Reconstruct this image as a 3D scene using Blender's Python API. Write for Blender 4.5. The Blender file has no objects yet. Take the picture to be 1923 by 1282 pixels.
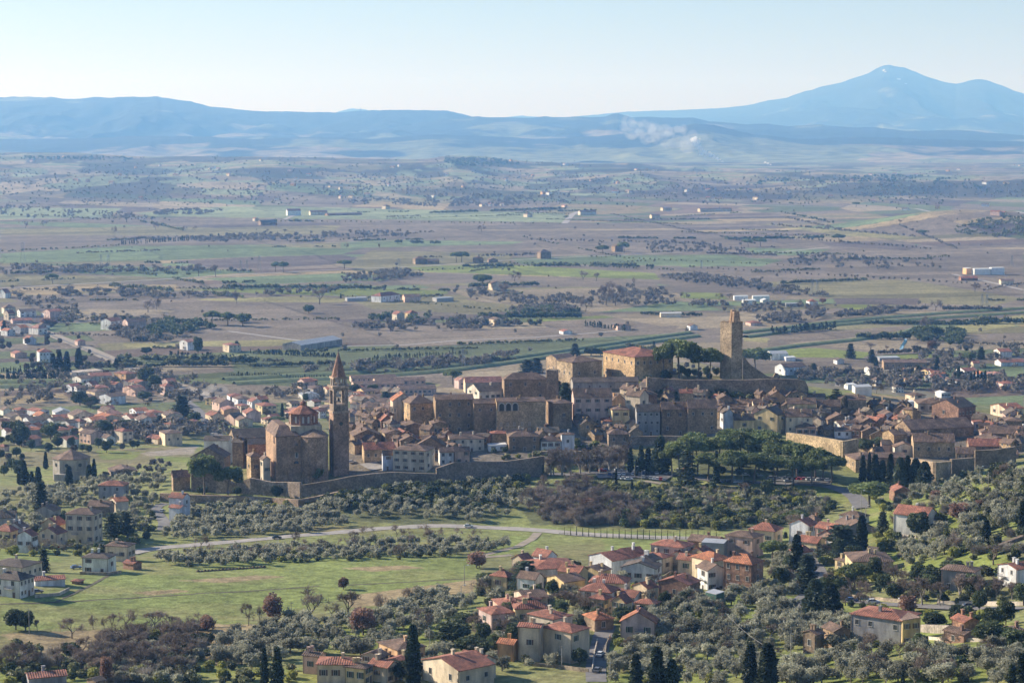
import bpy, math, random
import numpy as np
from mathutils import Vector, Matrix

# ------------------------------------------------------------------ camera, sky, sun, exposure
SC = bpy.context.scene
ROOTC = SC.collection
R = math.radians
FPX, W2, H2, YH, ZC = 4000.0, 961.5, 641.0, 240.0, 235.0      # focal length in photo pixels, photo centre, eye-level row, eye height
PITCH = math.atan((H2 - YH) / FPX)
cam = bpy.data.cameras.new("camera")
cam.sensor_width = 36.0
cam.lens = 36.0 * FPX / 1923.0
cam.clip_start, cam.clip_end = 1.0, 120000.0
camo = bpy.data.objects.new("camera", cam)
ROOTC.objects.link(camo)
camo.location = (0, 0, ZC)
camo.rotation_euler = (math.pi / 2 - PITCH, 0, 0)
SC.camera = camo
SUN_AZ, SUN_EL = 66.0, 25.0           # degrees left of the view direction, degrees up
world = bpy.data.worlds.new("World")
SC.world = world
world.use_nodes = True
nt = world.node_tree
sky = nt.nodes.new("ShaderNodeTexSky")
sky.sky_type = 'NISHITA'
sky.sun_disc = False
sky.sun_elevation = R(SUN_EL)
sky.sun_rotation = R(-SUN_AZ)
sky.altitude = 300
sky.air_density = 1.0
sky.dust_density = 0.3
sky.ozone_density = 4.0
tint = nt.nodes.new("ShaderNodeMix"); tint.data_type = 'RGBA'; tint.blend_type = 'MULTIPLY'
tint.inputs[0].default_value = 1.0; tint.inputs[7].default_value = (0.99, 0.935, 1.0, 1)
nt.links.new(sky.outputs[0], tint.inputs[6])
nt.links.new(tint.outputs[2], nt.nodes["Background"].inputs[0])
nt.nodes["Background"].inputs[1].default_value = 0.086
sl = bpy.data.lights.new("sun", 'SUN')
sl.energy = 5.0
sl.angle = R(0.5)
sl.color = (1.0, 0.93, 0.83)
slo = bpy.data.objects.new("sun", sl)
ROOTC.objects.link(slo)
sdir = Vector((-math.sin(R(SUN_AZ)) * math.cos(R(SUN_EL)), math.cos(R(SUN_AZ)) * math.cos(R(SUN_EL)), math.sin(R(SUN_EL))))
slo.rotation_euler = sdir.to_track_quat('Z', 'Y').to_euler()
SC.view_settings.view_transform = 'Standard'
SC.view_settings.look = 'None'
SC.view_settings.exposure = 0.72
SC.view_settings.gamma = 1.0
SC.render.engine = 'CYCLES'
SC.cycles.max_bounces = 4
SC.cycles.diffuse_bounces = 2
SC.cycles.glossy_bounces = 1
SC.cycles.transmission_bounces = 2
SC.cycles.transparent_max_bounces = 6
SC.cycles.volume_bounces = 3
SC.cycles.use_denoising = True
HAZE = dict(density=6.2e-5, color=(0.195, 0.45, 0.95), aniso=0.2)

rng = np.random.default_rng(7)
rnd = random.Random(11)

# ------------------------------------------------------------------ photo pixel <-> world
cP, sP = math.cos(PITCH), math.sin(PITCH)
def rays(px, py):
    u = (np.asarray(px, float) - W2) / FPX
    v = (np.asarray(py, float) - H2) / FPX
    dy = cP - v * sP
    return u / dy, (-sP - v * cP) / dy          # dx/dY, dz/dY
def at(px, py, Y):
    a, b = rays(px, py)
    return Vector((float(a) * Y, Y, ZC + float(b) * Y))
def project(x, y, z):
    z = z - ZC
    f = y * cP - z * sP
    up = y * sP + z * cP
    return W2 + FPX * x / f, H2 - FPX * up / f

# ------------------------------------------------------------------ terrain
CP = [(0,1282,610),(480,1282,605),(960,1282,600),(1440,1282,570),(1923,1282,520),(1660,1200,640),(1900,1180,590),(1560,1200,640),
(1250,1150,690),(1035,1235,630),(640,1270,610),(0,1200,672),(500,1160,720),(900,1110,755),(200,1180,695),(30,1115,738),(200,1075,800),
(500,1050,850),(850,1040,865),(260,1030,900),(500,1012,930),(780,988,960),(950,992,955),(1100,1003,935),(1300,1010,915),(160,1012,920),
(0,1000,945),(0,940,1080),(130,905,1250),(0,880,1350),(300,860,1380),(0,820,1550),(300,790,1660),(450,770,1760),(0,770,1765),(290,950,1040),
(330,928,1060),(400,926,1062),(560,934,1042),(500,903,1075),(600,907,1070),(650,892,1085),(700,915,1040),(740,880,1085),(850,868,1095),
(950,862,1095),(850,907,1055),(960,895,1062),(600,965,995),(700,940,1015),(1050,960,985),(1150,900,1045),(1250,870,1085),(1250,950,990),
(1400,900,1040),(1500,905,1030),(1450,950,985),(1620,930,1000),(1550,965,955),(1500,1000,900),(1300,1080,800),(1560,1060,800),(1600,1110,740),
(1800,1095,700),(1900,1100,680),(1700,960,880),(1800,930,875),(1923,880,860),(1800,1020,780),(1923,1020,730),(1700,1050,800),(1750,905,1020),
(1820,870,1060),(1900,850,1080),(1700,845,1100),(1600,845,1100),(1800,790,1170),(1650,790,1170),(1550,800,1150),(1700,760,1230),(1900,800,1160),
(700,830,1130),(700,790,1180),(800,812,1150),(900,750,1210),(1000,750,1205),(1130,795,1155),(1100,835,1120),(1250,812,1140),(1400,815,1130),
(1300,748,1195),(1380,715,1225),(1200,710,1230),(1100,715,1225),(1500,742,1200),(1035,1135,712),(1030,1080,800),(1250,1040,855),(1080,1050,850),
(1400,1060,820),(1420,1120,725),(1150,1210,650),(1320,1230,630)]
CW = [(-300,300,110),(0,300,105),(300,300,125),(0,0,226),(-300,0,200),(300,0,226),(-300,450,84),(0,450,84),(220,420,106),
(-130,1150,58),(-130,1260,38),(-130,1450,12),(-70,1300,50),(-70,1500,12),(30,1290,74),(30,1400,45),(30,1600,8),(110,1290,84),(110,1400,52),(110,1600,10),
(220,1290,74),(220,1400,52),(240,1600,15),(300,1260,70),(300,1400,48),(330,1600,12),(-400,1760,0),(-200,1800,0),(0,1760,0),(200,1780,0),(400,1780,0),
(-450,1000,50),(-450,700,75),(360,700,110),(420,950,100),(420,1150,72),(-450,1300,22),
(-500,2100,0),(-250,2100,0),(0,2100,0),(250,2100,0),(500,2100,0),(-600,2600,0),(-200,2600,0),(200,2600,0),(600,2600,0)]
ctr = np.array([tuple(at(*c)) for c in CP] + CW, float)
XY, ZZ = ctr[:, :2], ctr[:, 2]
def _ker(a, b):
    d = np.sqrt(((a[:, None, 0] - b[None, :, 0])) ** 2 + ((a[:, None, 1] - b[None, :, 1]) * 1.0) ** 2)
    return np.sqrt(d * d + 12.0 ** 2)
_K = _ker(XY, XY)
_A = np.block([[_K + np.eye(len(XY)) * -0.8, np.ones((len(XY), 1))], [np.ones((1, len(XY))), np.zeros((1, 1))]])
_w = np.linalg.solve(_A, np.append(ZZ, 0))
def smooth(a, b, t):
    s = np.clip((t - a) / (b - a), 0, 1)
    return s * s * (3 - 2 * s)
def _hash(ix, iy, seed):
    h = np.sin(ix * 127.1 + iy * 311.7 + seed * 74.7) * 43758.5453
    return h - np.floor(h)
def vnoise(x, y, seed=0):
    ix, iy = np.floor(x), np.floor(y)
    fx, fy = x - ix, y - iy
    fx, fy = fx * fx * (3 - 2 * fx), fy * fy * (3 - 2 * fy)
    a, b = _hash(ix, iy, seed), _hash(ix + 1, iy, seed)
    c, d = _hash(ix, iy + 1, seed), _hash(ix + 1, iy + 1, seed)
    return (a * (1 - fx) + b * fx) * (1 - fy) + (c * (1 - fx) + d * fx) * fy
def fbm(x, y, seed=0, o=4):
    s, a, t = 0, 0.5, 0
    for k in range(o):
        s = s + a * vnoise(x * 2 ** k, y * 2 ** k, seed + k); t += a; a *= 0.5
    return s / t
CREST = np.array([(-900,292),(0,290),(130,289),(260,296),(480,292),(640,299),(750,302),(800,301),(850,294),(890,295),(940,302),(1000,308),(1180,313),(1240,321),(1280,325),(1450,324),(1560,321),(1700,322),(1800,324),(2900,328)], float)
_GS = 4.0
_GX, _GY = np.arange(-800, 804, _GS), np.arange(0, 2404, _GS)
def _near_grid():
    X, Y = np.meshgrid(_GX, _GY)
    p = np.stack([X.ravel(), Y.ravel()], 1); zz = np.empty(len(p))
    for i in range(0, len(p), 40000):
        zz[i:i + 40000] = _ker(p[i:i + 40000], XY) @ _w[:-1] + _w[-1]
    zz += (fbm(p[:, 0] / 22, p[:, 1] / 22, 3) - 0.5) * 1.6 * smooth(1800, 1200, p[:, 1])
    return (zz * smooth(2350, 1750, p[:, 1])).reshape(X.shape)
_GZ = _near_grid()
def zt(x, y):
    """Height of the ground at x, y (numpy arrays)."""
    x = np.atleast_1d(np.asarray(x, float)); y = np.atleast_1d(np.asarray(y, float))
    z = np.zeros_like(x)
    near = y < 2400
    if near.any():
        gx = np.clip((x[near] - _GX[0]) / _GS, 0, len(_GX) - 1.001); gy = np.clip((y[near] - _GY[0]) / _GS, 0, len(_GY) - 1.001)
        ix, iy = gx.astype(int), gy.astype(int); fx, fy = gx - ix, gy - iy
        z[near] = (_GZ[iy, ix] * (1 - fx) + _GZ[iy, ix + 1] * fx) * (1 - fy) + (_GZ[iy + 1, ix] * (1 - fx) + _GZ[iy + 1, ix + 1] * fx) * fy
    far = y > 4000
    if far.any():
        X, Y = x[far], y[far]
        px = W2 + FPX * X / Y
        zc = ZC - 10500 * (np.interp(px, CREST[:, 0], CREST[:, 1]) - 240) / FPX
        env = smooth(6500, 10500, Y) * smooth(13500, 11000, Y)
        n = fbm(X / 900, Y / 900, 21) - 0.5
        h = env * (zc - 8) + n * 120 * smooth(6500, 8500, Y) * smooth(13500, 11000, Y) * (1 - 0.75 * smooth(9500, 10500, Y) * smooth(11500, 10500, Y))
        h = np.maximum(h, -1)
        h = h + 34 * np.exp(-((X - 1190) / 330) ** 2 - ((Y - 4900) / 260) ** 2) + 20 * np.exp(-((X - 1000) / 200) ** 2 - ((Y - 5000) / 180) ** 2)
        z[far] = h
    return z
_YS = np.concatenate([np.arange(400, 1500, 4.0), np.geomspace(1500, 16000, 500)])
def hits(px, py):
    """World points where the photo's pixels meet the ground."""
    px = np.atleast_1d(np.asarray(px, float)); py = np.atleast_1d(np.asarray(py, float))
    a, b = rays(px, py)
    out = np.empty((len(px), 3))
    for i in range(0, len(px), 200):
        aa, bb = a[i:i + 200], b[i:i + 200]
        g = zt((aa[:, None] * _YS).ravel(), np.tile(_YS, len(aa))).reshape(len(aa), -1)
        below = (ZC + bb[:, None] * _YS) < g
        k = np.where(below.any(1), below.argmax(1), len(_YS) - 1)
        k = np.maximum(k, 1)
        r = np.arange(len(aa))
        f0 = ZC + bb * _YS[k - 1] - g[r, k - 1]; f1 = ZC + bb * _YS[k] - g[r, k]
        t = np.clip(f0 / (f0 - f1 + 1e-9), 0, 1)
        Y = _YS[k - 1] + t * (_YS[k] - _YS[k - 1])
        out[i:i + 200, 0] = aa * Y; out[i:i + 200, 1] = Y
        out[i:i + 200, 2] = zt(aa * Y, Y)
    return out
def hit(px, py):
    return Vector(hits([px], [py])[0])
def zat(x, y):
    return float(zt([x], [y])[0])

# ------------------------------------------------------------------ object helpers
def mesh(name, V, F, mats=(), MI=None, smooth_=False):
    m = bpy.data.meshes.new(name)
    m.from_pydata([tuple(v) for v in V], [], [tuple(f) for f in F])
    for a in mats:
        m.materials.append(a)
    if MI is not None:
        m.polygons.foreach_set("material_index", np.asarray(MI, np.int32))
    if smooth_:
        m.polygons.foreach_set("use_smooth", np.ones(len(m.polygons), bool))
    m.update()
    return m
def qmesh(name, V, mats=(), MI=None, smooth_=False, F=None):
    """Fast mesh of separate quads (V is n*4 x 3) or of the quads F."""
    V = np.asarray(V, np.float32)
    if F is None:
        F = np.arange(len(V)).reshape(-1, 4)
    n = len(F)
    m = bpy.data.meshes.new(name)
    m.vertices.add(len(V)); m.vertices.foreach_set("co", V.ravel())
    m.loops.add(n * 4); m.loops.foreach_set("vertex_index", np.asarray(F, np.int32).ravel())
    m.polygons.add(n); m.polygons.foreach_set("loop_start", np.arange(0, n * 4, 4, dtype=np.int32))
    m.polygons.foreach_set("loop_total", np.full(n, 4, np.int32))
    for a in mats:
        m.materials.append(a)
    if MI is not None:
        m.polygons.foreach_set("material_index", np.asarray(MI, np.int32))
    if smooth_:
        m.polygons.foreach_set("use_smooth", np.ones(n, bool))
    m.update(calc_edges=True)
    return m
def obj(name, me, parent=None, loc=None, rz=None, color=None):
    o = bpy.data.objects.new(name, me)
    ROOTC.objects.link(o)
    if parent is not None:
        o.parent = parent
    if loc is not None:
        o.location = loc
    if rz is not None:
        o.rotation_euler = (0, 0, rz)
    if color is not None:
        o.color = (*color[:3], 1)
    return o
THINGS = []          # (object, base phrase, category noun, landmark?)  labels are settled at the end
def thing(o, base, cat, group=None, mark=None, fixed=False):
    o['category'] = cat
    if group:
        o['group'] = group
    o['label'] = base
    THINGS.append((o, base, cat, mark, fixed))
    return o
def struct(o, kind='structure'):
    o['kind'] = kind
    return o

class MB:
    """Collects boxes, prisms and polygons for one mesh."""
    def __init__(s):
        s.v, s.f, s.m = [], [], []
    def poly(s, pts, m=0):
        n = len(s.v); s.v += [tuple(p) for p in pts]; s.f.append(tuple(range(n, n + len(pts)))); s.m.append(m)
    def box(s, x0, x1, y0, y1, z0, z1, m=0):
        n = len(s.v)
        s.v += [(x0,y0,z0),(x1,y0,z0),(x1,y1,z0),(x0,y1,z0),(x0,y0,z1),(x1,y0,z1),(x1,y1,z1),(x0,y1,z1)]
        for q in ((0,3,2,1),(4,5,6,7),(0,1,5,4),(1,2,6,5),(2,3,7,6),(3,0,4,7)):
            s.f.append(tuple(n + i for i in q)); s.m.append(m)
    def prism(s, pts, z0, z1, m=0, top=None, cap=True):
        """Vertical prism over the outline pts (counter-clockwise); top: another outline for the upper end."""
        n = len(s.v); k = len(pts); top = top or pts
        s.v += [(p[0], p[1], z0) for p in pts] + [(p[0], p[1], z1) for p in top]
        for i in range(k):
            j = (i + 1) % k
            s.f.append((n + i, n + j, n + k + j, n + k + i)); s.m.append(m)
        if cap:
            s.f.append(tuple(n + k + i for i in range(k))); s.m.append(m)
            s.f.append(tuple(n + i for i in reversed(range(k)))); s.m.append(m)
    def cone(s, pts, z0, apex, m=0):
        for i in range(len(pts)):
            a, b = pts[i], pts[(i + 1) % len(pts)]
            s.poly([(a[0], a[1], z0), (b[0], b[1], z0), apex], m)
    def tube(s, p, q, r0, r1, k=6, m=0):
        p, q = Vector(p), Vector(q)
        d = (q - p)
        if d.length < 1e-6:
            return
        d.normalize()
        a = d.orthogonal().normalized(); b = d.cross(a)
        n = len(s.v)
        for c, r in ((p, r0), (q, r1)):
            for i in range(k):
                t = 2 * math.pi * i / k
                s.v.append(tuple(c + (a * math.cos(t) + b * math.sin(t)) * r))
        for i in range(k):
            j = (i + 1) % k
            s.f.append((n + i, n + j, n + k + j, n + k + i)); s.m.append(m)
        s.f.append(tuple(n + k + i for i in range(k))); s.m.append(m)
    def slab(s, polys, t, m=0):
        """Roof slab: top polygons, the same lowered by t, and the rim between them."""
        from collections import Counter
        e = Counter()
        key = lambda p: tuple(round(c, 4) for c in p)
        for P in polys:
            s.poly(P, m)
            s.poly([(p[0], p[1], p[2] - t) for p in reversed(P)], m)
            for i in range(len(P)):
                a, b = key(P[i]), key(P[(i + 1) % len(P)])
                e[(a, b)] += 1
        for (a, b) in e:
            if (b, a) not in e:
                s.poly([a, (a[0], a[1], a[2] - t), (b[0], b[1], b[2] - t), b], m)
    def build(s, name, mats, smooth_=False):
        return mesh(name, s.v, s.f, mats, s.m, smooth_)
def ngon(r, k, ph=0.0, cx=0, cy=0):
    return [(cx + r * math.cos(2 * math.pi * i / k + ph), cy + r * math.sin(2 * math.pi * i / k + ph)) for i in range(k)]
# ------------------------------------------------------------------ materials
def mat(name):
    m = bpy.data.materials.new(name); m.use_nodes = True
    n = m.node_tree.nodes; l = m.node_tree.links
    return m, n, l, n["Principled BSDF"]
def plain(name, col, rough=0.8, metal=0.0, noise=0.0, scale=3.0):
    m, n, l, b = mat(name)
    b.inputs['Roughness'].default_value = rough; b.inputs['Metallic'].default_value = metal
    b.inputs['Base Color'].default_value = (*col, 1)
    if noise:
        tc = n.new("ShaderNodeTexCoord"); nz = n.new("ShaderNodeTexNoise"); nz.inputs['Scale'].default_value = scale
        nz.inputs['Detail'].default_value = 4
        l.new(tc.outputs['Object'], nz.inputs['Vector'])
        r = n.new("ShaderNodeMapRange"); r.inputs[1].default_value = .3; r.inputs[2].default_value = .7
        r.inputs[3].default_value = 1 - noise; r.inputs[4].default_value = 1 + noise
        l.new(nz.outputs[0], r.inputs[0])
        mx = n.new("ShaderNodeVectorMath"); mx.operation = 'SCALE'; mx.inputs[0].default_value = col
        l.new(r.outputs[0], mx.inputs['Scale']); l.new(mx.outputs[0], b.inputs['Base Color'])
    return m
def objcol(name, specks, rough=0.9, streak=False, blocks=False):
    """Plaster or stone that takes the object's own colour, with stains; specks: [(scale, low, high), ...]."""
    m, n, l, b = mat(name)
    b.inputs['Roughness'].default_value = rough
    oi = n.new("ShaderNodeObjectInfo"); tc = n.new("ShaderNodeTexCoord")
    cur = oi.outputs['Color']
    vec = tc.outputs['Object']
    add = n.new("ShaderNodeVectorMath"); add.operation = 'ADD'
    rv = n.new("ShaderNodeVectorMath"); rv.operation = 'SCALE'; rv.inputs[0].default_value = (91, 57, 33)
    l.new(oi.outputs['Random'], rv.inputs['Scale']); l.new(vec, add.inputs[0]); l.new(rv.outputs[0], add.inputs[1])
    for i, (sc, lo, hi) in enumerate(specks):
        mp = n.new("ShaderNodeMapping"); mp.inputs['Scale'].default_value = (sc, sc, sc * (0.25 if streak and i == 0 else 1))
        l.new(add.outputs[0], mp.inputs[0])
        nz = n.new("ShaderNodeTexNoise"); nz.inputs['Scale'].default_value = 1; nz.inputs['Detail'].default_value = 5
        l.new(mp.outputs[0], nz.inputs['Vector'])
        r = n.new("ShaderNodeMapRange"); r.inputs[1].default_value = .34; r.inputs[2].default_value = .66
        r.inputs[3].default_value = lo; r.inputs[4].default_value = hi
        l.new(nz.outputs[0], r.inputs[0])
        v = n.new("ShaderNodeVectorMath"); v.operation = 'SCALE'
        l.new(cur, v.inputs[0]); l.new(r.outputs[0], v.inputs['Scale']); cur = v.outputs[0]
    if blocks:
        vo = n.new("ShaderNodeTexVoronoi"); vo.inputs['Scale'].default_value = 1.5
        l.new(add.outputs[0], vo.inputs['Vector'])
        sp = n.new("ShaderNodeSeparateColor"); l.new(vo.outputs['Color'], sp.inputs[0])
        r = n.new("ShaderNodeMapRange"); r.inputs[3].default_value = .68; r.inputs[4].default_value = 1.3
        l.new(sp.outputs[0], r.inputs[0])
        v = n.new("ShaderNodeVectorMath"); v.operation = 'SCALE'
        l.new(cur, v.inputs[0]); l.new(r.outputs[0], v.inputs['Scale']); cur = v.outputs[0]
    l.new(cur, b.inputs['Base Color'])
    return m
M = {}
M['plaster'] = objcol('plaster', [(0.5, .62, 1.12), (0.13, .8, 1.14), (2.5, .9, 1.08)], streak=True)
M['stone'] = objcol('stone', [(0.13, .62, 1.3), (0.9, .78, 1.2)], blocks=True)
def roofmat():
    m, n, l, b = mat('roof_tiles')
    b.inputs['Roughness'].default_value = 0.85
    oi = n.new("ShaderNodeObjectInfo"); tc = n.new("ShaderNodeTexCoord")
    sp = n.new("ShaderNodeSeparateXYZ"); l.new(tc.outputs['Object'], sp.inputs[0])
    sn = n.new("ShaderNodeSeparateXYZ"); l.new(tc.outputs['Normal'], sn.inputs[0])
    ax = n.new("ShaderNodeMath"); ax.operation = 'ABSOLUTE'; l.new(sn.outputs[0], ax.inputs[0])
    ay = n.new("ShaderNodeMath"); ay.operation = 'ABSOLUTE'; l.new(sn.outputs[1], ay.inputs[0])
    gt = n.new("ShaderNodeMath"); gt.operation = 'GREATER_THAN'; l.new(ax.outputs[0], gt.inputs[0]); l.new(ay.outputs[0], gt.inputs[1])
    mx = n.new("ShaderNodeMix"); l.new(gt.outputs[0], mx.inputs['Factor']); l.new(sp.outputs[0], mx.inputs[2]); l.new(sp.outputs[1], mx.inputs[3])
    mu = n.new("ShaderNodeMath"); mu.operation = 'MULTIPLY'; mu.inputs[1].default_value = 2 * math.pi / 0.7; l.new(mx.outputs[0], mu.inputs[0])
    si = n.new("ShaderNodeMath"); si.operation = 'SINE'; l.new(mu.outputs[0], si.inputs[0])
    r0 = n.new("ShaderNodeMapRange"); r0.inputs[1].default_value = -1; r0.inputs[2].default_value = 1
    r0.inputs[3].default_value = .76; r0.inputs[4].default_value = 1.14; l.new(si.outputs[0], r0.inputs[0])
    cur = oi.outputs['Color']
    add = n.new("ShaderNodeVectorMath"); add.operation = 'ADD'
    rv = n.new("ShaderNodeVectorMath"); rv.operation = 'SCALE'; rv.inputs[0].default_value = (91, 57, 33)
    l.new(oi.outputs['Random'], rv.inputs['Scale']); l.new(tc.outputs['Object'], add.inputs[0]); l.new(rv.outputs[0], add.inputs[1])
    for sc, lo, hi in ((1.6, .6, 1.4), (0.3, .6, 1.38)):
        nz = n.new("ShaderNodeTexNoise"); nz.inputs['Scale'].default_value = sc; nz.inputs['Detail'].default_value = 5
        l.new(add.outputs[0], nz.inputs['Vector'])
        r = n.new("ShaderNodeMapRange"); r.inputs[1].default_value = .34; r.inputs[2].default_value = .66
        r.inputs[3].default_value = lo; r.inputs[4].default_value = hi; l.new(nz.outputs[0], r.inputs[0])
        v = n.new("ShaderNodeVectorMath"); v.operation = 'SCALE'; l.new(cur, v.inputs[0]); l.new(r.outputs[0], v.inputs['Scale']); cur = v.outputs[0]
    # lichen: patches of grey-yellow on old tiles
    nz = n.new("ShaderNodeTexNoise"); nz.inputs['Scale'].default_value = .9; nz.inputs['Detail'].default_value = 6
    l.new(add.outputs[0], nz.inputs['Vector'])
    r = n.new("ShaderNodeMapRange"); r.inputs[1].default_value = .55; r.inputs[2].default_value = .75; r.inputs[3].default_value = 0; r.inputs[4].default_value = .55
    l.new(nz.outputs[0], r.inputs[0])
    lm = n.new("ShaderNodeMix"); lm.data_type = 'RGBA'; l.new(r.outputs[0], lm.inputs[0]); l.new(cur, lm.inputs[6]); lm.inputs[7].default_value = (.15, .122, .088, 1)
    v = n.new("ShaderNodeVectorMath"); v.operation = 'SCALE'; l.new(lm.outputs[2], v.inputs[0]); l.new(r0.outputs[0], v.inputs['Scale'])
    l.new(v.outputs[0], b.inputs['Base Color'])
    bp = n.new("ShaderNodeBump"); bp.inputs['Strength'].default_value = .5; bp.inputs['Distance'].default_value = .1
    l.new(si.outputs[0], bp.inputs['Height']); l.new(bp.outputs[0], b.inputs['Normal'])
    return m
M['roof'] = roofmat()
def leafmat(name, c0, c1, trans=0.25, rough=.6, random=.35):
    """Leaves: colour varies from clump to clump and from tree to tree."""
    m, n, l, b = mat(name)
    b.inputs['Roughness'].default_value = rough
    b.inputs['Specular IOR Level'].default_value = .3
    oi = n.new("ShaderNodeObjectInfo"); tc = n.new("ShaderNodeTexCoord")
    nz = n.new("ShaderNodeTexNoise"); nz.inputs['Scale'].default_value = .9; nz.inputs['Detail'].default_value = 3
    l.new(tc.outputs['Object'], nz.inputs['Vector'])
    ge = n.new("ShaderNodeNewGeometry")
    a = n.new("ShaderNodeMath"); a.operation = 'MULTIPLY_ADD'; l.new(ge.outputs['Random Per Island'], a.inputs[0]); a.inputs[1].default_value = .5; l.new(nz.outputs[0], a.inputs[2])
    r = n.new("ShaderNodeMapRange"); r.inputs[1].default_value = .4; r.inputs[2].default_value = 1.1; l.new(a.outputs[0], r.inputs[0])
    mx = n.new("ShaderNodeMix"); mx.data_type = 'RGBA'; l.new(r.outputs[0], mx.inputs[0]); mx.inputs[6].default_value = (*c0, 1); mx.inputs[7].default_value = (*c1, 1)
    rr = n.new("ShaderNodeMapRange"); rr.inputs[3].default_value = 1 - random; rr.inputs[4].default_value = 1 + random; l.new(oi.outputs['Random'], rr.inputs[0])
    v = n.new("ShaderNodeVectorMath"); v.operation = 'SCALE'; l.new(mx.outputs[2], v.inputs[0]); l.new(rr.outputs[0], v.inputs['Scale'])
    n2 = n.new("ShaderNodeTexNoise"); n2.inputs['Scale'].default_value = .11; n2.inputs['Detail'].default_value = 3
    l.new(ge.outputs['Position'], n2.inputs['Vector'])
    r2 = n.new("ShaderNodeMapRange"); r2.inputs[1].default_value = .34; r2.inputs[2].default_value = .66; r2.inputs[3].default_value = .62; r2.inputs[4].default_value = 1.38; l.new(n2.outputs[0], r2.inputs[0])
    v2 = n.new("ShaderNodeVectorMath"); v2.operation = 'SCALE'; l.new(v.outputs[0], v2.inputs[0]); l.new(r2.outputs[0], v2.inputs['Scale']); v = v2
    l.new(v.outputs[0], b.inputs['Base Color'])
    if trans:
        t = n.new("ShaderNodeBsdfTranslucent"); l.new(v.outputs[0], t.inputs[0])
        ms = n.new("ShaderNodeMixShader"); ms.inputs[0].default_value = trans
        l.new(b.outputs[0], ms.inputs[1]); l.new(t.outputs[0], ms.inputs[2])
        l.new(ms.outputs[0], n["Material Output"].inputs[0])
    return m
M['olive'] = leafmat('olive_leaves', (.20, .205, .145), (.42, .41, .31), .45)
M['cypress'] = leafmat('cypress_needles', (.02, .034, .018), (.06, .075, .035), .2)
M['pine'] = leafmat('pine_needles', (.08, .12, .045), (.24, .27, .10), .42, random=.15)
M['conifer'] = leafmat('conifer_needles', (.04, .06, .04), (.10, .125, .075), .3)
M['holm'] = leafmat('evergreen_leaves', (.045, .07, .032), (.13, .15, .07), .35)
M['russet'] = leafmat('russet_leaves', (.20, .12, .092), (.34, .215, .165), .45)
M['twig'] = leafmat('bare_twigs', (.155, .12, .098), (.27, .215, .175), .2, .9)
M['scrub'] = leafmat('scrub_twigs', (.20, .178, .150), (.36, .325, .275), .3, .9, random=.4)
M['brush'] = leafmat('brush_leaves', (.10, .115, .06), (.25, .25, .13), .4, random=.45)
M['yellow_bush'] = leafmat('yellow_green_leaves', (.20, .22, .06), (.34, .33, .10), .4)
M['bark'] = plain('bark', (.14, .11, .085), .9, 0, .35, 3)
M['pale_bark'] = plain('pale_bark', (.30, .27, .23), .9, 0, .3, 3)
M['glass'] = plain('window_glass', (.028, .034, .04), .15)
M['shutter_brown'] = plain('brown_shutter', (.10, .055, .035), .6)
M['shutter_green'] = plain('green_shutter', (.035, .075, .05), .6)
M['frame'] = plain('pale_frame', (.5, .47, .42), .7)
M['door'] = plain('wooden_door', (.11, .065, .04), .6)
M['asphalt'] = plain('asphalt', (.17, .16, .155), .9, 0, .25, .35)
M['pale_road'] = plain('pale_road', (.34, .31, .28), .9, 0, .2, .3)
M['dirt'] = plain('dirt_track', (.30, .25, .19), .95, 0, .25, .3)
M['line'] = plain('road_paint', (.75, .75, .72), .7)
M['metal'] = plain('grey_metal', (.32, .33, .34), .45, .6)
M['dark_metal'] = plain('dark_metal', (.05, .05, .055), .5, .5)
M['sheet'] = objcol('sheet_metal', [(.4, .85, 1.08)], .5)
M['concrete'] = plain('concrete', (.36, .34, .31), .9, 0, .2, .5)
M['tyre'] = plain('tyre', (.015, .015, .016), .8)
M['rim'] = plain('wheel_rim', (.5, .5, .52), .35, .8)
M['solar'] = plain('solar_panel', (.12, .17, .26), .12, .2)
M['paint'] = objcol('car_paint', [(.2, .98, 1.02)], .3)
M['lamp'] = plain('lamp_glass', (.8, .8, .76), .2)

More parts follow.
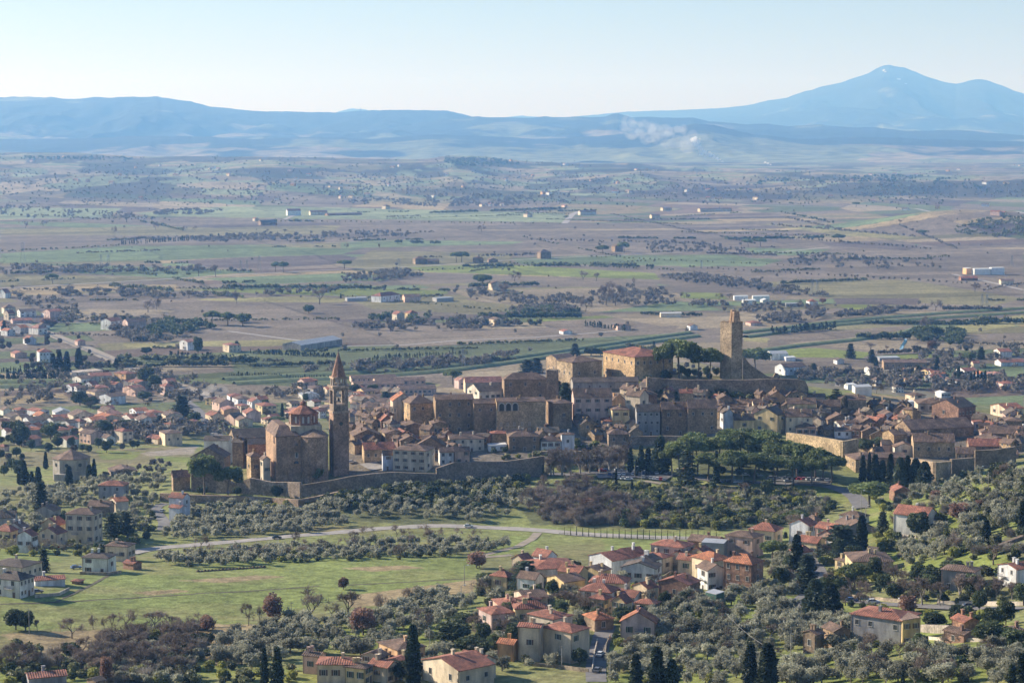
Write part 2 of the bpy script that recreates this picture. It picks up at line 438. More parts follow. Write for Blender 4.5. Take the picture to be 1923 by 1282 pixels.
# ------------------------------------------------------------------ ground: land cover traced as areas, with some painted shade, drawn as vertex colours
PAL = dict(b=(.188,.154,.118), t=(.275,.225,.150), d=(.125,.100,.088), o=(.200,.180,.095), g=(.150,.190,.095), p=(.225,.255,.145), y=(.27,.245,.11),
           G=(.185,.215,.060), m=(.200,.234,.078), n=(.30,.235,.135), k=(.12,.13,.065), s=(.10,.115,.05), r=(.165,.122,.095), z=(.19,.165,.135), l=(.13,.15,.075), w=(.30,.26,.21))  # k: dark scrub and asphalt; also paints in shade under pines and wall
FIELDS = """
b 0,430 640,428 1300,440 1923,470 1923,560 1300,540 640,470 0,480
p 255,400 420,388 600,389 1060,400 1060,418 760,413 280,406
p 0,390 230,391 200,408 0,412
b 30,411 250,408 640,412 1050,418 1280,420 1280,428 700,432 0,428
g 0,416 130,418 290,424 150,428 0,420
o 0,430 300,425 640,424 620,440 330,442 0,441
d 300,424 520,419 640,418 640,422 400,428
b 0,450 220,447 340,454 640,452 300,462 120,470 0,474
g 0,476 230,462 640,458 700,460 640,478 470,482 330,488 230,490 0,494
o 470,462 640,454 985,454 960,459 800,462 640,467
g 640,455 720,450 985,454 960,459 800,462 640,466
d 320,490 470,484 640,478 700,490 500,505 400,502
g 30,494 150,496 480,509 474,513 150,501
b 0,500 150,502 150,510 120,516 0,514
g 160,502 300,504 470,511 330,523 145,513
g 380,523 640,513 800,520 800,528 640,527 480,535
o 0,515 140,517 330,523 160,534 0,536
n 100,534 330,534 340,545 150,548 80,556 0,546
b 0,556 400,546 640,552 800,560 700,575 300,604 200,596 80,580
G 350,544 600,540 840,545 840,552 640,556 520,552
y 360,562 560,556 660,560 640,568 430,566
b 270,600 480,575 800,577 960,582 900,590 640,600 500,612 300,604
t 130,580 330,582 320,588 140,596
g 55,606 170,606 250,612 230,620 80,624
b 220,640 420,620 640,604 640,650 440,650 260,642
y 230,645 400,640 620,636 640,642 500,650 240,652
b 640,605 850,606 1000,632 950,640 800,648 640,643
g 960,485 1090,480 1380,478 1425,490 1400,502 1150,497 980,497
b 640,440 900,436 1280,432 1280,448 1000,454 700,448
b 1000,458 1280,456 1330,476 1090,480
o 700,470 960,476 960,500 760,512 640,500
G 760,500 960,497 1230,513 1240,525 1000,517 800,511
b 800,512 1230,528 1240,545 900,530 640,540
o 640,556 840,556 980,580 900,590 700,580
t 840,545 1240,540 1300,560 1100,590 900,565
G 980,599 1180,591 1200,589 1200,594 1010,604
b 1010,604 1200,594 1290,600 1260,625 1030,615
t 1120,590 1500,585 1500,610 1240,612
g 1280,483 1440,485 1470,488 1430,500 1280,502
g 1395,465 1560,468 1510,480 1420,478
y 1450,424 1560,430 1723,445 1700,450 1560,440
b 1300,445 1560,455 1700,452 1740,468 1500,460 1290,458
d 1540,455 1640,454 1740,462 1700,470 1560,462
b 1300,500 1560,500 1923,545 1923,570 1550,560 1330,520
o 1400,530 1700,525 1923,560 1860,575 1560,560
d 1562,560 1727,560 1722,572 1572,571
G 1575,572 1640,572 1640,580 1590,582
G 1280,548 1350,550 1370,562 1280,560
y 1395,632 1520,640 1450,644 1398,640
b 1450,625 1700,610 1725,614 1560,645 1440,645
o 1520,605 1680,596 1720,610 1560,622
t 1440,648 1690,625 1692,655 1560,662
b 1440,642 1560,650 1700,664 1440,656
G 1420,658 1530,653 1640,662 1620,672 1450,670
t 1700,625 1723,640 1710,660 1690,658
y 1860,600 1923,590 1923,610 1780,630 1730,626
G 1640,668 1700,665 1760,660 1800,668 1700,674
g 1680,706 1740,697 1923,690 1923,706 1700,714
n 1585,738 1640,740 1720,748 1690,762 1600,750
g 1760,750 1923,742 1923,764 1830,768
t 1480,688 1640,690 1760,692 1640,700 1500,700
g 0,680 90,680 90,697 0,690
n 0,700 130,700 130,712 0,712
s 0,712 140,716 560,690 760,690 700,730 400,720 140,725 0,722
n 0,745 120,738 130,752 0,760
y 640,700 790,715 830,722 800,735 700,736 660,712
n 520,735 640,735 640,742 520,745
l 430,665 640,660 1000,640 1280,625 1240,640 1000,668 640,695 440,700
t 820,690 1000,675 1060,690 900,712 830,705
o 0,850 180,845 370,836 360,866 240,874 180,866 0,880
G 180,845 270,848 250,862 190,862
w 262,850 372,838 362,852 280,856
G 290,856 360,858 362,868 300,866
m 0,1185 0,1120 60,1120 170,1075 500,1048 860,1040 905,1062 900,1090 650,1122 400,1178 240,1172
n 640,1120 900,1086 885,1112 750,1134 660,1140
n 330,1090 480,1080 540,1083 420,1094
n 640,1066 760,1061 800,1066 700,1073
n 250,1112 330,1106 360,1110 280,1118
n 0,1190 60,1186 200,1182 330,1190 210,1230 60,1226
n 330,1170 480,1172 500,1240 400,1262 370,1220
m 0,1030 110,1028 115,1055 0,1050
G 640,1150 840,1140 830,1200 700,1226 560,1226 600,1160
G 0,1282 0,1240 380,1250 600,1240 640,1282
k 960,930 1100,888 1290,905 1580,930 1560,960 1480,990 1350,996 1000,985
m 1000,1000 1100,1006 1340,1014 1340,1006 1060,990 1010,990
m 960,1005 1020,1010 1000,1030 900,1050 880,1040
m 1130,1010 1350,1016 1220,1030 1140,1040
G 1150,1150 1420,1110 1923,1170 1923,1282 1100,1282
G 1640,930 1923,880 1923,1080 1700,1070 1600,1050
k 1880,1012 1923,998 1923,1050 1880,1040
G 1180,925 1210,912 1230,905 1240,925 1195,936
G 1255,930 1290,922 1310,934 1268,942
m 1180,885 1330,890 1420,902 1330,912 1240,898
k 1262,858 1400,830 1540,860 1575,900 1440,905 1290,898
G 1420,900 1560,905 1620,935 1560,955 1440,930
z 640,905 640,770 760,740 900,735 960,700 1100,690 1130,710 1250,735 1500,745 1560,760 1720,748 1923,790 1923,850 1840,870 1640,860 1480,812 1350,822 1180,842 1000,858 840,882 700,890
o 1160,706 1300,704 1500,706 1500,716 1250,716 1160,716
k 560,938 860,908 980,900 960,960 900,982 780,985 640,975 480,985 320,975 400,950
"""
def inside(px, py, poly):
    P = np.array(poly, float); r = np.zeros(len(px), bool)
    j = len(P) - 1
    for i in range(len(P)):
        c = ((P[i, 1] > py) != (P[j, 1] > py))
        with np.errstate(divide='ignore', invalid='ignore'):
            xx = (P[j, 0] - P[i, 0]) * (py - P[i, 1]) / (P[j, 1] - P[i, 1]) + P[i, 0]
        r ^= c & (px < xx); j = i
    return r
def poly_of(s):
    return [tuple(map(float, q.split(','))) for q in s.split()]
def land_colour(x, y, z):
    px, py = project(x, y, z)
    n1 = fbm(x / 60, y / 60, 5); n2 = fbm(x / 14, y / 14, 9)
    # patchwork of strip fields on the plain
    a = 0.30
    k = 1 + smooth(5500, 8500, y) * .5
    rx, ry = (x * math.cos(a) + y * math.sin(a)) / k, (-x * math.sin(a) + y * math.cos(a)) / k
    wob = (fbm(x / 700, y / 700, 31) - .5) * 160
    cx = np.floor((rx + wob) / 260); ex = (rx + wob) / 260 - cx
    qy = (ry + wob + 61 * _hash(cx, 0, 2)) / 74; cy = np.floor(qy); ey = qy - cy
    edge = np.minimum(np.minimum(ex, 1 - ex) * 260, np.minimum(ey, 1 - ey) * 74) * k
    plough = np.sin((ry + 30 * _hash(cx, cy, 8)) * 2 * math.pi / (7.5 + 6 * _hash(cx, cy, 12)))
    h = _hash(cx, cy, 4)
    pal = np.array([PAL['b'], PAL['b'], PAL['r'], PAL['t'], PAL['o'], PAL['d'], PAL['l'], PAL['b'], PAL['g'], PAL['n']])
    c = pal[(h * len(pal)).astype(int) % len(pal)]
    near = smooth(1900, 1500, y)[:, None]
    g = np.array(PAL['o']) * (1 - n1[:, None]) + np.array(PAL['m']) * n1[:, None]
    c = c * (1 - near) + g * near
    hills = (smooth(6500, 7600, y) * (.22 + .6 * smooth(.40, .58, fbm(x / 420, y / 800, 71))))[:, None]
    c = c * (1 - hills) + np.array((.062, .064, .050)) * hills
    pale = (smooth(6500, 7200, y) * smooth(.56, .60, fbm(x / 230, y / 520, 91)) * .85)[:, None]
    c = c * (1 - pale) + np.where((_hash(cx, cy, 23) > .5)[:, None], np.array(PAL['t']), np.array(PAL['p'])) * pale
    w = (px + (n2 - .5) * 5, py + (n1 - .5) * 2.5 * np.clip(1500 / y, .2, 1))
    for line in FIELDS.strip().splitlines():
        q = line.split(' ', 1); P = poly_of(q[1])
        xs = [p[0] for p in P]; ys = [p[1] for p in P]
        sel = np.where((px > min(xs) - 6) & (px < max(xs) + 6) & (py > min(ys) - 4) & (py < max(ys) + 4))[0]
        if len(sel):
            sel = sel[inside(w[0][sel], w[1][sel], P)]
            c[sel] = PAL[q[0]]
    flat = (1 - near[:, 0]) * smooth(1500, 2000, y)
    var = 1 + flat * ((_hash(cx, cy, 14) - .5) * .42 + plough * .07)
    var = np.where(edge < 1.5 + y / 2600, 1 - .34 * flat * (_hash(cx, cy, 17) > .3), var)
    c = c * var[:, None]
    # worn, dry and lush patches of the land itself
    v = (n1 - .5) * .5 + (n2 - .5) * .45
    c = c * (1 + v[:, None])
    dry = np.clip((fbm(x / 35, y / 18, 15) - .5) * 3.2, 0, 1)[:, None] * near * .42
    c = c * (1 - dry) + np.array(PAL['n']) * dry
    return np.clip(c, 0.01, 1)
def ground():
    ys = np.concatenate([np.linspace(60, 480, 40)[:-1], np.arange(480, 1320, 1.7), np.arange(1320, 1800, 4.0)])
    pyy = np.arange(240 + 940000 / 1800., 296, -.62)
    ys = np.concatenate([ys, 940000 / (pyy - 240), np.linspace(17000, 30000, 12)])
    us = np.linspace(-.31, .31, 680)
    ny, nu = len(ys), len(us)
    Y = np.repeat(ys, nu); X = np.tile(us, ny) * np.maximum(Y, 900)
    Z = np.empty_like(X)
    for i in range(0, len(X), 200000):
        Z[i:i + 200000] = zt(X[i:i + 200000], Y[i:i + 200000])
    C = np.empty((len(X), 4), np.float32); C[:, 3] = 1
    for i in range(0, len(X), 200000):
        s = slice(i, i + 200000)
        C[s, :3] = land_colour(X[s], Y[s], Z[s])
    idx = np.arange(ny * nu).reshape(ny, nu)
    F = np.stack([idx[:-1, :-1], idx[:-1, 1:], idx[1:, 1:], idx[1:, :-1]], -1).reshape(-1, 4)
    m, n, l, b = mat('ground')
    b.inputs['Roughness'].default_value = 1
    b.inputs['Specular IOR Level'].default_value = .1
    at_ = n.new("ShaderNodeAttribute"); at_.attribute_name = "land"
    tc = n.new("ShaderNodeTexCoord")
    cur = at_.outputs['Color']
    for sc, lo, hi in ((.25, .7, 1.3), (1.1, .75, 1.25)):
        nz = n.new("ShaderNodeTexNoise"); nz.inputs['Scale'].default_value = sc; nz.inputs['Detail'].default_value = 4
        l.new(tc.outputs['Object'], nz.inputs['Vector'])
        r = n.new("ShaderNodeMapRange"); r.inputs[1].default_value = .32; r.inputs[2].default_value = .68; r.inputs[3].default_value = lo; r.inputs[4].default_value = hi
        l.new(nz.outputs[0], r.inputs[0])
        v = n.new("ShaderNodeVectorMath"); v.operation = 'SCALE'; l.new(cur, v.inputs[0]); l.new(r.outputs[0], v.inputs['Scale']); cur = v.outputs[0]
    l.new(cur, b.inputs['Base Color'])
    nz = n.new("ShaderNodeTexNoise"); nz.inputs['Scale'].default_value = .9; nz.inputs['Detail'].default_value = 5; l.new(tc.outputs['Object'], nz.inputs['Vector'])
    bp = n.new("ShaderNodeBump"); bp.inputs['Strength'].default_value = .6; bp.inputs['Distance'].default_value = .5; l.new(nz.outputs[0], bp.inputs['Height']); l.new(bp.outputs[0], b.inputs['Normal'])
    me = qmesh('ground', np.stack([X, Y, Z], 1), [m], None, True, F)
    at2 = me.attributes.new("land", 'FLOAT_COLOR', 'POINT'); at2.data.foreach_set("color", C.ravel())
    struct(obj('ground', me))
    # the plain carries on to the horizon under everything
    mb = MB(); mb.poly([(-15000, 0, -1.2), (15000, 0, -1.2), (15000, 48000, -1.2), (-15000, 48000, -1.2)])
    struct(obj('far_plain', mb.build('far_plain', [plain('far_land', (.14, .125, .085), 1, 0, .35, .0015)])))
ground()

# ------------------------------------------------------------------ hills and mountains
def hillmat():
    m, n, l, b = mat('hill_land')
    b.inputs['Roughness'].default_value = 1; b.inputs['Specular IOR Level'].default_value = .1
    a = n.new("ShaderNodeAttribute"); a.attribute_name = "land"
    tc = n.new("ShaderNodeTexCoord")
    nz = n.new("ShaderNodeTexNoise"); nz.inputs['Scale'].default_value = .008; nz.inputs['Detail'].default_value = 5; l.new(tc.outputs['Object'], nz.inputs['Vector'])
    r = n.new("ShaderNodeMapRange"); r.inputs[1].default_value = .32; r.inputs[2].default_value = .68; r.inputs[3].default_value = .55; r.inputs[4].default_value = 1.45; l.new(nz.outputs[0], r.inputs[0])
    v = n.new("ShaderNodeVectorMath"); v.operation = 'SCALE'; l.new(a.outputs['Color'], v.inputs[0]); l.new(r.outputs[0], v.inputs['Scale'])
    l.new(v.outputs[0], b.inputs['Base Color'])
    return m
HM = hillmat()
def range_(name, prof, Y0, Y1, Y2, seed, open_=.5, rough=.16, snow=(), gam=1.0, base=0.0):
    """A mountain range: foot at Y0, crest at Y1 along the profile prof (photo pixels), back foot at Y2."""
    P = np.array(prof, float)
    us = np.arange(P[0, 0], P[-1, 0] + 1, 3.0)
    t = np.concatenate([np.linspace(0, 1, 120), 1 + np.linspace(0.02, 1, 24)])
    nu, nt_ = len(us), len(t)
    T = np.repeat(t, nu); PX = np.tile(us, nt_)
    crest = np.interp(PX, P[:, 0], P[:, 1])
    crest = crest + (fbm(PX / 14, PX * 0, seed + 40) - .5) * 1.6
    Yc = Y1 * (1 + .03 * (fbm(PX / 160, PX * 0 + 3, seed) - .5))
    Y = np.where(T <= 1, Y0 + (Yc - Y0) * T, Yc + (Y2 - Yc) * (T - 1))
    X = (PX - W2) / FPX * Y
    zc = np.maximum(ZC - Yc * (crest - 240) / FPX, 12)
    s = np.where(T <= 1, np.power(np.clip(T, 0, 1), 1.25 * gam), 1 - smooth(1, 2, T))
    n = fbm(X / (Y1 * .05), Y / (Y1 * .07), seed, 5) - .5
    rid = 1 - np.abs(fbm(X / (Y1 * .035), Y / (Y1 * .10), seed + 9, 4) * 2 - 1)
    q = np.clip(np.where(T <= 1, 4 * T * (1 - T), .3), 0, 1)
    Z = zc * s + q * zc * (rough * (rid - .7) * 2 + rough * n * 2)
    Z = np.where(T <= 1, np.minimum(Z, zc * (0.06 + .94 * T) ), Z)
    Z = np.maximum(Z, 0) + base * (T < .01) 
    f = fbm(X / 520, Y / 900, seed + 3, 4); f2 = fbm(X / 1700, Y / 2600, seed + 5, 3)
    wood = smooth(.42, .56, f + .46 * (T - .55) + .5 * (f2 - .5) + (.5 - open_) * .4)[:, None]
    C = np.ones((len(X), 4), np.float32)
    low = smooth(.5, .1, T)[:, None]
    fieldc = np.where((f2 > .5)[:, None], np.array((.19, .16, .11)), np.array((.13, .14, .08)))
    fieldc = fieldc * (1 + .4 * low)  # pale foot fields, with valley mist painted into their colour
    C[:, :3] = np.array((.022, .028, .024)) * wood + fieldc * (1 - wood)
    qx, qy = project(X, Y, Z)
    for sx, sy, rx, ry in snow:
        sn = np.exp(-((qx - sx - (qy - sy) * .8) / rx) ** 2 - ((qy - sy) / ry) ** 2) > .4
        C[sn, :3] = .85
    idx = np.arange(nt_ * nu).reshape(nt_, nu)
    F = np.stack([idx[:-1, :-1], idx[:-1, 1:], idx[1:, 1:], idx[1:, :-1]], -1).reshape(-1, 4)
    me = qmesh(name, np.stack([X, Y, Z], 1), [HM], None, True, F)
    me.attributes.new("land", 'FLOAT_COLOR', 'POINT').data.foreach_set("color", C.ravel())
    return struct(obj(name, me))
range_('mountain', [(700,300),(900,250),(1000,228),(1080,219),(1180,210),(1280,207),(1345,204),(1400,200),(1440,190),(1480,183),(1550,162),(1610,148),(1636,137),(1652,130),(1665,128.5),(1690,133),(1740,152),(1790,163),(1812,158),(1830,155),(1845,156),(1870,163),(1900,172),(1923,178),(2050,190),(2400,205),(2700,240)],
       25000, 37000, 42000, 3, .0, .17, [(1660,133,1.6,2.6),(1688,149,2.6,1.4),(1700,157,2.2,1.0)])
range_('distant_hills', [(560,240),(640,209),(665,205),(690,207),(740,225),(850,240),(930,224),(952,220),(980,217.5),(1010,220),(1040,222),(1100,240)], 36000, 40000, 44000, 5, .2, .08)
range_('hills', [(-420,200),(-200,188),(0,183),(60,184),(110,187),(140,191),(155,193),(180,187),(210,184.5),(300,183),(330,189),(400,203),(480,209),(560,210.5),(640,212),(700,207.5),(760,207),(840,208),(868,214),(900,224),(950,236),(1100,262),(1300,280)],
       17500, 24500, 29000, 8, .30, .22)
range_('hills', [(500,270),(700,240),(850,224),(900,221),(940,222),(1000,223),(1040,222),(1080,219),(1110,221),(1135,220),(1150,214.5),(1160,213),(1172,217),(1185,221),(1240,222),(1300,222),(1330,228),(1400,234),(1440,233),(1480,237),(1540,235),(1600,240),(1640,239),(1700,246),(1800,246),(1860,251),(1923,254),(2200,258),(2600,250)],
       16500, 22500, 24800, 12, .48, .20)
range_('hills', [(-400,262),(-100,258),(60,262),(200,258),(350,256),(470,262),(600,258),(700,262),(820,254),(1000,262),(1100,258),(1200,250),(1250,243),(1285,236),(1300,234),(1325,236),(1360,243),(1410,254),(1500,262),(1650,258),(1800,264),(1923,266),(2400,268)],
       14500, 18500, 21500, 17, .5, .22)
# ------------------------------------------------------------------ trees: meshes of each kind (unit: metres, foot at the origin)
def quads(P, size, g, flat=0.0, asp=1.6, N=None):
    """Leaf-sized quads at the points P, turned at random (flat: 1 = lying level)."""
    n = len(P)
    d = g.normal(size=(n, 3))
    if N is not None:
        d = d + N * .45
    d[:, 2] += np.sign(d[:, 2] + .01) * flat * 2
    d /= np.linalg.norm(d, axis=1, keepdims=True)
    t = np.cross(d, g.normal(size=(n, 3))); t /= np.linalg.norm(t, axis=1, keepdims=True) + 1e-9
    b = np.cross(d, t)
    s = (np.asarray(size) * (0.6 + .8 * g.random(n)))[:, None]
    t = t * s * asp * .5; b = b * s * .5
    return np.stack([P - t - b, P + t - b, P + t + b, P - t + b], 1).reshape(-1, 3)
def blob(g, c, r, n, shell=.55):
    """n points spread through the outer part of an ellipsoid, and their outward directions."""
    d = g.normal(size=(n, 3)); d /= np.linalg.norm(d, axis=1, keepdims=True)
    rad = shell + (1 - shell) * g.random(n) ** .7
    return np.asarray(c) + d * np.asarray(r) * rad[:, None], d
def trunk_mb(pts, r0, r1, k=6):
    mb = MB()
    for i in range(len(pts) - 1):
        a, b = i / (len(pts) - 1), (i + 1) / (len(pts) - 1)
        mb.tube(pts[i], pts[i + 1], r0 + (r1 - r0) * a, r0 + (r1 - r0) * b, k)
    return mb
def crown_mesh(name, parts, mat_):
    return qmesh(name, np.concatenate(parts), [mat_])
def t_olive(g, h=5.0, n=1700, m='olive'):
    mb = trunk_mb([(0,0,-.6),(.1,.05,.7),(-.05,.1,1.4)], .26, .18)
    parts = []
    k = g.integers(7, 12)
    for i in range(k):
        a = 2 * math.pi * (i + g.random() * .9) / k
        rr = h * (.10 + .27 * g.random()); zz = h * (.40 + .42 * g.random())
        c = np.array((math.cos(a) * rr, math.sin(a) * rr, zz))
        mb.tube((-.05, .1, 1.3), tuple(c * (.85, .85, 1)), .10, .03, 4)
        s = h * (.075 + .05 * g.random())
        P = c + g.normal(size=(n // k, 3)) * np.array((s, s, s * .85))
        P[:, 2] += np.abs(g.normal(size=n // k)) * h * .03
        parts.append(quads(P, .17 * h / 5, g, asp=2.6, N=(P - (0, 0, h * .45)) / h))
    return mb.build('trunk', [M['bark']]), crown_mesh('crown', parts, M[m])
def t_round(g, h=8.0, n=2200, m='holm', k=12, wide=.34, low=.25, leaf=.34):
    mb = trunk_mb([(0,0,-.8),(0,0,h*.3),(.1,.1,h*.5)], h*.03, h*.018)
    parts = []
    for i in range(k):
        a = 2.4 * i + g.random(); f = (i + .5) / k
        zz = h * (low + .12 + (.86 - low - .14) * f); rr = h * wide * .62 * math.sqrt(max(.05, 1 - ((f - .42) / .72) ** 2))
        c = (math.cos(a) * rr, math.sin(a) * rr, zz); s = h * (.13 + .07 * g.random())
        P, N = blob(g, c, (s * 1.15, s * 1.15, s), n // k, .5)
        parts.append(quads(P, leaf, g, N=N))
    P, N = blob(g, (0, 0, h * .52), (h * wide * .6, h * wide * .6, h * .3), n // 5, .5); parts.append(quads(P, leaf * 1.3, g))
    return mb.build('trunk', [M['bark']]), crown_mesh('crown', parts, M[m])
def t_cypress(g, h=12.0, n=1500, w=.09, m='cypress'):
    mb = trunk_mb([(0,0,-.8),(0,0,h*.2),(0,0,h*.9)], h*.012+.05, .03)
    z = g.random(n) ** .85
    prof = np.where(z < .12, .45 + z * 4.2, np.power(np.clip(1 - (z - .12) / .9, 0, 1), .62))
    a = g.random(n) * 2 * math.pi
    lump = 1 + .22 * np.sin(a * 3 + z * 17) + .15 * g.normal(size=n)
    r = h * w * prof * lump * (.75 + .25 * g.random(n))
    P = np.stack([np.cos(a) * r, np.sin(a) * r, h * (.05 + .95 * z)], 1)
    N = np.stack([np.cos(a), np.sin(a), np.full(n, .5)], 1)
    Q = quads(P, .03 * h + .12, g, asp=1.8, N=N)
    core = MB()
    for i in range(7):
        f0, f1 = i / 7, (i + 1) / 7
        q = lambda f: h * w * .72 * (.45 + f * 4 if f < .12 else max(0, 1 - (f - .12) / .9) ** .62)
        core.tube((0, 0, h * (.06 + .9 * f0)), (0, 0, h * (.06 + .9 * f1)), q(f0), q(f1), 7)
    V = list(map(tuple, Q)) + core.v
    F = [tuple(range(i, i + 4)) for i in range(0, len(Q), 4)] + [tuple(i + len(Q) for i in f) for f in core.f]
    return mb.build('trunk', [M['bark']]), mesh('crown', V, F, [M[m]])
def t_pine(g, h=14.0, n=2600, w=.42, flat=.24):
    """Umbrella pine: a bare leaning trunk that forks into limbs under a wide shallow crown of cushions."""
    lean = g.normal() * .05 * h
    top = Vector((lean, g.normal() * .03 * h, h * .62))
    mb = trunk_mb([(0,0,-1),(lean*.3,0,h*.3),tuple(top)], h*.028, h*.018)
    parts = []
    k = 13
    for i in range(k):
        a = 2.4 * i + g.random() * .5; f = math.sqrt((i + .3) / k)
        c = Vector((top.x + math.cos(a) * f * h * w * .78, top.y + math.sin(a) * f * h * w * .78, h * (.83 - .13 * f * f + .035 * g.normal())))
        if i % 2 == 0 or i > 6:
            mid = top.lerp(c, .5) + Vector((0, 0, -h * .02))
            mb.tube(top, mid, h * .011, h * .008, 4); mb.tube(mid, c, h * .008, h * .004, 4)
        s = h * w * (.33 + .10 * g.random())
        P, N = blob(g, c, (s, s, h * flat * .72), n // k, .45)
        P[:, 2] = np.maximum(P[:, 2], c.z - h * flat * .4)
        parts.append(quads(P, .025 * h + .1, g, N=N + np.array((0, 0, .6))))
    return mb.build('trunk', [M['bark']]), crown_mesh('crown', parts, M['pine'])
def t_conifer(g, h=13.0, n=2200, w=.22, m='conifer', tiers=11, droop=.12, top=.0):
    mb = trunk_mb([(0,0,-1),(0,0,h*.5),(0,0,h*.97)], h*.022, .03)
    parts = []
    for t in range(tiers):
        f = t / (tiers - 1)
        z = h * (.10 + .86 * f); R_ = h * w * ((1 - f) ** .75 * (1 - top) + top * .6 + .05)
        kb = max(4, int(7 - 2 * f))
        for j in range(kb):
            a = 2 * math.pi * (j + g.random() * .7) / kb + t
            r = R_ * (.75 + .4 * g.random()); q = n // (tiers * kb) + 4
            s = g.random(q) ** .7
            P = np.stack([np.cos(a) * r * s, np.sin(a) * r * s, z - droop * r * s], 1) + g.normal(size=(q, 3)) * np.array((.11, .11, .05)) * h * .35
            parts.append(quads(P, .028 * h + .08, g, flat=.5))
            mb.tube((0, 0, z), (math.cos(a) * r * .8, math.sin(a) * r * .8, z - droop * r * .8), .06, .02, 3)
    return mb.build('trunk', [M['bark']]), crown_mesh('crown', parts, M[m])
def t_bare(g, h=8.0, tw='twig', bark='bark', spread=.55, up=.35, n0=4, haze_=900, poplar=False):
    """Leafless tree: forking limbs down to fine twigs, each twig a thin strip."""
    mb = MB(); tips = []
    def grow(p, d, L, r, lev):
        q = p + d * L
        mb.tube(p, q, r, r * .68, 6 if lev == 0 else 4 if lev < 3 else 3)
        if lev >= 3:
            tips.append((p, q, d, L))
        if lev >= 4:
            return
        kids = n0 if lev == 0 else 3
        for i in range(kids):
            v = Vector(g.normal(size=3)); v -= d * v.dot(d); v.normalize()
            nd = (d * (1 - spread * .5) + v * spread * (.7 + .5 * g.random()) + Vector((0, 0, up * .5))).normalized()
            grow(p + d * L * (1 - .35 * (i > 0) * g.random()), nd, L * (.62 + .2 * g.random()), r * .55, lev + 1)
    L0 = h * .24
    grow(Vector((0, 0, -.5)), Vector((g.normal() * .06, g.normal() * .06, 1)).normalized(), L0 + .5, h * .026, 0)
    if poplar:
        for i in range(14):
            z = h * (.25 + .7 * i / 14); a = 2.4 * i
            grow(Vector((0, 0, z)), Vector((math.cos(a) * .5, math.sin(a) * .5, 1)).normalized(), h * .13, .05, 2)
        mb.tube((0, 0, 0), (0, 0, h * .97), h * .02, .03, 5)
    P0, P1 = [], []
    per = max(1, haze_ // max(1, len(tips)))
    for (p, q, d, L) in tips:
        for _ in range(per):
            t = g.random(); a = p.lerp(q, t)
            v = Vector(g.normal(size=3)).normalized()
            e = a + (d * .6 + v * .8 + Vector((0, 0, .25))).normalized() * h * (.05 + .07 * g.random())
            P0.append(a); P1.append(e)
    P0, P1 = np.array(P0), np.array(P1)
    t = P1 - P0; s = np.cross(t, g.normal(size=t.shape)); s /= np.linalg.norm(s, axis=1, keepdims=True) + 1e-9
    s *= .0028 * h + .012
    Q = np.stack([P0 - s, P0 + s, P1 + s * .5, P1 - s * .5], 1).reshape(-1, 3)
    return mb.build('trunk', [M[bark]]), qmesh('crown', Q, [M[tw]])
def t_shrub(g, h=2.2, n=520, m='brush', w=.6):
    parts = []
    for i in range(6):
        a = 2 * math.pi * i / 6 + g.random(); rr = h * w * .5 * g.random()
        P, N = blob(g, (math.cos(a) * rr, math.sin(a) * rr, h * (.35 + .25 * g.random())), (h * .36, h * .36, h * .34), n // 6, .4)
        parts.append(quads(P, .22, g, N=N))
    return qmesh('shrub', np.concatenate(parts), [M[m]])
def t_scrub(g, h=3.5, n=900):
    """Thicket of thin bare stems."""
    a = g.random(n) * 2 * math.pi; r = np.sqrt(g.random(n)) * h * .32
    P0 = np.stack([np.cos(a) * r, np.sin(a) * r, h * .55 * g.random(n) ** 1.2], 1)
    d = np.stack([np.cos(a) * .5, np.sin(a) * .5, np.full(n, 1.0)], 1) + g.normal(size=(n, 3)) * .55
    d /= np.linalg.norm(d, axis=1, keepdims=True)
    P1 = P0 + d * (h * (.18 + .3 * g.random(n)))[:, None]
    s = np.cross(d, g.normal(size=(n, 3))); s /= np.linalg.norm(s, axis=1, keepdims=True); s *= .026
    return qmesh('shrub', np.stack([P0 - s, P0 + s, P1 + s * .5, P1 - s * .5], 1).reshape(-1, 3), [M['scrub']])
G = lambda s: np.random.default_rng(s)
KIND = {
 'olive_tree': [t_olive(G(100 + i)) + (5.0,) for i in range(6)],
 'cypress_tree': [t_cypress(G(200 + i), 12.0, 1500, (.075, .09, .11)[i % 3]) + (12.0,) for i in range(3)],
 'broad_cypress': [t_cypress(G(230 + i), 12.0, 2600, .17, 'conifer') + (12.0,) for i in range(2)],
 'stone_pine': [t_pine(G(300 + i), 14.0, 4200) + (14.0,) for i in range(4)],
 'conifer_tree': [t_conifer(G(400 + i)) + (13.0,) for i in range(2)],
 'cedar_tree': [t_conifer(G(420 + i), 13.0, 2600, .36, 'conifer', 8, .02, .35) + (13.0,) for i in range(2)],
 'evergreen_tree': [t_round(G(500 + i)) + (8.0,) for i in range(4)],
 'oak_tree': [t_round(G(520 + i), 8.0, 1700, 'russet', 12, .36, .2, .3) + (8.0,) for i in range(3)],
 'bare_tree': [t_bare(G(600 + i), 8.0, spread=.55 + .08 * i, up=.3 + .06 * (i % 3)) + (8.0,) for i in range(5)],
 'plane_tree': [t_bare(G(650 + i), 10.0, 'twig', 'pale_bark', .42, .6, 4, 1300) + (10.0,) for i in range(3)],
 'poplar_tree': [t_bare(G(660 + i), 12.0, 'twig', 'pale_bark', .3, .9, 3, 1500, True) + (12.0,) for i in range(2)],
 'shrub': [(None, t_shrub(G(700 + i), 2.2, 520, ('brush', 'brush', 'holm', 'yellow_bush')[i]), 2.2) for i in range(4)],
 'thicket': [(None, t_scrub(G(720 + i)), 3.5) for i in range(4)],
 'fruit_tree': [t_bare(G(680 + i), 4.5, 'scrub', 'bark', .7, .25, 4, 700) + (4.5,) for i in range(3)],
}
LEAFY = {}
